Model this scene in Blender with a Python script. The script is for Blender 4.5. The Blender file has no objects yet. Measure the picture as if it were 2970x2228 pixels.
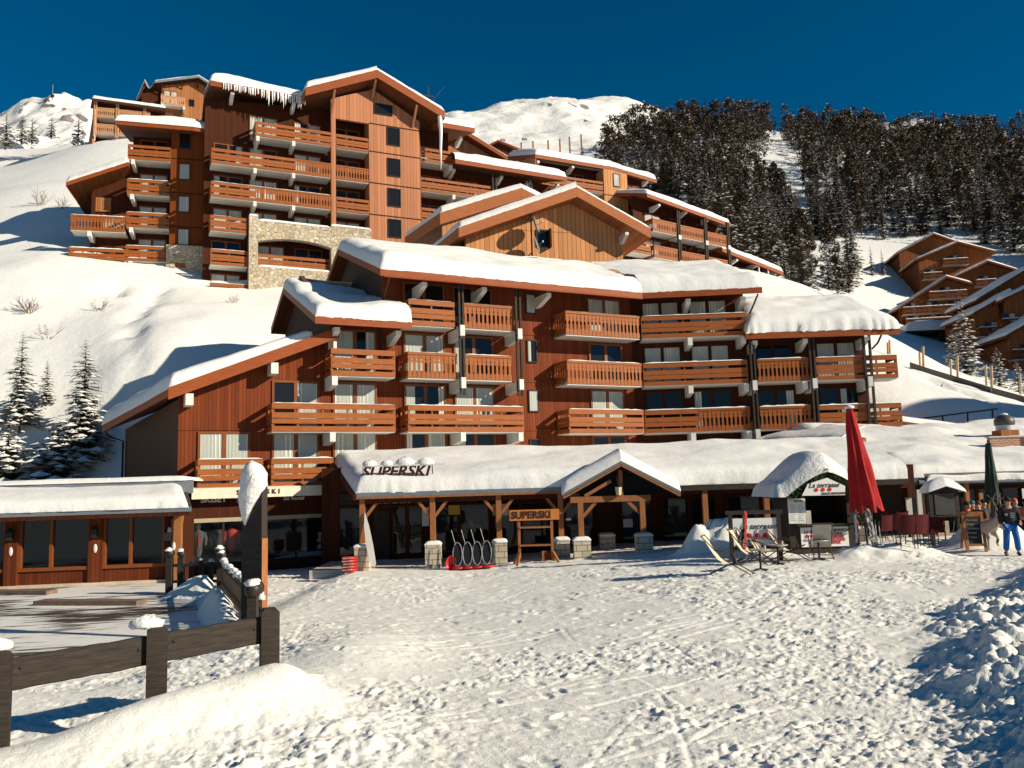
import bpy, math, random
import numpy as np
from mathutils import Vector, Matrix

SC = bpy.context.scene
COL = SC.collection
RND = random.Random(7)

# ------------------------------------------------------------------ camera
FOC = 2400.0
TH, RO, CZ = math.radians(6.87), math.radians(1.69), 3.2
_r = np.array([1, 0, 0.]); _f = np.array([0, math.cos(TH), math.sin(TH)]); _u = np.array([0, -math.sin(TH), math.cos(TH)])
CX = _r*math.cos(RO) - _u*math.sin(RO); CY = _r*math.sin(RO) + _u*math.cos(RO); CAM = np.array([0, 0, CZ])
cam = bpy.data.cameras.new('camera'); camo = bpy.data.objects.new('camera', cam); COL.objects.link(camo)
cam.sensor_width = 36; cam.lens = 36*FOC/2970; cam.clip_start = .1; cam.clip_end = 5000
camo.matrix_world = Matrix(((CX[0], CY[0], -_f[0], 0), (CX[1], CY[1], -_f[1], 0), (CX[2], CY[2], -_f[2], CZ), (0, 0, 0, 1)))
SC.camera = camo

# ------------------------------------------------------------------ sky, sun, exposure
SUN_AZ, SUN_EL = 20.0, 24.0
w = bpy.data.worlds.new('World'); SC.world = w; w.use_nodes = True
nt = w.node_tree; bg = nt.nodes['Background']
sky = nt.nodes.new('ShaderNodeTexSky'); sky.sky_type = 'NISHITA'; sky.sun_disc = False
sky.sun_elevation = math.radians(SUN_EL); sky.sun_rotation = math.radians(90 + SUN_AZ)
sky.altitude = 2500; sky.air_density = 1.0; sky.dust_density = 0.1; sky.ozone_density = 3.0
hs = nt.nodes.new('ShaderNodeHueSaturation'); hs.inputs['Hue'].default_value = .490; hs.inputs['Saturation'].default_value = 1.4; hs.inputs['Value'].default_value = 1.04
nt.links.new(sky.outputs[0], hs.inputs['Color']); nt.links.new(hs.outputs[0], bg.inputs[0]); bg.inputs[1].default_value = .05
sl = bpy.data.lights.new('sun', 'SUN'); sl.energy = 5.0; sl.angle = math.radians(.5); sl.color = (1, .895, .70)
so = bpy.data.objects.new('sun', sl); COL.objects.link(so)
a, e = math.radians(SUN_AZ), math.radians(SUN_EL)
SDIR = Vector((-math.cos(a)*math.cos(e), math.sin(a)*math.cos(e), -math.sin(e)))
so.rotation_euler = SDIR.to_track_quat('-Z', 'Y').to_euler(); so.location = (60, -30, 60)
vs = SC.view_settings; vs.view_transform = 'Standard'; vs.look = 'None'; vs.exposure = 0.44; vs.gamma = 1
SC.cycles.max_bounces = 5; SC.cycles.transparent_max_bounces = 12; SC.cycles.diffuse_bounces = 3

# ------------------------------------------------------------------ geometry helpers
def ray(px, py): return _f*FOC + CX*(px-1485) - CY*(py-1114)
def at(px, py, Y):
    d = ray(px, py); return CAM + d*(Y/d[1])

class Fr:
    """upright wall frame: x along the wall, y into the wall, z up"""
    def __init__(s, o, az=0.):
        s.o = np.array([o[0], o[1], 0.]); s.az = math.radians(az); c, n = math.cos(s.az), math.sin(s.az)
        s.d = np.array([c, n, 0]); s.i = np.array([-n, c, 0])
    def w(s, x, y, z): return s.o + s.d*x + s.i*y + np.array([0, 0, z])
    def loc(s, P):
        v = np.array(P) - s.o; return (float(v@s.d), float(v@s.i), float(P[2]))
    def hit(s, px, py, y=0.):
        d = ray(px, py); t = (s.i@(s.o + s.i*y - CAM))/(s.i@d); return s.loc(CAM + d*t)
WD = Fr((0, 0), 0)

class MB:
    def __init__(s): s.v = []; s.f = []; s.m = []; s.s = []
    def add(s, vs, fs, m=0, sm=False):
        b = len(s.v); s.v += [tuple(map(float, p)) for p in vs]
        for f in fs: s.f.append([b+i for i in f]); s.m.append(m); s.s.append(sm)
        return s
    def box(s, x0, x1, y0, y1, z0, z1, m=0):
        return s.add([(x0,y0,z0),(x1,y0,z0),(x1,y1,z0),(x0,y1,z0),(x0,y0,z1),(x1,y0,z1),(x1,y1,z1),(x0,y1,z1)],
              [(0,3,2,1),(4,5,6,7),(0,1,5,4),(1,2,6,5),(2,3,7,6),(3,0,4,7)], m)
    def prism(s, pts, y0, y1, m=0, ms=None):
        """pts (x,z) counter-clockwise seen from the front (-y), extruded y0..y1"""
        n = len(pts); v = [(x, y0, z) for x, z in pts] + [(x, y1, z) for x, z in pts]
        s.add(v, [tuple(range(n)), tuple(range(2*n-1, n-1, -1))], m)
        return s.add(v, [(i, i+n, (i+1) % n+n, (i+1) % n) for i in range(n)], m if ms is None else ms)
    def hex(s, lo, hi, m=0, mt=None, mside=None):
        """lo, hi: matching corner loops of bottom and top"""
        n = len(lo); v = list(lo) + list(hi)
        s.add(v, [tuple(range(n-1, -1, -1))], m); s.add(v, [tuple(range(n, 2*n))], m if mt is None else mt)
        return s.add(v, [(i, (i+1) % n, (i+1) % n+n, i+n) for i in range(n)], m if mside is None else mside)
    def beam(s, p, q, w, h=None, m=0, up=(0, 0, 1)):
        p, q = Vector(p), Vector(q); h = w if h is None else h; d = (q-p).normalized(); up = Vector(up)
        if abs(d.dot(up)) > .98: up = Vector((0, 1, 0))
        a = d.cross(up).normalized()*(w/2); b = a.cross(d).normalized()*(h/2)
        c = [p-a-b, p+a-b, p+a+b, p-a+b, q-a-b, q+a-b, q+a+b, q-a+b]
        return s.add(c, [(3,2,1,0),(4,5,6,7),(0,1,5,4),(1,2,6,5),(2,3,7,6),(3,0,4,7)], m)
    def tube(s, pts, r, n=6, m=0, cap=True):
        pts = [Vector(p) for p in pts]; k = len(pts); r = r if isinstance(r, (list, tuple)) else [r]*k; v = []
        for i, p in enumerate(pts):
            d = (pts[min(i+1, k-1)] - pts[max(i-1, 0)]).normalized()
            a = d.cross(Vector((0, 0, 1)) if abs(d.z) < .9 else Vector((1, 0, 0))).normalized(); b = d.cross(a)
            v += [p + (a*math.cos(t) + b*math.sin(t))*r[i] for t in [2*math.pi*j/n for j in range(n)]]
        f = [(i*n+j, i*n+(j+1) % n, (i+1)*n+(j+1) % n, (i+1)*n+j) for i in range(k-1) for j in range(n)]
        s.add(v, f, m, True)
        if cap: s.add(v, [tuple(range(n-1, -1, -1)), tuple(range((k-1)*n, k*n))], m)
        return s
    def lathe(s, prof, c=(0, 0, 0), n=16, m=0, sm=True):
        v = [(c[0]+r*math.cos(2*math.pi*j/n), c[1]+r*math.sin(2*math.pi*j/n), c[2]+z) for r, z in prof for j in range(n)]
        k = len(prof); f = [(i*n+j, i*n+(j+1) % n, (i+1)*n+(j+1) % n, (i+1)*n+j) for i in range(k-1) for j in range(n)]
        s.add(v, f, m, sm); s.add(v, [tuple(range(n-1, -1, -1)), tuple(range((k-1)*n, k*n))], m); return s
    def blob(s, c, rx, ry, rz, m=0, n=10, k=6, j=0., seed=0, low=-1.):
        rr = random.Random(seed); v = []; f = []
        for i in range(k+1):
            t = -math.pi/2 + math.pi*i/k
            for q in range(n):
                p = 2*math.pi*q/n; g = 1 + rr.uniform(-j, j)
                v.append((c[0]+rx*g*math.cos(t)*math.cos(p), c[1]+ry*g*math.cos(t)*math.sin(p), c[2]+rz*g*max(low, math.sin(t))))
        for i in range(k):
            for q in range(n): f.append((i*n+q, i*n+(q+1) % n, (i+1)*n+(q+1) % n, (i+1)*n+q))
        return s.add(v, f, m, True)
    def build(s, name, mats, parent=None, fr=WD, at0=None):
        me = bpy.data.meshes.new(name); me.from_pydata(s.v, [], s.f)
        for m in (mats if isinstance(mats, (list, tuple)) else [mats]): me.materials.append(m)
        me.polygons.foreach_set('material_index', s.m); me.polygons.foreach_set('use_smooth', s.s); me.update()
        return link(name, me, parent, fr)

def link(name, me, parent=None, fr=WD):
    o = bpy.data.objects.new(name, me); COL.objects.link(o)
    o.location = Vector(fr.o); o.rotation_euler = (0, 0, fr.az)
    if parent is not None:
        o.parent = parent
        L = Vector(parent['org']) if 'org' in parent else Vector((0, 0, 0))
        if 'org' in parent:
            o.location = Vector(fr.o) - L; o.rotation_euler = (0, 0, fr.az)
        else:   # sub-part: parent is a mesh in a frame
            pm = Matrix.LocRotScale(Vector(parent['fo']), Matrix.Rotation(parent['faz'], 3, 'Z'), None)
            mm = pm.inverted() @ Matrix.LocRotScale(Vector(fr.o), Matrix.Rotation(fr.az, 3, 'Z'), None)
            o.location, q, _ = mm.decompose(); o.rotation_euler = q.to_euler()
    o['fo'] = list(map(float, fr.o)); o['faz'] = fr.az
    return o

def tag(o, label=None, cat=None, group=None, kind=None):
    for k, v in (('label', label), ('category', cat), ('group', group), ('kind', kind)):
        if v: o[k] = v
    return o
def thing(name, label, cat, loc=(0, 0, 0), group=None):
    o = bpy.data.objects.new(name, None); COL.objects.link(o); o.location = loc; o.empty_display_size = .2
    o['org'] = list(map(float, loc)); return tag(o, label, cat, group)
def copy_tree(o, loc, rz=0, s=1., label=None, group=None):
    c = o.copy(); COL.objects.link(c); c.location = loc; c.rotation_euler = (0, 0, rz); c.scale = (s, s, s)
    if label: c['label'] = label
    if group: c['group'] = group
    for ch in list(o.children):
        d = ch.copy(); COL.objects.link(d); d.parent = c
        for g in ch.children:
            k = g.copy(); COL.objects.link(k); k.parent = d
    return c

# ------------------------------------------------------------------ numpy noise
def _h(ix, iy, s):
    n = (ix*374761393 + iy*668265263 + s*1442695041) & 0xffffffff
    n = ((n ^ (n >> 13))*1274126177) & 0xffffffff
    return ((n ^ (n >> 16)) & 0xffff)/65535.
def vn(x, y, s=0):
    ix = np.floor(x).astype(np.int64); iy = np.floor(y).astype(np.int64); fx = x-ix; fy = y-iy
    fx = fx*fx*fx*(fx*(fx*6-15)+10); fy = fy*fy*fy*(fy*(fy*6-15)+10)
    return ((_h(ix,iy,s)*(1-fx)+_h(ix+1,iy,s)*fx)*(1-fy) + (_h(ix,iy+1,s)*(1-fx)+_h(ix+1,iy+1,s)*fx)*fy)*2-1
def fbm(x, y, s=0, o=4, g=.5):
    t = 0; a = 1.
    for i in range(o): t = t + a*vn(x, y, s+i*17); x = x*2.03+11.3; y = y*2.03+5.7; a *= g
    return t
def lumps(x, y, s=0, r=.75):
    ix = np.floor(x).astype(np.int64); iy = np.floor(y).astype(np.int64); best = np.zeros_like(x)
    for a in (-1, 0, 1):
        for b in (-1, 0, 1):
            jx, jy = ix+a, iy+b; cx = jx+_h(jx, jy, s); cy = jy+_h(jx, jy, s+5); hh = .35+.65*_h(jx, jy, s+9); rr = r*hh
            d = (x-cx)**2+(y-cy)**2
            best = np.maximum(best, hh*np.sqrt(np.clip(1-d/(rr*rr), 0, 1)))
    return best
def ss(a, b, x): t = np.clip((x-a)/(b-a), 0, 1); return t*t*(3-2*t)
def grid_mesh(name, X, Y, Z, mats, mi=None, smooth=True):
    nr, nc = X.shape; me = bpy.data.meshes.new(name); n = nr*nc
    co = np.stack([X, Y, Z], -1).astype(np.float32).reshape(-1)
    i = np.arange(n).reshape(nr, nc); q = np.stack([i[:-1, :-1], i[:-1, 1:], i[1:, 1:], i[1:, :-1]], -1).reshape(-1, 4)
    me.vertices.add(n); me.vertices.foreach_set('co', co); nf = len(q)
    me.loops.add(nf*4); me.loops.foreach_set('vertex_index', q.reshape(-1).astype(np.int32))
    me.polygons.add(nf); me.polygons.foreach_set('loop_start', np.arange(0, nf*4, 4, dtype=np.int32))
    me.polygons.foreach_set('use_smooth', np.full(nf, smooth))
    for m in mats: me.materials.append(m)
    if mi is not None: me.polygons.foreach_set('material_index', mi.reshape(-1).astype(np.int32))
    me.update(calc_edges=True); me.validate()
    return me
class TPS:
    def __init__(s, P, lam=.3):
        P = np.array(P, float); s.p = P[:, :2]; n = len(P); K = s.k(P[:, None, :2]-P[None, :, :2]) + np.eye(n)*lam
        A = np.zeros((n+3, n+3)); A[:n, :n] = K; A[:n, n] = 1; A[:n, n+1:] = s.p; A[n, :n] = 1; A[n+1:, :n] = s.p.T
        s.c = np.linalg.solve(A, np.concatenate([P[:, 2], [0, 0, 0]]))
    def k(s, d): r2 = (d**2).sum(-1)+1e-9; return r2*np.log(r2)*.5
    def __call__(s, x, y):
        x = np.asarray(x, float); y = np.asarray(y, float); r = s.c[-3]+s.c[-2]*x+s.c[-1]*y
        for i in range(len(s.p)): 
            r2 = (x-s.p[i, 0])**2+(y-s.p[i, 1])**2+1e-9; r = r+s.c[i]*r2*np.log(r2)*.5
        return r

# ------------------------------------------------------------------ materials
def _n(t, k, **kw):
    n = t.nodes.new(k)
    for a, b in kw.items():
        if a in n.inputs: n.inputs[a].default_value = b
        else: setattr(n, a, b)
    return n
def base(name, col, rough=.7, spec=.25):
    m = bpy.data.materials.new(name); m.use_nodes = True; t = m.node_tree; b = t.nodes['Principled BSDF']
    b.inputs['Base Color'].default_value = (*col, 1); b.inputs['Roughness'].default_value = rough; b.inputs['Specular IOR Level'].default_value = spec
    return m, t, b
def ramp(t, fac, stops):
    r = t.nodes.new('ShaderNodeValToRGB'); e = r.color_ramp.elements
    while len(e) < len(stops): e.new(.5)
    for i, (p, c) in enumerate(stops): e[i].position = p; e[i].color = (*c, 1)
    t.links.new(fac, r.inputs[0]); return r.outputs[0]
def coords(t, sc=(1, 1, 1), kind='Object'):
    c = t.nodes.new('ShaderNodeTexCoord'); mp = t.nodes.new('ShaderNodeMapping'); mp.inputs['Scale'].default_value = sc
    t.links.new(c.outputs[kind], mp.inputs[0]); return mp.outputs[0]
def noise(t, vec, scale, detail=4, rough=.55):
    n = t.nodes.new('ShaderNodeTexNoise'); n.inputs['Scale'].default_value = scale; n.inputs['Detail'].default_value = detail; n.inputs['Roughness'].default_value = rough
    t.links.new(vec, n.inputs['Vector']); return n.outputs['Fac']
def bump(t, b, h, strength=.5, dist=.02, prev=None):
    n = t.nodes.new('ShaderNodeBump'); n.inputs['Strength'].default_value = strength; n.inputs['Distance'].default_value = dist
    t.links.new(h, n.inputs['Height'])
    if prev is not None: t.links.new(prev, n.inputs['Normal'])
    t.links.new(n.outputs[0], b.inputs['Normal']); return n.outputs[0]
def mathn(t, op, a, b=None):
    n = t.nodes.new('ShaderNodeMath'); n.operation = op
    for i, x in enumerate((a, b)):
        if x is None: continue
        if isinstance(x, (int, float)): n.inputs[i].default_value = x
        else: t.links.new(x, n.inputs[i])
    return n.outputs[0]
def sc3(c, k): return tuple(min(1, x*k) for x in c)
def M(name, col, rough=.7, var=.18, scale=3., sc=(1, 1, 1), bmp=None, spec=.25):
    m, t, b = base(name, col, rough, spec)
    if var:
        v = coords(t, sc); f = noise(t, v, scale, 5)
        t.links.new(ramp(t, f, [(.25, sc3(col, 1-var)), (.75, sc3(col, 1+var))]), b.inputs['Base Color'])
        if bmp: bump(t, b, noise(t, v, bmp[0], 5), bmp[1], bmp[2])
    return m
def planks(name, col, w=.14, var=.25, groove=.35, axis='X', grain=1., rough=.75, gw=.1):
    m, t, b = base(name, col, rough, .15); c = t.nodes.new('ShaderNodeTexCoord'); sp = t.nodes.new('ShaderNodeSeparateXYZ'); t.links.new(c.outputs['Object'], sp.inputs[0])
    x = mathn(t, 'DIVIDE', sp.outputs[axis], w); fr = mathn(t, 'FRACT', x); fl = mathn(t, 'FLOOR', x)
    wn = t.nodes.new('ShaderNodeTexWhiteNoise'); wn.noise_dimensions = '1D'; t.links.new(fl, wn.inputs['W'])
    sc = (14, 14, 1.2) if axis == 'X' else (1.2, 14, 14)
    g = noise(t, coords(t, sc), 1.0*grain, 4); g2 = noise(t, coords(t, (1, 1, .45)), .5, 5, .65)
    f = mathn(t, 'ADD', mathn(t, 'MULTIPLY', wn.outputs['Value'], .4), mathn(t, 'ADD', mathn(t, 'MULTIPLY', g, .35), mathn(t, 'MULTIPLY', g2, .35)))
    cr = ramp(t, f, [(.2, sc3(col, 1-var)), (.8, sc3(col, 1+var))])
    gm = mathn(t, 'LESS_THAN', fr, gw); mx = t.nodes.new('ShaderNodeMix'); mx.data_type = 'RGBA'
    t.links.new(gm, mx.inputs['Factor']); t.links.new(cr, mx.inputs['A']); mx.inputs['B'].default_value = (*sc3(col, groove), 1)
    t.links.new(mx.outputs['Result'], b.inputs['Base Color'])
    h = mathn(t, 'SUBTRACT', mathn(t, 'MULTIPLY', g, .25), gm); bump(t, b, h, .6, .012); return m
def stone(name, cols, scale=3., mort=(.30, .26, .2), mw=.06, squash=(1, 1, 1.25), bd=.04):
    m, t, b = base(name, cols[0], .9, .1); v = coords(t, squash)
    nz = t.nodes.new('ShaderNodeTexNoise'); nz.inputs['Scale'].default_value = 2.5; t.links.new(v, nz.inputs['Vector'])
    ad = t.nodes.new('ShaderNodeMix'); ad.data_type = 'RGBA'; ad.blend_type = 'ADD'; ad.inputs['Factor'].default_value = .18
    t.links.new(v, ad.inputs['A']); t.links.new(nz.outputs['Color'], ad.inputs['B'])
    a = t.nodes.new('ShaderNodeTexVoronoi'); a.inputs['Scale'].default_value = scale; t.links.new(ad.outputs['Result'], a.inputs['Vector'])
    d = t.nodes.new('ShaderNodeTexVoronoi'); d.feature = 'DISTANCE_TO_EDGE'; d.inputs['Scale'].default_value = scale; t.links.new(ad.outputs['Result'], d.inputs['Vector'])
    sp = t.nodes.new('ShaderNodeSeparateColor'); t.links.new(a.outputs['Color'], sp.inputs[0])
    n = len(cols); cr = ramp(t, sp.outputs[0], [(i/(n-1), c) for i, c in enumerate(cols)])
    mk = mathn(t, 'LESS_THAN', d.outputs['Distance'], mw); mx = t.nodes.new('ShaderNodeMix'); mx.data_type = 'RGBA'
    t.links.new(mk, mx.inputs['Factor']); t.links.new(cr, mx.inputs['A']); mx.inputs['B'].default_value = (*mort, 1)
    t.links.new(mx.outputs['Result'], b.inputs['Base Color'])
    bump(t, b, mathn(t, 'ADD', mathn(t, 'MINIMUM', d.outputs['Distance'], .2), mathn(t, 'MULTIPLY', noise(t, v, 14, 3), .1)), .9, bd); return m
def bricks(name, c1, c2, mort, sx, sy, off=.5, axis=(0, 1)):
    m, t, b = base(name, c1, .9, .1); c = t.nodes.new('ShaderNodeTexCoord'); sp = t.nodes.new('ShaderNodeSeparateXYZ'); t.links.new(c.outputs['Object'], sp.inputs[0])
    cb = t.nodes.new('ShaderNodeCombineXYZ'); t.links.new(mathn(t, 'ADD', sp.outputs[0], sp.outputs[1]), cb.inputs[0]); t.links.new(sp.outputs[2], cb.inputs[1])
    k = t.nodes.new('ShaderNodeTexBrick'); t.links.new(cb.outputs[0], k.inputs['Vector']); k.inputs['Scale'].default_value = 1; k.inputs['Brick Width'].default_value = sx; k.inputs['Row Height'].default_value = sy
    k.inputs['Mortar Size'].default_value = .014; k.inputs['Color1'].default_value = (*c1, 1); k.inputs['Color2'].default_value = (*c2, 1); k.inputs['Mortar'].default_value = (*mort, 1); k.offset = off
    t.links.new(k.outputs['Color'], b.inputs['Base Color']); bump(t, b, k.outputs['Fac'], -.6, .02); return m
def snowmat(name, b1=(1.2, .25, .15), b2=(9, .3, .03), b3=None, col=(.76, .75, .735)):
    m, t, b = base(name, col, .75, .12); v = coords(t); p = None
    for q in (b1, b2, b3):
        if q: p = bump(t, b, noise(t, v, q[0], 5, .6), q[1], q[2], p)
    return m

SNOW = snowmat('snow', (.9, .3, .18), (5, .3, .05), (22, .25, .015)); SNOWG = snowmat('trodden_snow', (6, .2, .04), (30, .6, .022), (95, .5, .010), (.80, .78, .735))
SNOWH = snowmat('hill_snow', (.25, .25, .5), (2.2, .35, .1), None)
SNOWR = snowmat('rough_snow', (4, .6, .1), (14, .6, .04), None)
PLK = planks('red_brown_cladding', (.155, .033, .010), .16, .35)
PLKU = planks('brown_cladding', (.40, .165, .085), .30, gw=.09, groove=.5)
PLKT = planks('tower_cladding', (.17, .038, .007), .13, groove=.6)
PLKG = planks('gable_cladding', (.52, .235, .10), .34, gw=.13, groove=.45)
PLKD = planks('dark_cladding', (.058, .014, .0045), .16)  # darker cladding; its tone carries shade behind balconies and on the right range
PLKO = planks('ochre_cladding', (.33, .13, .05), .2)
RAIL = M('railing_wood', (.275, .078, .016), .6, .24, 2.2, (1, 1, 6))
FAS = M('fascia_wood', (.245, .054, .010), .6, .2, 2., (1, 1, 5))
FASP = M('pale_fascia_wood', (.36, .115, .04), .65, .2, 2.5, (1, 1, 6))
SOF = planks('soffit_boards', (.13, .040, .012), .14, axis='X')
STUC = M('brown_stucco', (.085, .052, .034), .95, .2, 9, bmp=(40, .5, .01))
FRW = M('window_frame_wood', (.19, .055, .014), .5, .12)
WHT = M('white_concrete', (.64, .615, .57), .8, .08, 2, bmp=(20, .2, .01))
CONC = M('pale_concrete', (.52, .48, .44), .85, .12, 3, bmp=(12, .3, .01))
CURT = M('curtain_cloth', (.74, .72, .65), .9, .05)
DARK = M('dark_interior', (.013, .011, .011), .9, 0)  # near-black, in place of the shade inside rooms and openings
DKW = M('dark_timber', (.036, .027, .021), .75, .5, 3, (1.2, 9, 9), (9, .8, .012))
PLKS = planks('shop_cladding', (.115, .026, .008), .14, .35)
BLK = M('black_metal', (.02, .02, .022), .45, 0)
ZINC = M('zinc_sheet', (.16, .18, .21), .45, .15, 2)
ROOFD = M('roof_underlay', (.045, .035, .03), .8, .2)
POSTW = M('post_timber', (.30, .115, .04), .65, .25, 3, (6, 6, .8), (14, .3, .01))
PIPE = M('downpipe', (.06, .028, .018), .5, 0)
STONE = stone('rubble_stone', [(.34, .28, .20), (.52, .46, .36), (.45, .35, .23), (.60, .54, .44)], 2.9, (.20, .165, .12), .045, bd=.06)
ASHL = bricks('ashlar_stone', (.60, .52, .40), (.48, .41, .30), (.16, .13, .10), .42, .22)
def glassmat(name, tint=(1, 1, 1), refl=(.8, .9, 1)):
    m = bpy.data.materials.new(name); m.use_nodes = True; t = m.node_tree; t.nodes.clear()
    o = t.nodes.new('ShaderNodeOutputMaterial'); x = t.nodes.new('ShaderNodeMixShader'); tr = t.nodes.new('ShaderNodeBsdfTransparent'); g = t.nodes.new('ShaderNodeBsdfGlossy'); l = t.nodes.new('ShaderNodeLayerWeight')
    l.inputs[0].default_value = .5; g.inputs['Roughness'].default_value = .03; tr.inputs[0].default_value = (*tint, 1); g.inputs[0].default_value = (*refl, 1)
    t.links.new(mathn(t, 'ADD', mathn(t, 'MULTIPLY', mathn(t, 'POWER', l.outputs['Facing'], 4.), .7), .03), x.inputs[0]); t.links.new(tr.outputs[0], x.inputs[1]); t.links.new(g.outputs[0], x.inputs[2]); t.links.new(x.outputs[0], o.inputs[0]); return m
GLASS = glassmat('window_glass', (.74, .76, .76))
# ================================================================== terrain
HP = [(20,1385,43),(250,1385,43.5),(380,1390,43),(20,1100,48),(250,1100,48.2),(370,1075,47.6),(525,992,50),(620,955,52.5),(120,950,53),(420,930,53.5),(800,960,55),
      (10,800,58),(200,818,59),(400,832,61),(600,842,62.5),(760,870,63),(-400,800,60),(-400,1100,48),(-300,1380,42),
      (100,622,74),(0,640,73),(0,730,65.5),(100,700,68),(100,540,84),(250,520,90),(60,470,112),(150,425,118),(320,405,107),(20,432,122),(-200,440,118),(-300,620,84),(560,400,112),(900,520,100),
      (900,1250,46),(1300,900,66),(1350,700,80),(1500,640,95),(1700,700,90),(1850,780,84),(2290,880,80),(2400,860,88),(1400,470,128),(1700,560,130),
      (2590,1040,62),(2760,1095,60),(2970,1155,58),(3200,1210,56),(2600,1190,51.5),(2780,1225,50.5),(2970,1250,50),(3250,1300,48),
      (2640,1075,90),(2640,965,130),(2800,1090,88),(2960,1150,75),(2700,960,140),(2690,870,160),(2400,770,170),(2480,720,185),(2850,840,165),(3100,900,150),
      (2000,720,200),(2000,560,240),(2260,420,285),(1780,520,262),(2250,560,240),(2550,600,225),(2900,600,215),(3200,620,200),
      (1850,420,300),(2000,392,300),(2200,405,310),(2400,415,325),(2700,430,340),(2970,440,350),(3300,430,350),(1650,440,330),(1500,440,330),(1350,440,300),(2970,480,300),(2700,455,300),(3300,480,300),(2970,520,260)]
HPW = [tuple(at(*p)) for p in HP] + [(14, 45, -.6), (5, 52, 3), (20, 47, .8), (34, 42, .5), (-14, 40, 2.2), (-30, 37, 3.2),
       (175, 112, 72), (190, 85, 77), (160, 132, 66), (215, 150, 82), (130, 100, 48), (118, 70, 26), (162, 64, 75), (160, 45, 42), (200, 62, 85), (200, 45, 50), (70, 60, 10), (66, 36, 27), (67, 40, 26), (67, 48, 13), (80, 38, 26), (66, 28, 22), (48, 39, 7), (44, 46, 6),  # unseen ridge and hump beyond the right edge, added to shade the slope
       (110, 380, 128), (0, 380, 130), (220, 400, 120), (-150, 140, 60), (-150, 90, 40), (-120, 50, 18), (-60, 140, 52), (-70, 160, 50), (0, 150, 62), (-60, 200, 55)]
HTPS = TPS(HPW, .5)
def hz(x, y):
    x = np.asarray(x, float); y = np.asarray(y, float)
    return HTPS(x, y) + .35*fbm(x*.07, y*.07, 3, 3) + .07*fbm(x*.5, y*.5, 9, 3)
gx = np.concatenate([np.arange(-165, -40, 3), np.arange(-40, 42, .55), np.arange(42, 262, 3)])
gy = np.concatenate([np.arange(36, 70, .55), np.arange(70, 130, 1.2), np.arange(130, 420, 3)])
X, Y = np.meshgrid(gx, gy); Z = hz(X, Y)
def trail(Z, pts, wd, dp, s):
    """a trodden groove of footprints along a polyline"""
    for (x0, y0), (x1, y1) in zip(pts[:-1], pts[1:]):
        dx, dy = x1-x0, y1-y0; L2 = dx*dx+dy*dy
        t = np.clip(((X-x0)*dx+(Y-y0)*dy)/L2, 0, 1); d = np.hypot(X-x0-t*dx, Y-y0-t*dy)
        Z = Z - dp*np.exp(-(d/wd)**2)*(.7+.6*vn(X*1.3, Y*1.3, s))
    return Z
def hillpt(px, py):
    d = ray(px, py); t = 34./d[1]
    while t*d[1] < 400:
        P = CAM+d*t
        if P[2] <= float(hz(P[0], P[1])): return P
        t += .15/d[1]*max(1, t*d[1]/60)
    return P
tr = [tuple(hillpt(*p)[:2]) for p in [(462,835),(440,880),(385,915),(380,960),(395,1040),(390,1070)]]
Z = trail(Z, tr, .6, .5, 31)
tr = [tuple(hillpt(*p)[:2]) for p in [(345,835),(335,850),(325,840)]]; Z = trail(Z, tr, .6, .5, 37)
tr = [tuple(hillpt(*p)[:2]) for p in [(2600,1048),(2680,1090),(2710,1108),(2800,1138),(2920,1180),(2965,1205)]]
Z = trail(Z, tr, .45, .45, 33)
o = link('hillside', grid_mesh('hillside', X, Y, Z, [SNOWH])); tag(o, kind='structure')

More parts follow.
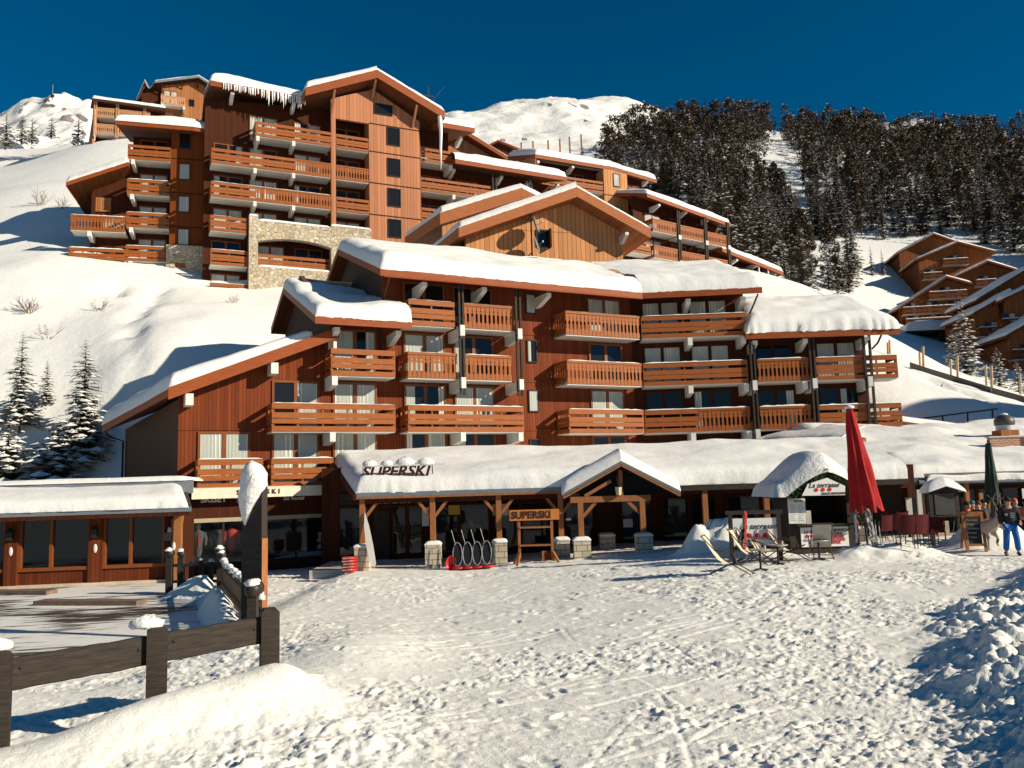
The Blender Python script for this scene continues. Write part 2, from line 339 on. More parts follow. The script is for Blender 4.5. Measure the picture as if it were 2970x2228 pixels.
# ---- plaza: trodden snow
def bank(x, y, cx, cy, rx, ry, h, rot=0):
    c, s = math.cos(rot), math.sin(rot); u = ((x-cx)*c+(y-cy)*s)/rx; v = (-(x-cx)*s+(y-cy)*c)/ry
    return h*np.exp(-(u*u+v*v))
FA, FB = np.array([-6.6, 8.9]), np.array([-3.5, 12.2])
def gbase(x, y):
    x = np.asarray(x, float); y = np.asarray(y, float)
    z = .12 + .46*ss(-3, 7, x)*ss(10, 22, y) + .18*ss(9, 26, x) + .10*ss(-4, 3, x)*(1-ss(8, 22, y))
    z = z - .34*ss(-6.0, -7.6, x)*ss(13.2, 15.5, y)
    d = FB-FA; n = np.array([d[1], -d[0]])/np.hypot(*d); t = ((x-FA[0])*d[0]+(y-FA[1])*d[1])/(d@d); q = (x-FA[0])*n[0]+(y-FA[1])*n[1]
    # snow bank piled along the camera side of the low fence
    z = z + (.50+.20*ss(.35, .9, t))*np.exp(-((q-.62)/.85)**2)*ss(1.22, .9, t)*(1+.18*vn(x*.9, y*.9, 4)) + .18*ss(.5, 2.5, q)*ss(4.2, 2., q)*ss(1.3, .8, t)
    z = z + bank(x, y, -3.1, 15.2, 1.3, 2.2, .35) + bank(x, y, -3.9, 12.9, .7, .6, .3)
    # heap by the entrance, bank in front of the kiosk, heap at the notice board
    hp = bank(x, y, 6.9, 28.6, .85, .8, 1.0) + bank(x, y, 7.6, 28.8, .7, .7, .55) + bank(x, y, 6.0, 28.4, .6, .6, .45) + bank(x, y, 8.5, 29, .7, .8, .4)
    z = z + hp*(.85+.35*lumps(x*1.7, y*1.7, 8, .9)+.15*vn(x*3, y*3, 9)) + bank(x, y, -7.75, 21.8, .42, 4.0, .85, .41)*(1+.2*vn(x, y, 31)) + bank(x, y, -10.0, 25.9, .9, .45, .75)
    z = z + bank(x, y, 10.6, 25.6, 1.3, .75, .38)*(1+.3*vn(x*2, y*2, 2)) + bank(x, y, 12.0, 25.8, .9, .8, .35)
    z = z + bank(x, y, 15.0, 27.2, 1.1, 1.0, .75)*(1+.3*vn(x*1.5, y*1.5, 6)) + bank(x, y, 16.2, 27.8, .6, .7, .7)
    # ploughed heaps on the right
    ed = 3.5+.42*(y-7.6)+.45*np.maximum(0, y-15)
    r = ss(0, 2.2, x-ed+.5*vn(y*.5, y*0+3.3, 5)+.3*vn(y*1.4, x*1.4, 6))*ss(23.5, 20.5, y+.5*vn(x*.6, x*0+1, 7))
    z = z + r*(.16+.14*fbm(x*.32+4, y*.32, 13, 2)) + bank(x, y, 13.2, 17.6, 2.2, 1.6, .32)*(1+.2*vn(x*.8, y*.8, 3)) + bank(x, y, 8.2, 12.2, 1.5, 1.3, .25)
    return z, r, q, t
def gz(x, y): return float(gbase(np.array([x]), np.array([y]))[0][0])
def deckmask(x, y):
    # cleared boards of the left terrace
    return ss(-5.2, -5.7, x+.2*(y-18)*.0)*ss(12.6, 13.4, y)*ss(29.4, 28.6, y)
nv = 860
tt = np.linspace(0, 1, nv); yy = 5.2*np.power(46/5.2, tt)
uu = np.linspace(-.80, .80, 760)
Xp = uu[None, :]*yy[:, None]*1.0; Yp = np.repeat(yy[:, None], len(uu), 1)
Zp, rr, qq, tq = gbase(Xp, Yp)
fx, fy = Xp*math.cos(.5)-Yp*math.sin(.5), Xp*math.sin(.5)+Yp*math.cos(.5)
mid = fbm(fx*2.2, fy*4.4, 21, 4, .6); hi = fbm(fx*5.5, fy*10, 22, 3, .65)
cl = ss(-.25, .45, vn(Xp*.42+3, Yp*.42, 77)+.5*vn(Xp*1.1, Yp*1.1, 78))           # churned patches against packed ones
tread = .030*np.maximum(0, mid-.12)*(.35+cl) + .022*np.maximum(0, hi-.15)*(.5+cl) - .035*np.maximum(0, fbm(Xp*3.3, Yp*4.2, 26, 3)-.45) + .022*fbm(Xp*.6, Yp*.6, 24, 2)
tread += .024*lumps(Xp*4.2, Yp*4.2, 41, .42)*cl*ss(.1, .6, vn(Xp*.9, Yp*.9, 79)) + .02*lumps(Xp*9, Yp*9, 43, .45)*cl
# ski and sledge tracks: thin grooves, mostly running up to the right
trk = np.zeros_like(Xp)
for i in range(100):
    q = random.Random(100+i); y0 = q.uniform(6.5, 24); x0 = q.uniform(-.30, .5)*y0; an = q.choice([q.uniform(.35, .8), q.uniform(.3, .6), q.uniform(.9, 1.9), q.uniform(.45, .7)]); L = q.uniform(.8, 4.)
    j0, j1 = np.searchsorted(yy, [y0-.6, y0+L+.6]); sl_ = slice(max(0, j0-1), min(nv, j1+1)); xs, ys = Xp[sl_], Yp[sl_]
    du, dv = math.cos(an), math.sin(an); a_ = (xs-x0)*du+(ys-y0)*dv; b_ = -(xs-x0)*dv+(ys-y0)*du + .06*(a_/L)**2*q.uniform(-5, 5); wd = q.uniform(.014, .032)
    en = ss(0, .3, a_)*ss(L, L-.3, a_); g = np.exp(-(b_/wd)**2)
    trk[sl_] += (-q.uniform(.008, .02)*g + .007*np.exp(-((b_-.09)/.04)**2))*en
for i in range(170):   # boot prints
    q = random.Random(900+i); y0 = q.uniform(6, 20); x0 = q.uniform(-.25, .5)*y0; j0, j1 = np.searchsorted(yy, [y0-.4, y0+.4]); sl_ = slice(j0, j1); an = q.uniform(0, 3.1); xs, ys = Xp[sl_]-x0, Yp[sl_]-y0
    u_, v_ = xs*math.cos(an)+ys*math.sin(an), -xs*math.sin(an)+ys*math.cos(an); d_ = (u_/.15)**2+(v_/.065)**2; trk[sl_] += -.028*np.exp(-d_**2) + .010*np.exp(-((np.sqrt(d_)-1.5)/.3)**2)
smoothbank = np.clip(np.exp(-((qq-.9)/1.3)**2)*ss(1.35, .9, tq), 0, 1)
flat = ss(.2, 1.6, Xp+2.6)*0
Zp = Zp + (tread+trk)*(1-.8*smoothbank)*(1-.5*rr)
Zp = Zp + rr*(  .25*lumps(Xp*1.15, Yp*1.15, 51, .8)+.17*lumps(Xp*2.6+3, Yp*2.6, 52, .8)+.09*lumps(Xp*5.5, Yp*5.5, 53, .8)+.03*fbm(Xp*9, Yp*9, 55, 3))
edge = np.exp(-((qq-2.6)/1.2)**2)*ss(1.5, .7, tq)
Zp = Zp + edge*(.05*lumps(Xp*2.3+.5*mid, Yp*2.3, 61, .8)+.07*np.abs(fbm(Xp*2.6, Yp*2.6, 63, 4, .6))+.02*lumps(Xp*6, Yp*6, 62, .6))
o = link('snow_ground', grid_mesh('snow_ground', Xp, Yp, Zp, [SNOWG])); tag(o, kind='structure')

# ---- far mountains
def mountain(name, pts, xr, yr, step, amp, fs, mats, seed, rockth):
    T = TPS([tuple(at(*p)) for p in pts], 2.); x = np.arange(*xr, step); y = np.arange(*yr, step); X, Y = np.meshgrid(x, y); Z = T(X, Y)
    rn = fbm(X*fs, Y*fs, seed, 5, .55); Z = Z + amp*(np.abs(rn)*1.2-.3) + amp*.35*fbm(X*fs*4, Y*fs*4, seed+3, 3)
    me = grid_mesh(name, X, Y, Z, mats)
    gyy, gxx = np.gradient(Z, step); sl = np.hypot(gxx, gyy); rk = (sl > rockth + .5*fbm(X*fs*3, Y*fs*3, seed+7, 3))[:-1, :-1]
    me.polygons.foreach_set('material_index', rk.astype(np.int32).reshape(-1)); me.update()
    return tag(link(name, me), kind='structure')
ROCK = M('mountain_rock', (.22, .19, .19), .95, .5, .05, bmp=(.4, .8, 1.5))
SNOWM = snowmat('mountain_snow', (.05, .5, 4), (.25, .4, 1.), None)
mountain('snowy_mountain', [(1180,400,520),(1290,338,560),(1400,322,600),(1500,302,620),(1570,285,640),(1640,288,660),(1700,290,660),(1800,284,660),(1860,312,640),(1950,365,640),(2100,405,640),(2000,440,600),(2100,520,560),(1000,420,560),(1300,430,440),(1500,440,440),(1700,430,440),(1500,380,520),(1750,370,540),(1350,390,480),(1900,440,440),(1550,470,360),(1500,340,760),(1700,345,800),(1300,380,700),(1900,400,800),(2450,395,620),(2600,372,620),(2680,352,620),(2740,385,600),(2300,430,600),(2850,420,600),(3000,450,600),(2500,380,520),(2700,430,480),(2500,400,760)],
         (-150, 400), (350, 820), 3.2, 3.0, .022, [SNOWM, ROCK], 71, 1.45)
mountain('rocky_peak', [(20,380,900),(60,350,920),(110,310,940),(150,284,950),(190,305,950),(235,312,960),(300,330,960),(-60,400,900),(100,380,800),(180,360,800),(250,380,800),(0,430,750),(150,430,700),(300,430,760),(150,330,1100),(50,400,1100),(300,380,1100),(-200,450,900),(450,400,950)],
         (-720, -340), (680, 1120), 4.5, 8., .02, [SNOWM, ROCK], 81, 1.7)
# the wooded ridge runs on beyond the hill as one sheet to the horizon
gx2 = np.linspace(-900, 1000, 60); gy2 = np.linspace(-400, 1400, 60); XX, YY = np.meshgrid(gx2, gy2)
ZZ = -6 + 0*XX
o = link('valley_snow', grid_mesh('valley_snow', XX, YY, ZZ, [SNOWH])); tag(o, kind='structure')
# ================================================================== building kit
def snow_quad(name, fr, c00, c10, c11, c01, parent, h=.6, r=.7, edges='LRFB', mat=None, n=(40, 14), rag=.03, seed=1, lift=.02, wave=.2, bulge=.10):
    """a rounded blanket of snow on a roof plane; corners (left,eave) (right,eave) (right,ridge) (left,ridge) in frame coordinates"""
    c = [np.array(p, float) for p in (c00, c10, c11, c01)]
    nu, nv = n; su = .5-.5*np.cos(np.pi*np.linspace(0, 1, nu+1)); sv = .5-.5*np.cos(np.pi*np.linspace(0, 1, nv+1))
    su = .5*su+.5*np.linspace(0, 1, nu+1); sv = .6*sv+.4*np.linspace(0, 1, nv+1)
    U, V = np.meshgrid(su, sv)
    P = (c[0]*((1-U)*(1-V))[..., None] + c[1]*(U*(1-V))[..., None] + c[2]*(U*V)[..., None] + c[3]*((1-U)*V)[..., None])
    lu = (np.linalg.norm(c[1]-c[0])+np.linalg.norm(c[2]-c[3]))/2; lv = (np.linalg.norm(c[3]-c[0])+np.linalg.norm(c[2]-c[1]))/2
    big = np.full(U.shape, 99.); d = {'L': U*lu, 'R': (1-U)*lu, 'F': V*lv, 'B': (1-V)*lv}
    t = np.ones(U.shape)
    for k in edges: t = np.minimum(t, np.clip(d[k]/r, 0, 1))
    pr = np.sqrt(np.clip(1-(1-t)**2, 0, 1))
    nz = fbm(P[..., 0]*.3+seed*3.1, P[..., 1]*.45, seed, 4); hh = h*pr*(1+wave*nz) + lift
    fine = vn(U*lu*1.3, V*0+seed, seed+2)*(.4+vn(U*lu*.4, V*0, seed+8))+.5*vn(U*lu*4.7, V*lv*2+seed, seed+3)
    ev = (c[0]-c[3])/np.linalg.norm(c[0]-c[3]); P = P.copy()
    if 'F' in edges:
        k = np.clip(1-d['F']/.35, 0, 1); P = P + ev*((bulge*np.sin(np.clip(d['F']/.45, 0, 1)*np.pi) + rag*fine*k)[..., None])
    P[..., 2] += hh
    nr, nc = U.shape; pts = P.reshape(-1, 3)
    rim = [i for i in range(nc)] + [nc-1+nc*j for j in range(1, nr)] + [nc*nr-1-i for i in range(1, nc)] + [nc*(nr-1-j) for j in range(1, nr-1)]
    mb = MB(); mb.add(pts, [(j*nc+i, j*nc+i+1, (j+1)*nc+i+1, (j+1)*nc+i) for j in range(nr-1) for i in range(nc-1)], 0, True)
    skirt = [tuple(pts[i]) for i in rim] + [tuple(pts[i]-np.array([0, 0, lift+.02])) for i in rim]; m = len(rim)
    mb.add(skirt, [(i, i+m, (i+1) % m+m, (i+1) % m) for i in range(m)], 0, False)
    return mb.build(name, mat or SNOW, parent, fr)

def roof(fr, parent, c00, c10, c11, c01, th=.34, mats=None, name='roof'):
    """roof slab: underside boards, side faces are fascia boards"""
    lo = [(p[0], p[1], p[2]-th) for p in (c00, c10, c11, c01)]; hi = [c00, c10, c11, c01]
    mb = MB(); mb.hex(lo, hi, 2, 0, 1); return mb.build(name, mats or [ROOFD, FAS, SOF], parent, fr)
def roofsnow(fr, parent, c00, c10, c11, c01, th=.34, mats=None, snow=True, **kw):
    rf = roof(fr, parent, c00, c10, c11, c01, th, mats)
    if snow: snow_quad('roof_snow', fr, c00, c10, c11, c01, rf, **kw)
    return rf

def wall(fr, parent, pts, y0, th=.3, mat=None, name='wall'):
    return MB().prism(pts, y0, y0+th).build(name, mat or PLK, parent, fr)

_wi = [0]
def window(fr, parent, u0, u1, z0, z1, y=0., cur='LR', mull=True, fw=.10, frame=None, seed=None):
    """wooden frame, near-black panel for the dark room, curtains, pane"""
    _wi[0] += 1; q = random.Random(seed or _wi[0]*13)
    mb = MB(); p = y-.07; b = y-.015
    mb.box(u0-fw, u0, p, y+.02, z0-fw, z1+fw); mb.box(u1, u1+fw, p, y+.02, z0-fw, z1+fw)
    mb.box(u0, u1, p, y+.02, z1, z1+fw); mb.box(u0, u1, p-.02, y+.02, z0-fw, z0)
    um = (u0+u1)/2
    if mull: mb.box(um-.09, um+.09, p+.004, y+.02, z0, z1)
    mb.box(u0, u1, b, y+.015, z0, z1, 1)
    w_ = mb.build('window', [frame or FRW, DARK], parent, fr)
    spans = [(u0, um-.09), (um+.09, u1)] if mull else [(u0, u1)]
    for i, (a, c) in enumerate(spans):
        cm = MB()
        k = cur[i] if i < len(cur) else '-'
        if k == '-': continue
        L = c-a
        if k == 'l': s0, s1 = a, a+L*q.uniform(.3, .5)
        elif k == 'r': s0, s1 = c-L*q.uniform(.3, .5), c
        else: s0, s1 = a, c
        n = max(6, int((s1-s0)/.035)); ph = q.uniform(0, 6); f = q.uniform(30, 44)
        vs = []
        for j in range(n+1):
            x = s0+(s1-s0)*j/n; yy = b-.024+.014*math.sin(f*x+ph)*(.6+.4*math.sin(7*x+ph)); vs += [(x, yy, z0+.01), (x+.006*math.sin(3*x), yy, z1-.01)]
        cm.add(vs, [(2*j, 2*j+2, 2*j+3, 2*j+1) for j in range(n)], 0, True)
        cm.build('curtain', CURT, w_, fr)
    g = MB()
    for a, c in spans: e1, e2 = q.uniform(0, .016), q.uniform(0, .010); g.add([(a, p+.010+e1, z0), (c, p+.026-e1, z0), (c, p+.026-e1+e2, z1), (a, p+.010+e1+e2, z1)], [(0, 1, 2, 3)])
    g.build('pane', GLASS, w_, fr)
    return w_

def _rail_h(mb, x0, x1, y0, y1, zr, m=0):
    """four horizontal boards on posts, from (x0,y0) to (x1,y1)"""
    for a, b in ((-.25, 0), (-.665, -.41), (-.905, -.69), (-1.24, -1.02)):
        mb.beam((x0, y0, zr+(a+b)/2), (x1, y1, zr+(a+b)/2), .045, b-a, m)
    L = math.hypot(x1-x0, y1-y0); n = max(1, int(round(L/1.15)))
    nx, ny = -(y1-y0)/L, (x1-x0)/L
    for i in range(n+1):
        t = (i+.02)/n if i == 0 else (i-.02)/n if i == n else i/n
        mb.beam((x0+(x1-x0)*t+nx*.065, y0+(y1-y0)*t+ny*.065, zr-1.2), (x0+(x1-x0)*t+nx*.065, y0+(y1-y0)*t+ny*.065, zr-.02), .075, .075, m)
def _rail_b(mb, x0, x1, y0, y1, zr, m=0, pitch=.235):
    """upright cut-out boards (Alpine balusters)"""
    L = math.hypot(x1-x0, y1-y0); n = max(1, int(round(L/pitch))); w = L/n; dx, dy = (x1-x0)/L, (y1-y0)/L
    g, s, d_ = .012, .062, .04
    prof = [(0+g, 0), (w-g, 0), (w-g, .26), (w-s, .34), (w-s, .70), (w-g, .77), (w-g, .84), (w-d_, .88), (w-g, .93), (w-g, 1.12), (g, 1.12), (g, .93), (d_, .88), (g, .84), (g, .77), (s, .70), (s, .34), (g, .26)]
    for i in range(n):
        v = []
        for q in (0, .03):
            for px, pz in prof:
                t = i*w+px; v.append((x0+dx*t-dy*q, y0+dy*t+dx*q, zr-1.24+pz))
        k = len(prof); mb.add(v, [tuple(range(k)), tuple(range(2*k-1, k-1, -1))]+[(j, j+k, (j+1) % k+k, (j+1) % k) for j in range(k)], m)
    mb.beam((x0, y0+.01, zr-.05), (x1, y1+.01, zr-.05), .09, .13, m)
    mb.beam((x0-dy*.06, y0+dx*.06, zr-1.05), (x1-dy*.06, y1+dx*.06, zr-1.05), .06, .12, m)

def balcony(fr, parent, u0, u1, zr, d=1.3, st='H', left=True, right=True, snow=.05, br=(), yb=0., rail=None, slabmat=None, seed=0, split=None):
    """slab with underside, railing boards, corbels and a strip of snow on the top board"""
    sb = MB(); sb.box(u0+.02, u1-.02, yb-d+.05, yb, zr-1.30, zr-1.12); s = sb.build('balcony', slabmat or WHT, parent, fr)
    rm = MB(); f = {'H': _rail_h, 'B': _rail_b}
    segs = [(u0, u1, st)] if split is None else [(u0, split[0], st), (split[0]+.02, u1, split[1])]
    for a, b, k in segs: f[k](rm, a, b, yb-d, yb-d, zr)
    if left: f[segs[0][2]](rm, u0+.02, u0+.02, yb-.02, yb-d+.06, zr)
    if right: f[segs[-1][2]](rm, u1-.02, u1-.02, yb-d+.06, yb-.02, zr)
    rm.build('railing', rail or RAIL, s, fr)
    if br:
        for u in br:
            w = .13; bm = MB()
            v = [(yb, zr-1.30), (yb-d-.12, zr-1.30), (yb-d-.12, zr-1.72), (yb-.3, zr-1.85), (yb, zr-1.85)]
            pts = [(u-w, y, z) for y, z in v]+[(u+w, y, z) for y, z in v]
            bm.add(pts, [(0, 1, 2, 3, 4), (9, 8, 7, 6, 5)]+[(i, i+5, (i+1) % 5+5, (i+1) % 5) for i in range(5)])
            bm.build('bracket', WHT, s, fr)
    if snow:
        n = max(6, int((u1-u0)/.25)); vs = []; q = random.Random(int(u0*100+zr*10)); 
        for i in range(n+1):
            x = u0+(u1-u0)*i/n; h = snow*(.6+.6*q.random())*(.15 if i in (0, n) else 1)
            vs += [(x, yb-d-.05, zr+.003), (x, yb-d-.03, zr+h*.8), (x, yb-d+.02, zr+h), (x, yb-d+.06, zr+.003)]
        SNM = MB().add(vs, [(4*i+j, 4*i+4+j, 4*i+5+j, 4*i+1+j) for i in range(n) for j in range(3)], 0, True); SNM.build('railing_snow', SNOW, s, fr)
    return s
def eavebrackets(fr, parent, us, z, y0=0., y1=-1.5, mat=None):
    for u in us:
        v = [(y0, z), (y1, z), (y1, z-.2), (y0-.4, z-.55), (y0, z-.55)]; w = .13
        pts = [(u-w, y, q) for y, q in v]+[(u+w, y, q) for y, q in v]
        MB().add(pts, [(0, 1, 2, 3, 4), (9, 8, 7, 6, 5)]+[(i, i+5, (i+1) % 5+5, (i+1) % 5) for i in range(5)]).build('eave_bracket', mat or WHT, parent, fr)
def posts(fr, parent, us, y, z0, z1, w=.10, mat=None, name='balcony_post'):
    for u in us: MB().box(u-w/2, u+w/2, y-w/2, y+w/2, z0, z1).build(name, mat or DKW, parent, fr)
def textmesh(name, s, size, mat, parent, fr, u, y, z, depth=.03, shear=0., align='LEFT', space=1., sx=1., bold=.0, rot=0., mirror=False):
    cu = bpy.data.curves.new(name, 'FONT'); cu.body = s; cu.size = size; cu.extrude = depth/2; cu.shear = shear; cu.align_x = align; cu.space_character = space; cu.offset = bold; cu.resolution_u = 3
    o = bpy.data.objects.new(name, cu); COL.objects.link(o); dg = bpy.context.evaluated_depsgraph_get(); dg.update()
    me = bpy.data.meshes.new_from_object(o.evaluated_get(dg)); bpy.data.objects.remove(o); bpy.data.curves.remove(cu)
    R = Matrix.Translation((u, y, z)) @ Matrix.Rotation(rot, 4, 'Y') @ Matrix.Diagonal((sx, 1, 1, 1)) @ Matrix.Rotation(math.pi/2, 4, 'X')
    me.transform(R); me.materials.clear(); me.materials.append(mat)
    return link(name, me, parent, fr)

# ================================================================== main apartment building
ML = Fr((-5.127, 40.5), 26.5); MR = Fr((7.237, 46.48), -2.65)
mb_ = thing('apartment_building', 'big brown timber apartment block with tiers of orange balconies above the ski shop arcade', 'apartment building', (-5, 41, 0))
# walls
wall(ML, mb_, [(-10.5, -.5), (-3.9, -.5), (-3.9, 10.55), (-10.5, 7.55)], 0, .3)
wall(ML, mb_, [(-3.88, -.5), (-1.25, -.5), (-1.25, 11.3), (-3.88, 11.3)], .004, .3)
wall(ML, mb_, [(-1.24, -.5), (13.52, -.5), (13.52, 14.2), (-1.24, 14.2)], .008, .3)
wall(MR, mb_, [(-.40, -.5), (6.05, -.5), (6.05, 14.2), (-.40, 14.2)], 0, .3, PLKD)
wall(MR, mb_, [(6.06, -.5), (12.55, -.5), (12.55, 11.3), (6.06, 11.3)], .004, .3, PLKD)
MB().hex([(-10.5, 0, -.5), (-10.2, .3, -.5), (-12.0, 7.6, -.5), (-12.4, 7.5, -.5)], [(-10.5, 0, 7.3), (-10.2, .3, 7.4), (-12.0, 7.6, 6.6), (-12.4, 7.5, 6.5)]).build('side_wall', STUC, mb_, ML)
for fr, u, y0, y1, pts, mt in ((ML, -1.24, .31, 9.2, (9, 13.9, 14.6), STUC), (ML, -4.2, -1., 9, (9.5, 11.2, 12.6), STUC), (MR, 12.25, .31, 9, (-.5, 11.3, 11.3), PLK), (MR, 5.75, .31, 9, (9, 14.2, 14.2), STUC)):
    ym = y0 + (y1-y0)*.62; zt = pts[2]+ (2.0 if mt is STUC and u > -10 and fr is ML else 0)
    zz = [(y0, pts[0]), (y1, pts[0]), (y1, pts[2]), (ym, zt), (y0, pts[1])]
    v = [(u, y, z) for y, z in zz]+[(u+.25, y, z) for y, z in zz]; n = 5
    MB().add(v, [(0, 4, 3, 2, 1), (5, 6, 7, 8, 9)]+[(i, (i+1) % n, (i+1) % n+n, i+n) for i in range(n)]).build('side_wall', mt, mb_, fr)
for fr, x0, x1, y0, y1, z1 in ((ML, -1.2, 13.2, .45, 9.0, 13.2), (ML, -4.1, -1.26, .45, 8.8, 10.7), (ML, -10.1, -4.25, .45, 7.4, 6.4), (MR, .1, 5.7, .45, 9.0, 13.1), (MR, 6.1, 12.2, .45, 8.8, 10.6)): MB().box(x0, x1, y0, y1, -.4, z1).build('rear_wall', STUC, mb_, fr)  # hidden solid blocks added so the building's cast shadow is whole
# belt boards between storeys
for z in (3.35, 5.93, 8.5, 11.05):
    if z < 6: MB().box(-10.5, -3.9, -.035, -.002, z, z+.10).build('belt_board', PLK, mb_, ML)
    MB().box(5.6, 8.3, -.03, .006, z, z+.10).build('belt_board', PLK, mb_, ML)
# windows
R1, R2, R3, R4 = 4.6, 7.05, 9.62, 12.2
for u0, u1, rows, cs in ((-9.6, -7.6, (R1,), ('PC',)), (-6.45, -4.5, (R1, R2), ('PP', '-C')), (-3.65, -1.7, (R1, R2, R3), ('CC', 'CC', 'Cr')),
                         (-.12, 1.9, (R1, R2, R3, R4), ('lC', 'lr', 'CC', '--')), (2.55, 4.57, (R1, R2, R3, R4), ('l-', 'CC', 'l-', '--')), (10.6, 12.6, (R1-.1, R2, R3, R4), ('--', 'CC', '--', 'CC'))):
    for r_, c_ in zip(rows, cs): window(ML, mb_, u0, u1, r_-1.05, r_+1.08 if r_ != R1 else r_+1.16, 0 if u0 > -1 else -.002, c_)
for u0, u1, rows, cs in ((.35, 2.3, (R1-.3, R2, R3, R4), ('--', '--', 'CC', 'CC')), (3.0, 5.0, (R1-.3, R2, R3, R4), ('--', 'l-', 'CC', 'CC')), (6.5, 8.5, (R1-.3, R2-.1, R3-.1), ('--', '-r', '--')), (9.95, 12.0, (R1-.3, R2-.1, R3-.1), ('C-', '-l', 'CC'))):
    for r_, c_ in zip(rows, cs): window(MR, mb_, u0, u1, r_-1.05, r_+.98, 0, c_, frame=PLKD)  # frames darkened too, in place of shade on this range
for z0, z1, c_ in ((12.25, 13.25, 'C'), (9.62, 10.72, 'l'), (6.98, 8.04, 'C'), (4.4, 5.45, '-')): window(ML, mb_, 6.72, 7.2, z0, z1, 0, c_, False, .06, DKW)
# balconies, left range
balcony(ML, mb_, -9.82, -7.14, R1, br=(), snow=.06); balcony(ML, mb_, -6.79, -4.05, R1, br=(-4.3,), snow=.06)
balcony(ML, mb_, -6.78, -1.1, R2, br=(-4.1,), snow=.04); balcony(ML, mb_, -.48, 5.70, R2, br=(2.3, 5.45), snow=.06)
balcony(ML, mb_, -4.15, -1.08, R3, br=(-4.0,), snow=0)
balcony(ML, mb_, -.46, 2.1, R3, st='B', br=(2.3,), right=False, snow=.03); balcony(ML, mb_, 2.5, 5.1, R3, st='B', br=(5.45,), left=False, snow=.05)
balcony(ML, mb_, -.38, 2.02, R4, br=(2.3,), right=False, snow=.03); balcony(ML, mb_, 2.5, 5.35, R4, st='B', br=(5.5,), left=False, snow=.02)
balcony(ML, mb_, 8.35, 13.08, R4, st='B', right=False, snow=.02); balcony(ML, mb_, 8.33, 13.08, R3-.06, st='B', right=False); balcony(ML, mb_, 8.34, 13.06, R2-.07, right=False, snow=.06)
# right range
balcony(MR, mb_, .08, 5.86, R4, left=False, right=False, br=(2.7, 5.6)); balcony(MR, mb_, .06, 5.75, R3-.07, left=False, right=False, br=(2.6, 5.6), snow=.07)
balcony(MR, mb_, .04, 5.75, R2-.09, left=False, right=False, br=(2.6, 5.6), snow=.07, split=(2.95, 'B'))
balcony(MR, mb_, 6.28, 9.05, R3-.06, st='B', left=False, right=False, br=(6.05, 8.75), snow=.06); balcony(MR, mb_, 6.25, 9.0, R2-.1, st='B', left=False, right=False, br=(6.05, 8.75), snow=.08)
balcony(MR, mb_, 9.42, 13.78, R3-.08, left=False, br=(9.2, 12.1), snow=.06); balcony(MR, mb_, 9.37, 13.8, R2-.13, left=False, br=(9.2, 12.1), snow=.08)
# posts that carry the eaves
posts(ML, mb_, (2.22, 2.42), -1.42, 7.6, 13.3); posts(ML, mb_, (5.36, 5.6), -1.42, 7.6, 13.3)
posts(MR, mb_, (5.92, 6.12), -1.42, 4.9, 10.75); posts(MR, mb_, (9.12, 9.34), -1.42, 4.9, 10.75); posts(MR, mb_, (12.02, 12.34), -1.42, 4.9, 10.75, .12)
for fr, us, zs in ((ML, (2.3, 5.48), (8.45, 11.05)), (MR, (6.02, 9.23, 12.18), (5.75, 8.4))):
    for u in us:
        for z in zs: MB().box(u-.12, u+.12, -1.62, -1.1, z-.55, z-.02).build('beam_end', WHT, mb_, fr)
# roofs
A0 = ((-1.95, -1.9, 13.42), (12.95, -1.9, 13.42), (14.2, 5.9, 16.5), (-1.95, 5.9, 16.5))
roofsnow(ML, mb_, *A0, h=.72, r=.75, edges='LF', n=(70, 22), seed=3)
roofsnow(ML, mb_, (14.2, 9.4, 14.9), (-1.95, 9.4, 14.9), (-1.95, 5.9, 16.5), (14.2, 5.9, 16.5), h=.72, r=.6, edges='RF', n=(40, 10), seed=5)
roofsnow(MR, mb_, (.02, -1.9, 13.42), (6.66, -1.9, 13.46), (6.4, 5.9, 16.5), (-2.2, 5.9, 16.5), h=.75, r=.7, edges='RF', n=(40, 22), seed=9)
roofsnow(ML, mb_, (-5.0, -1.9, 10.95), (-.42, -1.9, 10.95), (-1.25, 3.6, 13.2), (-5.0, 5.5, 13.95), h=.6, r=.6, edges='LF', n=(34, 18), seed=12, rag=.10, wave=.3)
roofsnow(ML, mb_, (-1.25, 9, 12.4), (-5.0, 9., 12.4), (-5.0, 5.5, 13.95), (-1.25, 5.5, 13.95), h=.6, edges='RF', n=(16, 10), seed=14)
roofsnow(MR, mb_, (5.62, -1.9, 10.95), (13.85, -1.9, 10.9), (13.85, 4.2, 13.35), (6.07, 4.2, 13.35), h=.85, r=.95, edges='LRF', n=(60, 24), seed=17, rag=.16, wave=.15)
roofsnow(MR, mb_, (13.85, 9, 11.3), (6.07, 9, 11.3), (6.07, 4.2, 13.35), (13.85, 4.2, 13.35), h=.85, edges='LRF', n=(30, 10), seed=19)
rA = roof(ML, mb_, (-10.98, -1.0, 7.62), (-3.75, -1.0, 10.62), (-3.75, 8, 10.9), (-13.45, 6.2, 6.6), .34)
snow_quad('roof_snow', ML, (-10.98, -.95, 7.62), (-4.9, -.95, 10.14), (-4.9, 8, 10.3), (-13.5, 6.2, 6.6), rA, h=.62, r=.62, edges='LRF', n=(44, 30), seed=23, rag=.07)
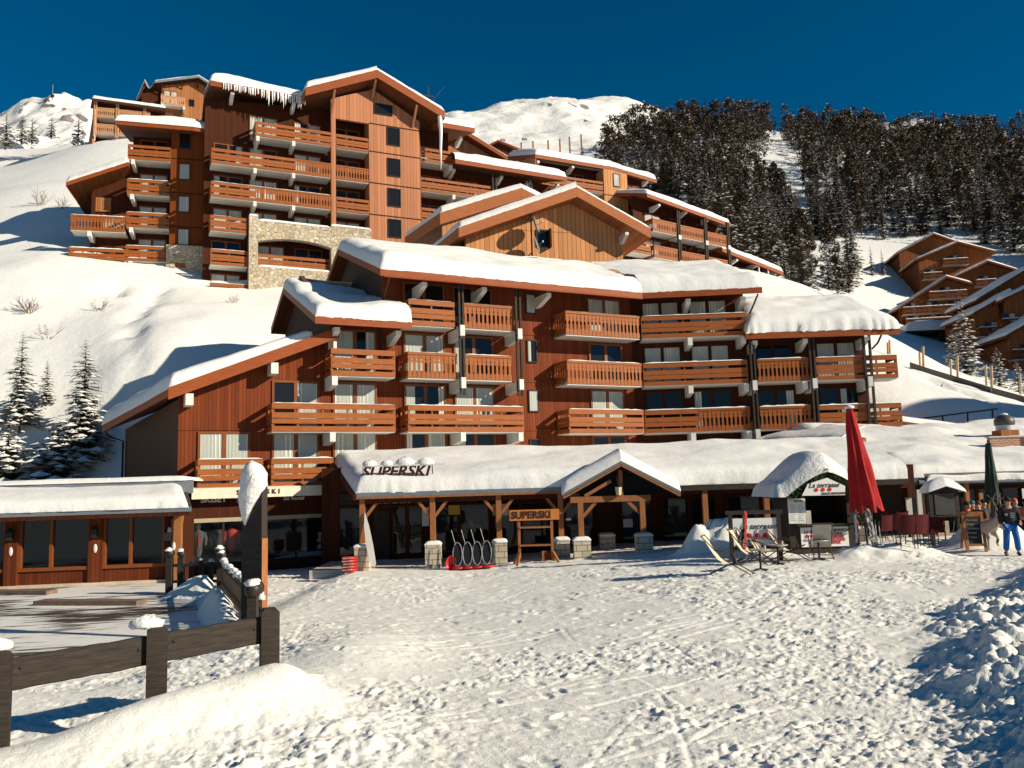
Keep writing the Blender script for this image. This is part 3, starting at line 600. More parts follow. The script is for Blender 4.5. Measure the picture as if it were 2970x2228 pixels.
# bargeboard of the low wing, its white purlin ends and the gutter
MB().hex([(-11.0, -1.08, 7.14), (-3.7, -1.08, 10.17), (-3.7, -1.0, 10.17), (-11.0, -1.0, 7.14)], [(-11.0, -1.08, 7.66), (-3.7, -1.08, 10.69), (-3.7, -1.0, 10.69), (-11.0, -1.0, 7.66)]).build('bargeboard', FAS, mb_, ML)
for u in (-10.15, -6.6, -3.95):
    z = 7.2+(u+11)*.415; MB().box(u-.16, u+.16, -.97, 0, z-.62, z-.12).build('purlin_end', WHT, mb_, ML)
eavebrackets(ML, mb_, (.4, 3.6, 7.3), 13.06); eavebrackets(MR, mb_, (2.7, 5.7), 13.06); eavebrackets(MR, mb_, (6.2, 8.9, 12.2), 10.58); eavebrackets(ML, mb_, (-3.9, -.95), 10.58)
for fr, p in ((MR, [(6.45, -1.75, 13.1), (6.3, -1.2, 12.6), (6.1, -.2, 11.9), (6.1, -.2, 11.0)]), (MR, [(12.9, -1.7, 10.6), (12.75, -1.5, 10.2), (12.45, -1.42, 9.9)]), (ML, [(-13.3, 6.0, 6.3), (-13.2, 6.0, 6.05), (-12.5, 7.3, 5.9), (-12.5, 7.3, -.4)]), (ML, [(-1.4, -1.6, 13.1), (-1.35, -.5, 12.4), (-1.33, -.1, 11.9), (-1.33, -.1, 9.5)])):
    MB().tube(p, .055, 6).build('downpipe', PIPE, mb_, fr)
MB().tube([(-1.8, -1.95, 13.06), (12.9, -1.95, 13.06)], .05, 6).build('gutter', FAS, mb_, ML)
# white plastic table on the balcony of the mid wing
tb = thing('balcony_table', 'white plastic table seen through the boards of a left wing balcony', 'table', tuple(ML.w(-3.3, -.7, 8.5)))
MB().box(-3.75, -2.85, -1.05, -.45, 9.18, 9.24).build('tabletop', WHT, tb, ML)
for x in (-3.65, -2.95):
    for y in (-.98, -.52): MB().box(x-.03, x+.03, y-.03, y+.03, 8.5, 9.18).build('leg', WHT, tb, ML)
# ================================================================== upper apartment building (left, on the hill)
UR = Fr((-14.78, 68.0), 25.1); UL = Fr((-27.73, 66.0), 16.0)
UB = thing('upper_apartment_building', 'tall brown apartment building with a big gable, stone arch base and icicles', 'apartment building', (-20, 68, 19))
def udbl(fr, p, u, z, n=2, cur='CC', y=1.6, w=1.0, dz=1.25): return window(fr, p, u, u+2*w+.12, z-1.05, z+dz-.2, y, cur)
ZU = [25.2, 28.0, 30.75, 33.6]
# gable front
wall(UR, UB, [(3.2, 17), (7.88, 17), (7.88, 35.9), (3.55, 38.2), (3.2, 38.0)], 0, 1.5, PLKU)
wall(UR, UB, [(-.1, 34.95), (3.19, 34.95), (3.19, 38.0), (-.1, 36.7)], 0, .3, PLKU)
MB().box(-.12, .26, -.02, .36, 24.6, 36.6).build('corner_post', PLKU, UB, UR)
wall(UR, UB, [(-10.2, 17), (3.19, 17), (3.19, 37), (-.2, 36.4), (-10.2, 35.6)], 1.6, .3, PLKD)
for z in (26.75, 29.6, 32.45, 35.0): MB().box(3.2, 7.9, -.03, -.002, z-.05, z+.04).build('belt_board', PLKD, UB, UR)
for z in ZU: window(UR, UB, 4.85, 5.95, z-.3, z+1.25, 0, '-', False, .06, DKW)
window(UR, UB, 3.7, 5.3, 36.0, 36.9, .0, '-', False, .05, DKW)
for i, z in enumerate(ZU):
    udbl(UR, UB, .5, z, cur='--' if i else 'CC')
    for u, c in ((-9.4, ('CC', 'l-', '-r', 'CC')[i]), (-6.6, ('CC', 'CC', 'C-', 'CC')[i]), (-2.9, ('CC', 'l-', 'CC', 'lC')[i])):
        if not (i == 3 and u < -8): udbl(UR, UB, u, z, cur=c)
# long balconies and loggia railings
kw = dict(d=1.6, yb=1.6, snow=0)
balcony(UR, UB, -6.4, -.14, 33.6, br=(-6.2, -3.3), right=False, **kw)
balcony(UR, UB, -9.8, -.14, 30.8, br=(-6.4, -3.3), right=False, split=(-3.1, 'B'), **kw)
balcony(UR, UB, -9.8, -.14, 28.0, br=(-6.4, -3.3), right=False, split=(-6.3, 'B'), **dict(kw, snow=.05))
balcony(UR, UB, -9.8, -7.0, 25.2, right=False, **kw)
for z, st in ((33.55, 'H'), (30.76, 'B'), (27.95, 'H')): balcony(UR, UB, .3, 3.15, z, left=False, right=False, st=st, **kw)
# stone base with the wide arch
def archpts(u0, u1, z0, z1, sp, n=14): return [(u0+(u1-u0)*i/n, z1-sp*(2*i/n-1)**2) for i in range(n+1)]
arc = archpts(-6.15, -.2, 21.0, 23.75, .42)
sm = MB(); top = 25.1
sm.prism([(-6.85, 16.5), (-6.15, 16.5), (-6.15, 25.45), (-6.85, 25.45)], -.25, .4)
sm.prism([(-.2, 16.5), (3.3, 16.5), (3.3, 25.3), (-.2, 25.3)], -.25, .4)
sm.prism([(-6.149, 16.5), (-.201, 16.5), (-.201, 21.25), (-6.149, 21.25)], -.25, .4)
sm.prism([(arc[0][0], arc[0][1])]+arc[1:-1]+[(arc[-1][0], arc[-1][1]), (-.2, 25.1), (-6.15, 25.1)], -.24, .4)
sm.build('stone_base', STONE, UB, UR)
for a, b, z in ((-6.1, -.25, 25.1), (-.2, 3.2, 25.3), (-6.85, -6.15, 25.45), (-6.1, -.25, 21.26)):
    snow_quad('wall_snow', UR, (a, -.26, z), (b, -.26, z), (b, .4, z), (a, .4, z), UB, h=.16, r=.2, edges='LRFB', n=(14, 5), seed=int(b*9+60), bulge=.02, rag=.01)
balcony(UR, UB, -6.12, -.24, 22.42, left=False, right=False, d=1.4, yb=1.6, snow=0)
for u, c in ((-6.0, 'CC'), (-2.8, '--')): udbl(UR, UB, u, 22.4, cur=c)
for z, c in ((22.45, '--'), (19.7, 'CC')):
    udbl(UR, UB, -9.5, z, cur=c, y=1.6)
    balcony(UR, UB, -9.75, -6.9, z, left=False, right=False, d=1.5, yb=1.6, snow=.06)
# tower with the small windows
PT = [(-.08, 23.45), (3.12, 23.45), (3.12, 33.6), (-.08, 33.6)]
wall(UL, UB, PT, 0, 3.4, PLKT)
for z in (25.05, 27.95, 30.9): MB().box(-.09, 3.13, -.03, -.002, z-.04, z+.04).build('belt_board', PLKD, UB, UL)
for z, c in ((24.3, 'C'), (27.1, 'C'), (29.9, 'C'), (32.6, '-')): window(UL, UB, .62, 1.38, z-.75, z+.55, 0, c, False, .06, DKW)
stn = MB()
for x0, x1, z0, z1 in ((-.25, .42, 16.5, 23.42), (1.25, 3.38, 16.5, 23.42), (.421, 1.249, 22.0, 23.42), (.421, 1.249, 16.5, 20.7)): stn.box(x0, x1, -.3, 2.5, z0, z1)
stn.build('tower_base', STONE, UB, UL); MB().box(.42, 1.25, .1, .16, 20.7, 22.0).build('niche_panel', PLKO, UB, UL)
# left range and low wing
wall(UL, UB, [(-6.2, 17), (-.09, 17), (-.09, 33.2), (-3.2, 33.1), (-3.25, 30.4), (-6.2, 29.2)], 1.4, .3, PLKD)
for i, z in enumerate((20.5, 23.25, 26.05, 28.85, 31.8)):
    balcony(UL, UB, -3.35, -.1, z, d=1.5, yb=1.4, left=True, right=False, br=(-2.95,), snow=.07 if i < 4 else 0)
    window(UL, UB, -2.55, -.55, z-1.05, z+.95, 1.4, ('--', 'CC', 'CC', 'CC', '--')[i])
balcony(UL, UB, -7.4, -3.38, 25.55, d=1.6, yb=1.4, right=False, st='B', br=(-6.0,), snow=.08)
balcony(UL, UB, -7.45, -3.38, 22.85, d=1.6, yb=1.4, right=False, br=(-6.1,), snow=.10)
for z, c in ((25.3, 'CC'), (22.6, '--'), (19.8, 'CC')): window(UL, UB, -5.3, -3.6, z-1.05, z+.85, 1.4, c)
MB().box(-6.2, -5.9, 1.2, 7, 16.5, 28).build('side_wall', PLKD, UB, UL); MB().box(-6.35, -5.3, 1.0, 1.39, 16, 20.6).build('stone_pier', STONE, UB, UL)
MB().box(-5.95, -4.75, 1.3, 1.39, 26.4, 27.6).build('attic_hatch', PLKO, UB, UL)
kw = dict(n=(40, 14))
roofsnow(UL, UB, (-7.75, -.5, 28.1), (-3.2, -.5, 30.15), (-3.2, 6, 30.4), (-7.3, 6, 27.4), h=.5, r=.5, edges='LFR', seed=31, **kw)
roofsnow(UL, UB, (-7.3, 6.0, 27.4), (-7.75, -.5, 28.1), (-7.7, -.4, 28.0), (-7.2, 6, 27.3), snow=False)
rU = roof(UL, UB, (-4.1, -1.5, 33.15), (1.8, -1.5, 33.15), (3.2, 5.5, 34.6), (-4.1, 5.5, 34.6))
snow_quad('roof_snow', UL, (-4.15, -1.55, 33.15), (1.82, -1.55, 33.15), (3.2, 5.5, 34.6), (-4.15, 5.5, 34.6), rU, h=.8, r=1.2, edges='LF', seed=33, n=(50, 20), rag=.02)
pl = UR.loc(UL.w(1.8, -1.5, 33.15)); pe = UR.hit(741, 386, pl[1]); pb = UR.loc(UL.w(3.2, 5.5, 34.6))
rU = roof(UR, UB, (pl[0], pl[1], 33.15), (pe[0], pl[1], 33.05), (pe[0], pl[1]+3.0, 33.9), (pb[0], pb[1], 34.6))
snow_quad('roof_snow', UR, (pl[0], pl[1]-.05, 33.15), (pe[0]+.05, pl[1]-.05, 33.05), (pe[0], pl[1]+3.0, 33.9), (pb[0], pb[1], 34.6), rU, h=.8, r=1.2, edges='RF', seed=34, n=(34, 16), rag=.02)
roof(UR, UB, (-2.3, 10.5, 35.6), (-9.95, 10.5, 35.6), (-9.95, 6.2, 38.2), (-2.3, 6.2, 38.2))
MB().box(-9.9, -9.6, 1.7, 9, 30, 35.4).build('side_wall', PLKD, UB, UR); MB().box(7.6, 7.9, 1.51, 12, 17, 35.6).build('side_wall', PLKU, UB, UR)
# gable roof: left slope, right slope, shed to the left
ap = 39.3
roofsnow(UR, UB, (-2.6, -1.5, 36.55), (3.58, -1.5, ap), (3.58, 10, ap), (-2.6, 10, 36.55), th=.75, h=.45, r=.4, edges='LF', n=(44, 20), seed=35, rag=.02)
roofsnow(UR, UB, (3.59, -1.5, ap), (9.75, -1.5, 36.6), (9.75, 10, 36.6), (3.59, 10, ap), th=.75, h=.28, r=.4, edges='RF', n=(44, 20), seed=36, rag=.02)
roofsnow(UR, UB, (-9.95, .1, 36.55), (-2.3, -.3, 36.3), (-2.3, 6.2, 38.2), (-9.95, 6.2, 38.2), th=.45, h=.75, r=.7, edges='LFB', n=(46, 18), seed=37)
for u0, y0, z0, u1, y1, z1 in ((-.1, -.05, 35.4, -.1, -1.3, 36.9), (3.5, -.05, 37.4, 3.5, -1.3, 38.5), (7.2, -.05, 35.3, 7.2, -1.3, 36.8)): MB().beam((u0, y0, z0), (u1, y1, z1), .18, .2).build('roof_brace', PLKU, UB, UR)
eavebrackets(UR, UB, (-8.2, -3.2), 35.9, 1.6, .2)
ICE = M('ice', (.80, .82, .82), .15, 0, spec=.5)
q = random.Random(3)
for i in range(46):
    u = -8.9+6.6*i/46+q.uniform(-.08, .08); L = q.uniform(.05, .3) if i < 20 else q.uniform(.1, .5) if q.random() < .7 else q.uniform(.5, 1.0)
    y = .1-.4*(u+9.95)/7.65-.06; z = 36.1-.25*(u+9.95)/7.65
    MB().tube([(u, y, z+.35), (u+.02, y, z-L*.5), (u, y, z-L)], [.05, .035, .004], 5).build('icicle', ICE, UB, UR)
MB().tube([(9.35, -1.3, 36.1), (9.42, -1.3, 34.6), (9.38, -1.25, 33.0), (9.4, -1.2, 31.2)], [.22, .16, .12, .02], 7).build('icicle', ICE, UB, UR)
# right range, stepping down
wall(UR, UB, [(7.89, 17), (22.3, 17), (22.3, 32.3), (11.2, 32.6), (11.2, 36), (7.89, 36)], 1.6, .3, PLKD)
balcony(UR, UB, 7.9, 11.0, 33.5, d=1.6, yb=1.6, left=False, br=(10.8,), snow=0); balcony(UR, UB, 7.9, 15.2, 30.72, d=1.6, yb=1.6, left=False, right=False, br=(11.,), snow=0)
balcony(UR, UB, 7.9, 15.2, 27.9, d=1.6, yb=1.6, left=False, right=False, snow=0); balcony(UR, UB, 15.4, 18.6, 29.6, d=1.6, yb=1.6, left=False, right=False, st='B', snow=0)
for z in (33.3, 30.5, 27.7):
    window(UR, UB, 8.3, 10.2, z-1.05, z+.95, 1.6, 'C-' if z > 31 else '--')
    if z < 33: window(UR, UB, 12.0, 14.0, z-1.05, z+.95, 1.6, '-r')
posts(UR, UB, (14.9, 15.25, 18.7, 18.95), -.1, 27, 32.3, .14)
roofsnow(UR, UB, (9.3, -.9, 35.75), (12.9, -.9, 35.75), (12.9, 6, 37.6), (9.3, 6, 37.6), th=.45, h=.7, r=.7, edges='RF', n=(24, 14), seed=38)
roofsnow(UR, UB, (10.9, -.9, 32.5), (22.4, -.9, 32.35), (21.6, 6, 34.4), (10.9, 6, 34.4), th=.42, h=.75, r=.9, edges='RFB', n=(50, 16), seed=39)
eavebrackets(UR, UB, (11.2, 16, 19.0, 22.0), 32.0, 1.6, .2); eavebrackets(UR, UB, (12.0,), 35.2, 1.6, .2)
for fr, x0, x1, y0, y1, z1 in ((UL, -3.1, 3.0, 3.45, 10, 33.4), (UL, -5.85, -3.2, 1.8, 8, 27), (UR, -9.5, 7.5, 2.0, 11, 35.4), (UR, 8, 20, 2.0, 10, 31.5)): MB().box(x0, x1, y0, y1, 16, z1).build('rear_wall', PLKD, UB, fr)  # unseen filling boxes added for the shadow thrown on the slope
# television aerial on the ridge
ae = thing('roof_aerial', 'thin cross shaped television aerial standing on the upper roof against the sky', 'aerial', tuple(UR.w(10.2, 4, 37)))
m = MB(); m.beam((10.2, 4, 36.9), (10.2, 4, 41.6), .06); m.build('mast', BLK, ae, UR)
m = MB(); m.beam((9.6, 4, 40.6), (10.8, 4, 40.6), .05); m.beam((10.2, 4.06, 39.6), (11.9, 4.06, 41.9), .03); m.build('crossbar', BLK, ae, UR)

# ================================================================== gabled block in the middle, satellite dishes
G = Fr((-2.96, 56.0), 15)
GB = thing('gabled_building', 'brown timber house front with overlapping snow edged gables and round dishes', 'house', (2, 58, 12))
wall(G, GB, [(0, 12), (11.75, 12), (11.75, 21.6), (7.6, 23.6), (0, 20.6)], 0, .3, PLKG)
MB().box(0, 11.75, -.03, -.003, 21.05, 21.15).build('belt_board', PLKG, GB, G)
MB().box(11.45, 11.75, .31, 8, 12, 21.5).build('side_wall', PLKG, GB, G); MB().box(0, .3, .31, 8, 12, 20.4).build('side_wall', PLKD, GB, G)
pm = [ROOFD, FASP, PLKO]
roofsnow(G, GB, (-.75, -1.5, 20.55), (7.85, -1.5, 23.95), (7.85, 8, 23.95), (-2.7, 8, 20.3), th=.72, mats=pm, h=.42, r=.4, edges='LF', n=(54, 18), seed=41, rag=.03)
roofsnow(G, GB, (7.86, -1.5, 23.95), (13.35, -1.5, 21.2), (13.35, 8, 21.2), (7.86, 8, 23.95), th=.72, mats=pm, h=.20, r=.3, edges='RF', n=(40, 16), seed=42, rag=.02)
roofsnow(G, GB, (-1.2, 3., 23.05), (5.05, 3., 25.35), (5.05, 9, 25.35), (-3.0, 9, 22.9), th=.9, mats=pm, h=.45, r=.4, edges='LF', n=(40, 14), seed=43, rag=.03)
roofsnow(G, GB, (5.06, 3., 25.35), (8.9, 3., 23.6), (8.9, 9, 23.6), (5.06, 9, 25.35), th=.9, mats=pm, h=.40, r=.4, edges='RF', n=(30, 12), seed=44, rag=.02)
eavebrackets(G, GB, (11.6, .2), 20.9, 0, -1.3)
wall(G, GB, [(-1.0, 12), (8.2, 12), (8.2, 23.2), (5, 24.6), (-1.0, 22.3)], 3.4, .3, PLKG)
# dark framed window with a deep shutter board beside the dishes
window(G, GB, 5.25, 6.05, 20.0, 21.05, 0, '-', False, .12, DKW)
MB().box(6.05, 6.17, -.5, 0, 19.8, 21.15).build('shutter', PLKD, GB, G)
for k, (z, r) in enumerate(((21.15, .62), (19.7, .60))):
    sd = thing('satellite_dish', ('upper', 'lower')[k]+' of two grey satellite dishes on one mast in front of the brown gable', 'satellite dish', tuple(G.w(4.75, -1.0, z)), 'satellite dishes on the gable')
    m = MB(); prof = [(0.01, 0)]+[(r*i/8, .26*r*(i/8)**2) for i in range(1, 9)]
    N = Vector((.86, -.45, .25)).normalized(); Q = Vector((0, 0, 1)).rotation_difference(N); c = Vector((4.75, -1.05, z)); v = []; n = 20
    for rr_, zz_ in prof:
        for j in range(n): v.append(c+Q @ Vector((rr_*math.cos(2*math.pi*j/n), rr_*math.sin(2*math.pi*j/n), zz_)))
    m.add(v, [(i*n+j, i*n+(j+1) % n, (i+1)*n+(j+1) % n, (i+1)*n+j) for i in range(8) for j in range(n)], 0, True); m.build('reflector', ZINC, sd, G)
    m = MB(); m.beam(c+Q @ Vector((0, -r*.9, .2)), c+Q @ Vector((0, 0, r*.95)), .04); m.build('feed_arm', BLK, sd, G)
    MB().lathe([(.05, 0), (.07, .05), (.05, .12)], tuple(c+Q @ Vector((0, 0, r*.95))), 8).build('feed_horn', WHT, sd, G)
ms = thing('dish_mast', 'dark pole with arms holding the satellite dishes before the gable', 'mast', tuple(G.w(4.55, -.9, 18.8)))
MB().beam((4.55, -.9, 18.6), (4.55, -.9, 22.0), .09).build('pole', BLK, ms, G); MB().beam((4.55, -.9, 19.2), (4.55, .0, 19.2), .06).build('lower_bracket', BLK, ms, G); MB().beam((4.55, -.9, 21.8), (4.55, 0, 21.8), .06).build('upper_bracket', BLK, ms, G)

# ================================================================== row stepping down to the right behind
V = Fr((3.24, 80.), 25.1); V2 = Fr((14.1, 80.2), 35.)
VB = thing('terraced_apartment_building', 'brown timber apartments stepping down to the right under long snowy roofs by the forest', 'apartment building', (14, 82, 20))
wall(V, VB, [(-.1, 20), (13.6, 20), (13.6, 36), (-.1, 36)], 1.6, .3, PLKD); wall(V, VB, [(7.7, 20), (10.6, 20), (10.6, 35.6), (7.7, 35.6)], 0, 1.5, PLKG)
for z in (34.6, 31.0, 28.3): window(V, VB, 8.9, 9.6, z-.7, z+.6, 0, 'C', False, .06, DKW)
for z in (32.8, 29.6): MB().box(7.7, 10.6, -.03, -.002, z, z+.08).build('belt_board', PLKD, VB, V)
balcony(V, VB, -.1, 7.65, 34.2, d=1.5, yb=1.6, left=False, right=False, snow=0); balcony(V, VB, 10.65, 13.4, 33.95, d=1.7, yb=1.6, left=False, st='B', br=(13.0,), snow=0)
balcony(V, VB, 9.6, 13.2, 28.6, d=1.7, yb=1.6, left=False, right=False, snow=0); balcony(V, VB, 8.2, 13.2, 31.2, d=1.5, yb=1.6, left=False, right=False, snow=0)
for u, z in ((1, 34.2), (4.2, 34.2), (11.2, 34.0), (11.0, 28.6), (11.0, 31.3)): window(V, VB, u, u+1.9, z-1, z+.9, 1.6, 'CC' if u > 5 else '--')
MB().box(-.1, .15, .3, 8, 31, 36.1).build('side_wall', PLKD, VB, V)
v = [(-.2, .1, 33.2), (-.2, 6.8, 33.2), (-.2, 6.8, 37.2), (-.2, .1, 36.0)]; MB().hex([(a, b, c) for a, b, c in v], [(a+.1, b, c) for a, b, c in v]).build('gable_infill', PLKU, VB, V)
roofsnow(V, VB, (-.25, 0, 36.05), (9.0, 0, 36.0), (8.2, 6.5, 38.3), (-.25, 6.5, 38.3), th=.4, h=.75, r=.8, edges='LFB', n=(44, 16), seed=45)
roofsnow(V, VB, (9.01, 0, 36.0), (14.4, 0, 35.35), (13.4, 6, 36.9), (8.2, 6.5, 38.3), th=.4, h=.72, r=.8, edges='RFB', n=(30, 14), seed=46)
eavebrackets(V, VB, (.2, 4.2, 13.6), 35.5, 1.6, .2)
wall(V2, VB, [(-.5, 19), (12.2, 19), (12.2, 31.3), (-.5, 31.9)], 1.6, .3, PLKD)
roofsnow(V2, VB, (0, 0, 31.75), (12.4, 0, 30.6), (11.6, 6, 32.6), (0, 6, 33.7), th=.4, h=.65, r=.8, edges='LRFB', n=(44, 14), seed=47)
for z, st in ((29.25, 'B'), (26.5, 'B')):
    for a, b in ((.6, 4.05), (4.35, 8.1), (8.4, 11.6)): balcony(V2, VB, a, b, z-.02*a, d=1.6, yb=1.6, left=a < 1, right=False, st=st, snow=0)
    for a in (1.1, 4.8, 8.8): window(V2, VB, a, a+2, z-1, z+1.0, 1.6, 'CC' if a < 2 else '--')
posts(V2, VB, (4.1, 4.36, 8.15, 8.4, 11.7, 11.95), -.05, 24, 30.6, .16); eavebrackets(V2, VB, (1.9, 5.9, 9.6), 31.0, 1.6, .2)
for u in (4.23, 8.28, 11.8):
    for z in (27.9, 25.2): MB().box(u-.18, u+.18, -.2, .2, z-.35, z+.1).build('beam_end', WHT, VB, V2)
balcony(V2, VB, -2.9, .45, 26.75, d=1.3, yb=1.6, left=False, right=False, snow=0)
wall(V2, VB, [(12.3, 17), (19.5, 17), (19.5, 26.6), (12.3, 27.6)], 1.8, .3, PLKD)
roofsnow(V2, VB, (10.8, 0, 27.65), (21.0, 0, 26.3), (20.2, 6, 28.2), (10.8, 6, 29.5), th=.4, h=.62, r=.8, edges='LRFB', n=(40, 14), seed=48)
balcony(V2, VB, 14.5, 18.9, 23.6, d=1.6, yb=1.8, left=False, st='B', snow=0); window(V2, VB, 14.8, 16.8, 22.6, 24.6, 1.8, '--')
posts(V2, VB, (17.0, 18.6), .25, 20, 26.6, .13, WHT); eavebrackets(V2, VB, (13.4, 17.0), 26.8, 1.8, .2)

# small gable peeping out between, and a far roof
NG = Fr(tuple(at(1330, 420, 92)[:2]), 18); g0 = NG.hit(1345, 395)
GN = thing('small_gable_house', 'dark brown gable peeping out between the upper snowy roofs', 'house', tuple(NG.w(0, 0, 34)))
zt = g0[2]; ua = g0[0]
wall(NG, GN, [(ua-4, zt-8), (ua+7.4, zt-8), (ua+7.4, zt-4.2), (ua, zt-.4), (ua-4, zt-2.2)], 0, .3, PLKU)
roofsnow(NG, GN, (ua-5, -1.3, zt-2.2), (ua, -1.3, zt+.1), (ua, 7, zt+.1), (ua-5, 7, zt-2.2), th=.5, h=.3, r=.3, edges='LF', n=(24, 10), seed=51)
roofsnow(NG, GN, (ua+.01, -1.3, zt+.1), (ua+9.4, -1.3, zt-4.9), (ua+9.4, 7, zt-4.9), (ua+.01, 7, zt+.1), th=.5, h=.3, r=.3, edges='RF', n=(24, 10), seed=52)
window(NG, GN, ua+1.5, ua+2.4, zt-3.6, zt-2.6, 0, '-', False)
f = at(1440, 412, 128); FR_ = Fr((f[0], f[1]), 10)
FH = thing('distant_hut', 'tiny dark hut roof far behind the snowy roofs below the mountain', 'hut', tuple(f-np.array([0, 0, 3])))
wall(FR_, FH, [(-2, f[2]-5), (2.6, f[2]-5), (2.6, f[2]-1.2), (.2, f[2]), (-2, f[2]-1)], 0, 3, PLKD, 'front_wall')
roof(FR_, FH, (-3, -.6, f[2]-1.6), (.2, -.6, f[2]+.15), (.2, 4, f[2]+.15), (-3, 4, f[2]-1.6), .3); roof(FR_, FH, (.21, -.6, f[2]+.15), (4, -.6, f[2]-1.3), (4, 4, f[2]-1.3), (.21, 4, f[2]+.15), .3)

# ================================================================== two chalets high on the left
L1 = Fr((-54.7, 105.0), 15.)
CH = thing('balcony_chalet', 'long low chalet with two tiers of pale baluster balconies high on the left snow slope', 'chalet', (-54, 105, 50))
wall(L1, CH, [(-.1, 46), (11, 46), (11, 55.3), (-.1, 55.9)], 1.9, .3, PLKD); MB().hex([(-.1, .2, 49), (-1.9, 5, 49), (-1.6, 5.1, 49), (.15, .35, 49)], [(-.1, .2, 56), (-1.2, 5, 55.6), (-.9, 5.1, 55.6), (.15, .35, 56)]).build('side_wall', PLKU, CH, L1)
RLP = M('pale_railing_wood', (.48, .24, .12), .65, .2, 3)
for z in (54.75, 52.5):
    balcony(L1, CH, .3, 2.75, z, d=1.8, yb=1.9, st='B', rail=RLP, left=False, right=False, snow=0); balcony(L1, CH, 3.0, 7.0, z-.06, d=1.8, yb=1.9, st='B', rail=RLP, left=False, right=False, snow=0)
    for u in (.6, 3.6): window(L1, CH, u, u+1.7, z-1, z+.6, 1.9, 'CC')
posts(L1, CH, (.12, .34, 2.8, 3.02, 6.2, 6.4), .05, 50.6, 55.6, .15, RLP)
roofsnow(L1, CH, (-.1, -.5, 55.75), (9.0, -.5, 55.2), (8.2, 5, 56.6), (-1.5, 5, 57.0), th=.3, mats=[ROOFD, DKW, SOF], h=.5, r=.6, edges='LRFB', n=(40, 12), seed=55)
L2 = Fr((-47.8, 110), 22.)
CL = thing('ochre_chalet', 'ochre timber chalet with a broad gable standing highest on the left skyline', 'chalet', (-46, 110, 54))
wall(L2, CL, [(-.1, 50), (8.6, 50), (8.6, 59.3), (4.6, 61.3), (-.1, 60.0)], 0, .3, PLKO)
roofsnow(L2, CL, (-.9, -1.2, 60.05), (4.72, -1.2, 61.75), (4.72, 9, 61.75), (-3.9, 9, 60.0), th=.35, mats=[ROOFD, ZINC, PLKD], h=.28, r=.3, edges='LF', n=(30, 12), seed=56)
roofsnow(L2, CL, (4.73, -1.2, 61.75), (9.2, -1.2, 59.4), (9.2, 9, 59.4), (4.73, 9, 61.75), th=.35, mats=[ROOFD, ZINC, PLKD], h=.28, r=.3, edges='RF', n=(24, 12), seed=57)
roofsnow(L2, CL, (-3.2, -.6, 57.4), (-2.2, -1.1, 60.0), (-1.2, 5, 60.3), (-3.6, 5, 57.4), th=.3, mats=[ROOFD, ZINC, PLKD], h=.2, r=.3, edges='LF', n=(12, 8), seed=58)
MB().box(-2.6, -.12, .4, 5, 50, 59.5).build('side_wall', PLKD, CL, L2)
balcony(L2, CL, -.1, 3.05, 58.1, d=1.2, yb=0, st='B', rail=RLP, br=(.1, 2.9), snow=0); window(L2, CL, .3, 1.9, 57.4, 59.3, -.001, 'CC'); window(L2, CL, 3.6, 4.2, 57.6, 58.5, 0, '-', False, .06, DKW); window(L2, CL, 5.6, 6.2, 56.2, 57.2, 0, 'C', False, .06, DKW)
for u, z in ((0, 59.0), (2.6, 59.9), (4.6, 60.4), (7.0, 59.0)): MB().beam((u, -.02, z), (u, -1.0, z+1.), .16).build('roof_brace', PLKD, CL, L2)
balcony(L2, CL, 6.3, 8.5, 56.4, d=1.2, yb=0, st='B', rail=RLP, left=True, snow=0); window(L2, CL, 6.7, 8.2, 55.4, 57.3, -.001, 'CC')
# ================================================================== arcade in front of the main building
def flat(fr, name, parent, u0, u1, y0, y1, z0, z1, m): return MB().box(u0, u1, y0, y1, z0, z1).build(name, m, parent, fr)
AC = thing('shop_arcade', 'long low covered walkway with a deep snow roof on timber posts and stone plinths', 'arcade', (3, 33, 0))
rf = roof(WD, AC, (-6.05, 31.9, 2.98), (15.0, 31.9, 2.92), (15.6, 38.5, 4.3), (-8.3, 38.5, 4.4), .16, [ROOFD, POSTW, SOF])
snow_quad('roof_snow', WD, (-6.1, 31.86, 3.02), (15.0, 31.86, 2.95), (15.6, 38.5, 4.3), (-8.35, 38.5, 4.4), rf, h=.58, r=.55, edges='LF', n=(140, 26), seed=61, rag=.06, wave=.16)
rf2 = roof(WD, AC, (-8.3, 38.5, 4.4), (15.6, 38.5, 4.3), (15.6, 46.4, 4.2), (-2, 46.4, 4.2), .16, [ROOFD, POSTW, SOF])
snow_quad('roof_snow', WD, (-8.35, 38.5, 4.4), (15.6, 38.5, 4.3), (15.6, 46.4, 4.2), (-2, 46.4, 4.2), rf2, h=.58, r=.55, edges='L', n=(60, 10), wave=.16, seed=61)
flat(WD, 'zinc_fascia', AC, -6.08, 1.9, 31.82, 31.9, 2.86, 3.02, ZINC); flat(WD, 'eave_trim', AC, -6.08, 1.9, 31.80, 31.9, 2.78, 2.859, POSTW); flat(WD, 'dark_fascia', AC, 5.95, 15, 31.84, 31.9, 2.74, 2.95, DKW)
MB().hex([(-6.16, 31.8, 2.74), (-6.06, 31.8, 2.74), (-8.31, 38.5, 4.14), (-8.41, 38.5, 4.14)], [(-6.16, 31.8, 2.98), (-6.06, 31.8, 2.98), (-8.31, 38.5, 4.42), (-8.41, 38.5, 4.42)]).build('bargeboard', PLKD, AC)
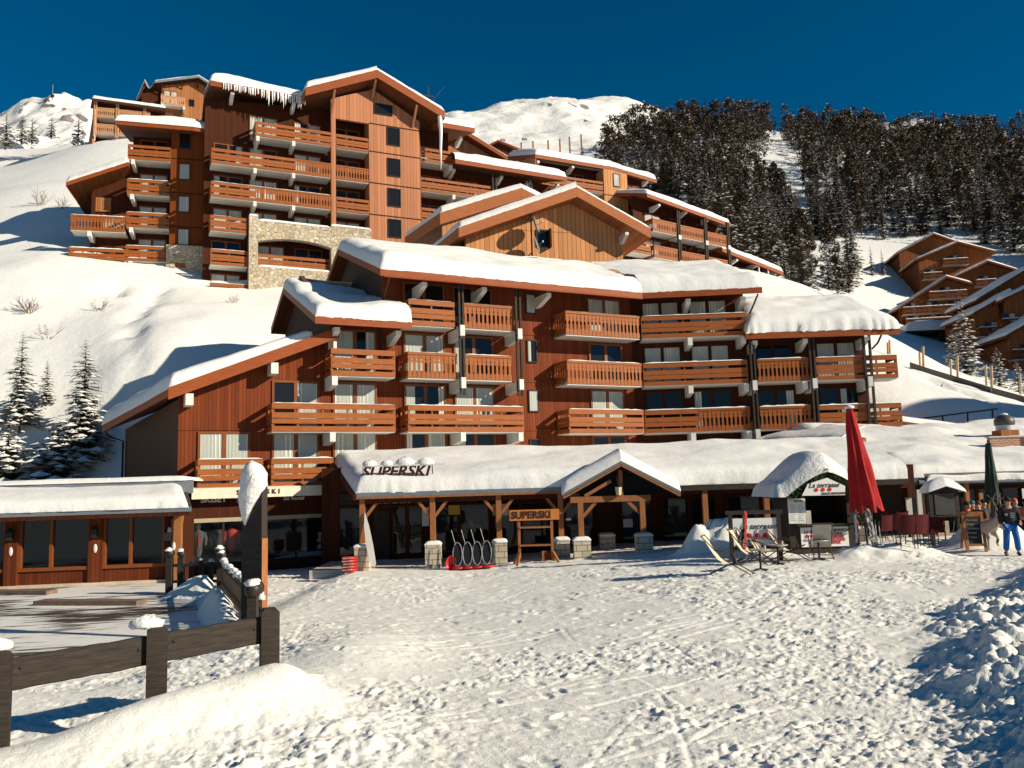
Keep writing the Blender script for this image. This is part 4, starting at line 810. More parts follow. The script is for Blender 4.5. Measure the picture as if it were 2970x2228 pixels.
# entrance gable
for c, e, sd in (([(1.75, 37.4, 2.72), (1.75, 31.0, 2.78), (3.97, 31.0, 3.92), (3.97, 37.4, 3.92)], 'FR', 63), ([(6.15, 31.0, 2.74), (6.15, 37.4, 2.72), (3.98, 37.4, 3.92), (3.98, 31.0, 3.92)], 'FL', 64)):
    r_ = roof(WD, AC, *c, .1, [ZINC, ZINC, SOF]); snow_quad('roof_snow', WD, *c, r_, h=.42, r=.5, edges=e, n=(30, 16), seed=sd, rag=.03)
for x0, z0, x1, z1 in ((1.78, 2.62, 3.97, 3.77), (6.12, 2.58, 3.97, 3.77)): MB().beam((x0, 30.99, z0), (x1, 30.99, z1), .08, .13, 0, (0, -1, 0)).build('gable_rafter', POSTW, AC)
MB().prism([(1.95, 2.66), (5.95, 2.64), (3.97, 3.74)], 31.58, 31.62).build('gable_infill', DARK, AC)  # near-black sheet for the shade inside the open entrance gable
flat(WD, 'tie_beam', AC, 2.05, 5.05, 31.2, 31.42, 2.42, 2.64, POSTW); flat(WD, 'king_post', AC, 3.9, 4.04, 31.25, 31.38, 2.641, 3.6, POSTW)
for p, q in (((2.5, 31.3, 1.9), (3.0, 31.3, 2.42)), ((4.7, 31.3, 1.9), (4.2, 31.3, 2.42)), ((2.6, 31.28, 2.66), (3.6, 31.28, 3.2))): MB().beam(p, q, .12).build('brace', POSTW, AC)
for x, y, zb, zt, hw in ((-5.87, 32.05, .08, 1.0, .28), (-3.18, 32.05, .1, 1.0, .29), (-.65, 32.05, .15, 1.02, .28), (1.72, 32.05, .3, 1.03, .29), (2.42, 31.3, .25, 1.05, .31), (4.73, 31.3, .4, 1.15, .3), (7.25, 32.05, .5, 1.15, .25), (9.6, 32.05, .5, 1.1, .25), (13.0, 32.05, .5, 1.1, .25), (3.7, 34.4, .2, 1.0, .3)):
    MB().prism([(x-hw, zb-.4), (x+hw, zb-.4), (x+hw, zt), (x-hw, zt)], y-hw, y+hw).build('stone_plinth', ASHL, AC)
    top = 2.42 if y < 32 else 2.8
    if y < 34: flat(WD, 'timber_post', AC, x-.1, x+.1, y-.1, y+.1, zt, top, POSTW)
    snow_quad('plinth_snow', WD, (x-hw-.02, y-hw-.02, zt), (x+hw+.02, y-hw-.02, zt), (x+hw+.02, y+hw, zt), (x-hw-.02, y+hw, zt), AC, h=.10, r=.22, edges='LRFB', n=(8, 8), seed=int(x*7+90), bulge=.01, rag=.005)
    if 31.5 < y < 33 and x < 2:
        for s_ in (-1, 1):
            if x < -5 and s_ < 0: continue
            MB().beam((x+s_*.08, y, 2.05), (x+s_*.62, y, 2.72), .11).build('brace', POSTW, AC)
flat(WD, 'eave_beam', AC, -6.0, 15, 31.98, 32.12, 2.6, 2.79, PLKD)
# shop walls under the arcade
flat(WD, 'back_wall', AC, -8.4, 15, 36.2, 36.4, -.3, 4.1, PLKD); flat(WD, 'arcade_floor', AC, -8, 15, 32.4, 36.2, -.3, .12, CONC)
flat(WD, 'door_step', AC, -6.5, -3.6, 31.7, 32.39, -.3, .06, CONC)
for x0, x1, m_ in ((-7.6, -6.4, 0), (-5.3, -4.1, 1), (-3.7, -1.2, 1), (-.9, 1.3, 1), (2.2, 3.3, 0), (4.6, 5.8, 0), (6.4, 8.6, 1), (9.2, 12.0, 1)): window(WD, AC, x0, x1, .35, 2.35, 36.19, '--', bool(m_), .09, PLKD)
flat(WD, 'shop_door', AC, -6.1, -5.45, 36.12, 36.19, .12, 2.2, DKW); flat(WD, 'shop_sign_band', AC, -7.6, 1.5, 36.05, 36.19, 2.5, 2.95, DKW)
for x0, x1, y, z0, z1, m_ in ((-4.05, -3.75, 36.1, 1.5, 2.3, WHT), (-2.9, -2.4, 36.1, 1.95, 2.35, M('yellow_poster', (.55, .35, .03), .6, .05)), (-1.0, -.7, 36.1, 1.85, 2.35, M('amber_poster', (.5, .28, .02), .6, .05)), (-.66, -.3, 36.1, 1.85, 2.35, WHT), (1.9, 2.1, 31.95, 1.75, 1.83, WHT), (4.6, 5.0, 36.0, 1.2, 1.55, WHT)):
    flat(WD, 'poster', AC, x0, x1, y-.02, y, z0, z1, m_)
CREAM = M('cream_lettering', (.75, .72, .65), .6, 0)
sgn = thing('shop_sign', 'pale shop lettering half hidden under the arcade eave on the dark band', 'sign', (-5.7, 36, 2.5))
textmesh('lettering', 'SUPERSKI', .34, CREAM, sgn, WD, -5.9, 36.03, 2.52, .02, .25, bold=.008); textmesh('lettering', 'Location de Skis', .28, CREAM, sgn, WD, -2.7, 36.03, 2.54, .02)

# entrance lantern
la = thing('hanging_lantern', 'small iron lantern hanging under the entrance gable of the arcade', 'lantern', (3.85, 31.1, 2.6))
m = MB(); m.tube([(3.85, 31.1, 3.55), (3.8, 31.1, 3.3), (3.86, 31.1, 3.05)], .015, 5); m.build('hook', BLK, la)
m = MB(); m.lathe([(.03, .42), (.13, .36), (.15, .34)], (3.85, 31.1, 2.62), 4, sm=False); m.lathe([(.07, 0), (.09, .02), (.09, .04)], (3.85, 31.1, 2.62), 4, sm=False); m.build('cap', BLK, la)
m = MB(); m.lathe([(.09, .04), (.13, .34)], (3.85, 31.1, 2.62), 4, sm=False); m.build('glass_body', M('lantern_glass', (.5, .45, .35), .3, 0), la)

# letters on the arcade roof
RS = thing('roof_sign', 'big slanted brown shop letters standing on the snowy arcade roof under snow humps', 'sign', (-4.5, 33.3, 3.5))
BRN = M('brown_lettering', (.045, .018, .012), .5, 0)
textmesh('letters', 'SUPERSKI', .62, BRN, RS, WD, -5.95, 32.28, 3.60, .06, .28, bold=.018, sx=1.02, space=1.0)
flat(WD, 'bar', RS, -6.05, -2.7, 32.2, 32.25, 4.0, 4.07, WHT)
m = MB(); m.tube([(-5.9, 32.7, 3.0), (-5.9, 32.32, 4.05)], .02, 5); m.build('strut', BLK, RS); m = MB(); m.tube([(-3.2, 32.7, 3.0), (-3.2, 32.32, 4.05)], .02, 5); m.build('strut', BLK, RS)
for i, (x, r) in enumerate(((-5.72, .3), (-5.05, .27), (-4.35, .4), (-3.55, .34))): MB().blob((x+.1, 32.35, 4.05), r*1.05, .2, r*.78, 0, 12, 8, .07, 70+i, -.1).build('snow_hump', SNOWR, RS)

# ================================================================== ski shop front under the low wing
SF = thing('ski_shop_front', 'dark ski rental shop front with display windows and a cream awning under orange balconies', 'shop front', tuple(ML.w(-7, -1, 0)))
a0 = ML.hit(556, 1430, -1.6)[0]; a1 = ML.hit(952, 1435, -1.6)[0]; zt = ML.hit(700, 1413, -1.6)[2]; zb = ML.hit(700, 1444, -1.6)[2]
AWN = M('awning_cloth', (.74, .64, .50), .85, .06, 2)
m = MB(); m.hex([(a0, -1.6, zt-.1), (a1, -1.6, zt-.1), (a1, -.6, zt+.02), (a0, -.6, zt+.02)], [(a0, -1.6, zt-.02), (a1, -1.6, zt-.02), (a1, -.6, zt+.1), (a0, -.6, zt+.1)]); m.build('awning', AWN, SF, ML)
n = 60; vs = []
for i in range(n+1):
    x = a0+(a1-a0)*i/n; vs += [(x, -1.61+.008*math.sin(i*1.3), zb), (x, -1.61, zt-.02)]
MB().add(vs, [(2*i, 2*i+2, 2*i+3, 2*i+1) for i in range(n)]).build('awning_valance', AWN, SF, ML)
ua = ML.hit(748, 1432, -1.63)[0]
textmesh('lettering', 'SUPERSKI', .29, BLK, SF, ML, ML.hit(686, 1437, -1.63)[0], -1.64, ML.hit(750, 1441, -1.63)[2]+.12, .01, space=1.6, bold=.004)
flat(ML, 'header_wall', SF, -10.4, -3.9, -1.0, -.7, 2.05, zt, PLKD); flat(ML, 'lintel', SF, -10.3, -4.3, -1.06, -1.001, 1.95, 2.12, M('beige_lintel', (.36, .30, .20), .8, .1))
WL = M('white_lettering', (.8, .78, .75), .6, 0); RD = M('red_plastic', (.45, .025, .02), .35, .1)
p = ML.hit(582, 1458, -1.05); textmesh('lettering', 'SKISET', .36, WL, SF, ML, p[0], -1.04, p[2], .02, bold=.012)
p = ML.hit(822, 1451, -1.05); textmesh('lettering', 'Ski Rental', .23, WL, SF, ML, p[0], -1.04, p[2], .02, bold=.004)
p = ML.hit(684, 1458, -1.05); textmesh('logo_mark', 'S', .34, RD, SF, ML, p[0], -1.04, p[2], .02, bold=.02)
up = ML.hit(755, 1550, -1.0)[0]
for u in (-10.4, up-.12, -4.25): flat(ML, 'pier', SF, u, u+.28, -1.05, -.3, -.4, 2.05, POSTW if u > -5 or u < -10 else PLKD)
flat(ML, 'plinth', SF, -10.4, -3.9, -1.0, -.7, -.5, .25, PLKD); flat(ML, 'display_back', SF, -10.3, -4.0, -.12, -.02, 0, 2.2, DARK)
for x0, x1 in ((-10.12, up-.12), (up+.16, -4.25)):
    MB().add([(x0, -.95, .25), (x1, -.95, .25), (x1, -.95, 2.05), (x0, -.95, 2.05)], [(0, 1, 2, 3)]).build('display_pane', GLASS, SF, ML)
    flat(ML, 'pane_bar', SF, (x0+x1)/2-.04, (x0+x1)/2+.04, -1.0, -.93, .25, 2.05, PLKD)
flat(ML, 'price_poster', SF, -10.1, -9.75, -.4, -.38, .5, 1.8, M('green_poster', (.25, .30, .12), .7, .5, 6))
q = ML.hit(930, 1560, -1.08)[0]; textmesh('lettering', 'Ski Shop', .22, WL, SF, ML, q, -1.1, .55, .01, rot=-math.pi/2)

def mannequin(px, py, jac, trim, label, h=1.0):
    u, y, z = ML.hit(px, py, -.5); o = thing('mannequin', label, 'mannequin', tuple(ML.w(u, -.5, .25)), 'display mannequins in the ski shop window')
    b = MB(); b.lathe([(.10, .3), (.16, .55), (.15, .8), (.19, .98), (.24, 1.22), (.2, 1.36), (.08, 1.42)], (u, -.5, .2), 12); b.tube([(u-.22, -.5, 1.52), (u-.3, -.52, 1.25), (u-.27, -.56, .98)], [.07, .065, .055], 8); b.tube([(u+.22, -.5, 1.52), (u+.3, -.52, 1.25), (u+.27, -.56, .98)], [.07, .065, .055], 8); b.build('jacket', jac, o, ML)
    b = MB(); b.blob((u, -.5, 1.76), .10, .11, .14, 0, 10, 8); b.tube([(u, -.5, 1.58), (u, -.5, 1.68)], .05, 8); b.build('head', WHT if trim else DKW, o, ML)
    if trim: flat(ML, 'zip_panel', o, u-.03, u+.03, -.76, -.66, .95, 1.5, trim)
GRY = M('grey_cloth', (.10, .10, .10), .9, .2); RDC = M('red_cloth', (.5, .04, .03), .8, .1)
mannequin(576, 1545, GRY, RDC, 'grey jacket with red zip on the mannequin left in the shop window'); mannequin(634, 1540, M('slate_cloth', (.05, .055, .06), .9, .2), None, 'dark jacketed mannequin in the middle of the shop window'); mannequin(672, 1560, RDC, None, 'mannequin in a bright red top just left of the big post')

# ================================================================== low shop on the left with its terrace
S = Fr(tuple(at(250, 1470, 30)[:2]), 8); su = lambda px: S.hit(px, 1560, 0)[0]
SH = thing('low_shop', 'low timber shop with wide dark windows and a snow covered roof at the left edge', 'shop', tuple(S.w(0, 0, 0)))
L_ = -7.5; Rg = su(500)
flat(S, 'base_wall', SH, L_, Rg, -.05, .25, -.2, .62, PLKS); flat(S, 'back_wall', SH, L_, Rg, 1.2, 1.4, -.2, 2.8, DARK); flat(S, 'window_head', SH, L_, Rg, -.06, .25, 2.45, 2.75, PLKD)
flat(S, 'sill_board', SH, L_, Rg, -.22, -.051, .05, .16, M('pale_board', (.55, .45, .33), .8, .15)); flat(S, 'window_sill', SH, L_, Rg, -.12, .1, .62, .74, FRW)
PANE = GLASS
for p0, p1 in ((20, 58), (-190, -155), (262, 302)):
    u0, u1 = su(p0), su(p1); flat(S, 'pier', SH, u0, u1, -.16, .26, -.1, 2.5, PLKS); um = (u0+u1)/2
    MB().blob((um, -.17, 1.35), .07, .02, .16, 0, 10, 6).build('ornament', WHT, SH, S)
    m = MB(); m.box(um-.09, um+.09, -.36, -.17, 1.75, 2.02); m.lathe([(.15, 0), (.03, .16)], (um, -.27, 2.02), 4, sm=False); m.build('wall_lantern', BLK, SH, S)
for p in (150, 380, -60): flat(S, 'mullion', SH, su(p)-.05, su(p)+.05, -.05, .12, .74, 2.45, FRW)
for p0, p1 in ((-155, 20), (58, 262), (302, 478)):
    u0, u1 = su(p0), su(p1); MB().add([(u0, .06, .74), (u1, .06, .74), (u1, .06, 2.45), (u0, .06, 2.45)], [(0, 1, 2, 3)]).build('window_pane', PANE, SH, S)
    flat(S, 'jamb', SH, u1-.07, u1, -.06, .15, .74, 2.45, FRW); flat(S, 'jamb', SH, u0, u0+.07, -.06, .15, .74, 2.45, FRW)
u = Rg; flat(S, 'corner_wall', SH, u-.3, u+.05, -.05, 3, -.2, 2.6, PLKD)
um = su(525); flat(S, 'corner_post', SH, um-.13, um+.13, -.55, -.3, -.1, 2.5, POSTW); MB().blob((um-.1, -.57, 1.35), .06, .02, .15, 0, 10, 6).build('ornament', WHT, SH, S)
m = MB(); m.box(um-.42, um-.2, -.6, -.4, 1.55, 1.85); m.lathe([(.17, 0), (.03, .2)], (um-.31, -.5, 1.85), 4, sm=False); m.build('wall_lantern', BLK, SH, S)
MB().prism([(um-.1, 2.0), (um+.13, 2.0), (um+.2, 2.55), (um-.1, 2.55)], -.5, -.35).build('carved_bracket', POSTW, SH, S)
rf = roof(S, SH, (L_, -1.0, 2.72), (S.hit(556, 1466, -1.0)[0], -1.0, 2.72), (su(505), 1.9, 3.25), (L_, 1.9, 3.25), .16, [ROOFD, ZINC, PLKD])
snow_quad('roof_snow', S, (L_, -1.03, 2.72), (S.hit(548, 1466, -1.0)[0], -1.03, 2.72), (su(490), 1.9, 3.25), (L_, 1.9, 3.25), rf, h=.36, r=.5, edges='RF', n=(70, 16), seed=66, rag=.05, wave=.2)
flat(S, 'eave_board', SH, L_, S.hit(552, 1466, -1.0)[0], -.98, -.9, 2.42, 2.56, PLKD)
flat(S, 'ridge_flashing', SH, L_, su(520), 1.9, 2.0, 3.2, 3.72, ZINC)
snow_quad('ridge_snow', S, (L_, 1.85, 3.72), (su(500), 1.85, 3.72), (su(500), 5, 3.72), (L_, 5, 3.72), SH, h=.14, r=.3, edges='RF', n=(40, 8), seed=67, bulge=.04)
# terrace boards
m_, t, b = base('wet_boards', (.1, .07, .05), .6, .3); v = coords(t, (1, 1, 1)); c = t.nodes.new('ShaderNodeTexCoord'); sp = t.nodes.new('ShaderNodeSeparateXYZ'); t.links.new(c.outputs['Object'], sp.inputs[0])
msk = mathn(t, 'ADD', noise(t, coords(t, (.35, 2.2, 1)), 1.6, 6, .65), mathn(t, 'MULTIPLY', noise(t, coords(t, (.22, .22, 1)), 1.0, 2), .9))
gr = mathn(t, 'LESS_THAN', mathn(t, 'FRACT', mathn(t, 'DIVIDE', sp.outputs[1], .16)), .1)
cr = ramp(t, mathn(t, 'ADD', msk, mathn(t, 'MULTIPLY', gr, -.04)), [(.86, (.050, .032, .022)), (.97, (.76, .74, .71))]); t.links.new(cr, b.inputs['Base Color']); bump(t, b, msk, .5, .05)
dk = MB(); nx, ny = 40, 50
for i in range(1): dk.hex([(-9.5, -13.8, -.1), (8.0, -13.8, -.1), (4.4, -.25, -.1), (-9.5, -.25, -.1)], [(-9.5, -13.8, .05), (8.0, -13.8, .05), (4.4, -.25, .05), (-9.5, -.25, .05)])
DK = dk.build('terrace_deck', m_, None, S); tag(DK, kind='structure')
for px0, px1, py in ((100, 400, 1752), (-60, 138, 1722)):
    A_ = onp = None
    d0 = ray(px0, py); d1 = ray(px1, py); P0 = CAM+d0*((.1-CZ)/d0[2]); P1 = CAM+d1*((.1-CZ)/d1[2])
    o_ = thing('step_board', 'pale worn timber step '+('in the middle of' if px0 > 0 else 'at the far left of')+' the snowy terrace', 'step', tuple((P0+P1)/2), 'terrace step boards')
    MB().beam((P0[0], P0[1]+.25, .1), (P1[0], P1[1]+.25, .1), .5, .16).build('tread', M('worn_board', (.16, .11, .085), .8, .3, 4), o_)
# ================================================================== restaurant at the right
RT = thing('restaurant', 'low snow covered restaurant with a dark terrace front at the right edge', 'restaurant', (20, 35, 0))
flat(WD, 'front_wall', RT, 15.2, 27, 35.6, 35.9, 0, 3.0, DKW); flat(WD, 'terrace_floor', RT, 15.2, 27, 33, 35.6, .2, .62, CONC)
rf = roof(WD, RT, (15.7, 33, 2.9), (28, 33, 2.85), (28, 46, 5.3), (14.8, 46, 5.5), .2, [ROOFD, ZINC, SOF])
snow_quad('roof_snow', WD, (15.65, 33.1, 2.92), (28, 33.1, 2.88), (28, 46, 5.3), (14.8, 46, 5.5), rf, h=.55, r=.8, edges='LFB', n=(70, 36), seed=68, rag=.05, wave=.35)
rf = roof(WD, RT, (12.6, 46, 4.6), (14.9, 38, 4.4), (17, 40, 4.9), (16, 46, 5.6), .2); snow_quad('roof_snow', WD, (12.6, 46, 4.6), (14.9, 38, 4.4), (17, 40, 4.9), (16, 46, 5.6), rf, h=.5, r=.8, edges='LF', n=(20, 14), seed=69)
flat(WD, 'eave_board', RT, 16.2, 28, 32.96, 33.0, 2.9, 3.12, M('grey_board', (.22, .17, .13), .8, .2)); MB().tube([(15.9, 32.9, 2.78), (28, 32.9, 2.72)], .08, 8).build('gutter', ZINC, RT)
snow_quad('gutter_snow', WD, (16.2, 32.8, 2.82), (28, 32.8, 2.78), (28, 33, 2.82), (16.2, 33, 2.85), RT, h=.14, r=.1, edges='LF', n=(60, 5), seed=71, rag=.05, wave=.6)
flat(WD, 'gable_board', RT, 15.35, 15.65, 32.7, 33.2, 2.2, 3.5, PLKD)
for x in (15.6, 16.1, 17.9, 20.5, 23.0): flat(WD, 'terrace_post', RT, x-.08, x+.08, 33.1, 33.26, .4, 2.8, POSTW if x in (17.9, 20.5) else DKW)
for x0, x1, z0, z1, mt in ((15.4, 15.62, 1.3, 2.5, CONC), (15.85, 16.02, 1.3, 2.5, CONC), (15.5, 15.95, .6, 1.25, M('beige_panel', (.4, .33, .25), .8, .1)), (16.5, 17.0, .65, 1.25, M('sand_panel', (.36, .28, .2), .8, .1)), (18.3, 18.45, .7, 2.3, POSTW), (18.62, 18.75, .7, 2.6, POSTW), (18.2, 19.6, .62, 1.1, PLK)): flat(WD, 'wall_panel', RT, x0, x1, 33.0, 33.08, z0, z1, mt)
for x0, x1 in ((16.6, 18.2), (18.9, 20.3), (20.7, 22.6), (23.2, 25)): window(WD, RT, x0, x1, 1.0, 2.4, 35.59, '--', True, .08, PLKD)
flat(WD, 'terrace_notice', RT, 20.0, 20.4, 33.0, 33.04, 2.0, 2.42, WHT); flat(WD, 'terrace_notice', RT, 20.5, 20.75, 33.5, 33.54, 1.2, 1.9, WHT); flat(WD, 'terrace_notice', RT, 22.2, 22.5, 34, 34.04, 1.5, 1.9, PLKO)  # plain white and ochre panels in the terrace front
BRK = bricks('red_brick', (.40, .17, .10), (.30, .12, .07), (.45, .38, .32), .24, .09)
pw = thing('brick_parapet', 'low pink brick wall standing on the restaurant roof at the right edge', 'wall', (23, 37.3, 3.8))
flat(WD, 'brickwork', pw, 21.35, 26, 37.2, 37.45, 3.5, 4.62, BRK); flat(WD, 'coping', pw, 21.3, 26, 37.15, 37.5, 4.621, 4.68, CONC)
for x in (22.95, 24.6): flat(WD, 'brick_pier', pw, x-.12, x+.12, 37.14, 37.2, 3.5, 4.64, BRK)
ch = thing('chimney', 'chimney with an ochre base and a dark metal cowl on the restaurant roof', 'chimney', (23.7, 40, 4.4))
flat(WD, 'base', ch, 23.3, 24.15, 39.6, 40.4, 4.0, 5.06, PLKO); m = MB(); m.lathe([(.40, 0), (.40, .28)], (23.72, 40, 5.06), 18); m.build('collar', M('light_metal', (.5, .5, .5), .35, .1), ch)
m = MB(); m.lathe([(.42, 0), (.46, .05), (.45, .25), (.36, .42), (.2, .5), (.02, .52)], (23.72, 40, 5.30), 18); m.build('cowl', M('dull_metal', (.09, .08, .08), .4, .2), ch); MB().blob((23.72, 40, 5.8), .2, .2, .1, 0, 10, 5, .05, 4).build('snow_cap', SNOW, ch)
sk = thing('skylight_gable', 'small dark gable of an attic dormer poking out of the snow behind the chimney', 'dormer', (17.2, 47, 5.2))
wall(WD, sk, [(15.9, 4.5), (19.4, 4.5), (19.2, 6.0), (17.6, 6.75), (16.0, 5.95)], 46.6, .3, PLKD, 'gable_wall')
roofsnow(WD, sk, (15.6, 46.3, 5.82), (17.6, 46.3, 6.8), (17.6, 50, 6.8), (15.6, 50, 5.82), th=.12, h=.3, r=.3, edges='LF', n=(16, 8), seed=75); roofsnow(WD, sk, (17.61, 46.3, 6.8), (26.0, 46.6, 5.3), (26.0, 50, 5.3), (17.61, 50, 6.8), th=.12, h=.35, r=.4, edges='RF', n=(40, 8), seed=76)
# ================================================================== trees
FOL = M('needle_foliage', (.105, .085, .042), .85, .45, 1.6); FOLD = M('dark_needle_foliage', (.050, .031, .015), .85, .6, .5); BARK = M('bark', (.10, .065, .045), .9, .3, 6)
def spruce_mesh(name, h, r, tiers, nb, seg, seed, snow=.5, droop=.25, low=.10, fol=FOL, lowsnow=0., sz=1.):
    """drooping tiers of needle sprays, pads of snow lying on the boughs"""
    q = random.Random(seed); mb = MB()
    for i in range(tiers):
        t = i/(tiers-1); z0 = h*(low+(1-low)*t*.985); R = r*(1-t)**.85*q.uniform(.82, 1.12)+.10*r
        n = max(4, int(nb*(1-.45*t))); ph = q.uniform(0, 6.3)
        for k in range(n):
            a = ph+2*math.pi*k/n+q.uniform(-.2, .2); z = z0+q.uniform(-.6, .6)*h/tiers; L = R*q.uniform(.6, 1.15); up = q.uniform(.05, .25)*(t*1.2)
            ca, sa = math.cos(a), math.sin(a); dr = droop*q.uniform(.7, 1.3)*(1-t*.6)
            for j in range(seg):
                s0 = (j+.15)/seg; w = L*.26*(1-.55*s0)*sz; x = L*s0; zz = z+x*up-dr*x*(.4+s0*.6)
                for sd in (-1, 1):
                    an = a+sd*q.uniform(.45, .95); l2 = w*q.uniform(.8, 1.5); px, py = x*ca, x*sa
                    ex, ey = px+math.cos(an)*l2, py+math.sin(an)*l2; nx, ny = -math.sin(an)*w*.32, math.cos(an)*w*.32; dz = -q.uniform(.1, .35)*l2
                    mb.add([(px-nx, py-ny, zz), (px+nx, py+ny, zz), (ex+nx*.3, ey+ny*.3, zz+dz), (ex-nx*.3, ey-ny*.3, zz+dz)], [(0, 1, 2, 3)], 0)
            if q.random() < snow+lowsnow*(1-t):
                s0 = q.uniform(.35, .85); x = L*s0; zz = z+x*up-dr*x*(.4+s0*.6); w = L*.20*q.uniform(.6, 1.4)+.03; l2 = L*.24*q.uniform(.6, 1.3)
                cx, cy = x*ca, x*sa; v = []
                for (du, dv, dz) in ((-1, 0, 0), (0, -1, -.02), (1, 0, -.15), (0, 1, -.02), (-.1, 0, .32)):
                    v.append((cx+ca*du*l2-sa*dv*w, cy+sa*du*l2+ca*dv*w, zz+.02*h/8+dz*min(w, l2)*1.3))
                mb.add(v, [(0, 1, 4), (1, 2, 4), (2, 3, 4), (3, 0, 4)], 1, True)
    me = bpy.data.meshes.new(name); me.from_pydata(mb.v, [], mb.f); me.materials.append(fol); me.materials.append(SNOW)
    me.polygons.foreach_set('material_index', mb.m); me.update(); return me
def pine_mesh(name, h, r, seed, snow=.35, nclump=140, per=24):
    """broad rounded crown of separate needle clumps"""
    q = random.Random(seed); mb = MB()
    for i in range(nclump):
        t = q.random()**.85; z = h*(.05+.95*t); R = r*(1-t**2.4)**.6*(.75+.25*min(1, t/.25))*q.uniform(.45, 1.0)
        a = q.uniform(0, 6.283); c = Vector((R*math.cos(a), R*math.sin(a), z)); cr = r*q.uniform(.16, .30)
        for k in range(per):
            d = Vector((q.gauss(0, 1), q.gauss(0, 1), q.gauss(0, 1))).normalized(); p = c+d*cr*q.uniform(.5, 1.05); s = cr*q.uniform(.24, .46)
            e1 = d.orthogonal().normalized(); e2 = d.cross(e1); g = q.uniform(0, 6.3); u = (e1*math.cos(g)+e2*math.sin(g))*s; v = (e2*math.cos(g)-e1*math.sin(g)+d*q.uniform(-.4, .9))*s*.7
            mb.add([p-u, p-v*.6, p+u, p+v], [(0, 1, 2, 3)], 0)
        if q.random() < snow:
            for k in range(q.choice((1, 2, 2))):
                p = c+Vector((q.uniform(-.7, .7)*cr+.25*cr*math.cos(a), q.uniform(-.7, .7)*cr+.25*cr*math.sin(a), cr*q.uniform(.45, 1.0))); w = cr*q.uniform(.22, .50)
                mb.add([p+Vector((w, 0, -.3*w)), p+Vector((0, w, -.2*w)), p+Vector((-w, 0, -.3*w)), p+Vector((0, -w, -.5*w)), p+Vector((0, 0, .3*w))], [(0, 1, 4), (1, 2, 4), (2, 3, 4), (3, 0, 4)], 1, True)
    me = bpy.data.meshes.new(name); me.from_pydata(mb.v, [], mb.f); me.materials.append(FOLD); me.materials.append(SNOW)
    me.polygons.foreach_set('material_index', mb.m); me.update(); return me
def tree(name, label, cat, me, h, tr, loc, rz=0, s=1., group=None):
    o = thing(name, label, cat, loc, group); o['org'] = [0, 0, 0]; o.location = loc; o.rotation_euler = (0, 0, rz); o.scale = (s, s, s)
    t = MB().tube([(0, 0, -.6), (0, 0, h*.3), (0, 0, h*.95)], [tr, tr*.6, .012], 7)
    tm = t.build('trunk', BARK); tm.parent = o
    c = bpy.data.objects.new('crown', me); COL.objects.link(c); c.parent = o; return o
def hp(px, py): P = hillpt(px, py); return (float(P[0]), float(P[1]), float(hz(P[0], P[1]))-.1)

# three young spruces on the slope at the left
NS = [spruce_mesh('young_spruce_a', 8.2, 1.75, 34, 12, 6, 11, .2, .30, .10, FOL, 1.3), spruce_mesh('young_spruce_b', 6.6, 1.5, 27, 11, 6, 12, .25, .32, .10, FOL, 1.3), spruce_mesh('young_spruce_c', 8.0, 2.2, 34, 13, 6, 13, .25, .36, .05, FOL, 1.4), spruce_mesh('low_spruce', 3.4, 2.3, 14, 13, 5, 14, .7, .3, .02, FOL, .5)]
def zat(px, py, Y): return at(px, py, Y)
for (px, py, Y, i, h, lb) in ((52, 1330, 45, 0, 8.2, 'slender young spruce leftmost of the three on the slope, bare thin top'), (128, 1330, 46.5, 1, 6.6, 'shortest young spruce standing between two taller ones on the left slope'), (238, 1350, 44, 2, 8.0, 'bushy young spruce with snow laden lower boughs nearest the left wall of the main block'), (20, 1385, 42.5, 3, 3.4, 'low spreading snow loaded spruce at the foot of the left trees'), (165, 1385, 43, 3, 3.0, 'squat snow loaded spruce bush below the two right young spruces')):
    P = at(px, py, Y); z = float(hz(P[0], P[1]))
    top = {0: 962, 1: 1040, 2: 985}.get(i); s_ = 1.
    if top is not None: s_ = (at(px, top, Y)[2]-z)/h
    tree('spruce_tree', lb, 'spruce', NS[i], h, .10, (P[0], P[1], z), i*1.3, s_, 'snowy spruces on the left slope')
UPM = [spruce_mesh('small_spruce_a', 6, 1.7, 15, 9, 3, 21, .6, .3, .06, FOL, .3), spruce_mesh('small_spruce_b', 6, 1.5, 15, 9, 3, 22, .5, .3, .06, FOL, .3)]
for (px, py, ty, lb) in ((16, 424, 312, 'dark spruce at the far left edge of the upper snow slope'), (62, 412, 322, 'snowy spruce in the left pair on the upper slope'), (92, 412, 330, 'dense spruce on the right of the upper left clump'), (148, 398, 328, 'lone small spruce below the rocky peak'), (226, 418, 322, 'dark spruce in front of the long balcony chalet')):
    P = hp(px, py); P = P if P[1] < 200 else tuple(at(px, py, 112)); h = (py-ty)/2400*P[1]
    tree('hillside_spruce', lb, 'spruce', UPM[px % 2], 6, .12, P, px*.1, h/6, 'spruces on the upper left slope')

# spruces by the right slope
RSM = [spruce_mesh('snowy_spruce_a', 9, 2.3, 26, 11, 4, 31, .75, .38, .04, FOL, .3), spruce_mesh('snowy_spruce_b', 6, 2.2, 17, 11, 4, 32, .8, .35, .03, FOL, .3)]
for (px, py, ty, Y, i, lb) in ((2812, 1165, 862, 84, 0, 'tall snow dusted spruce beside the shaded right houses'), (2905, 1185, 1010, 80, 1, 'shorter bushy snow covered spruce behind the tall poles'), (2962, 1185, 1045, 78, 1, 'snowy spruce cut by the right edge of the picture'), (2775, 1120, 960, 90, 1, 'small spruce half hidden left of the tall snow dusted one')):
    P = at(px, py, Y); z = float(hz(P[0], P[1])); top = at(px, ty, Y)[2]; hh = (9, 6)[i]
    tree('roadside_spruce', lb, 'spruce', RSM[i], hh, .16, (P[0], P[1], z), px*.07, (top-z)/hh, 'snowy spruces by the right slope')

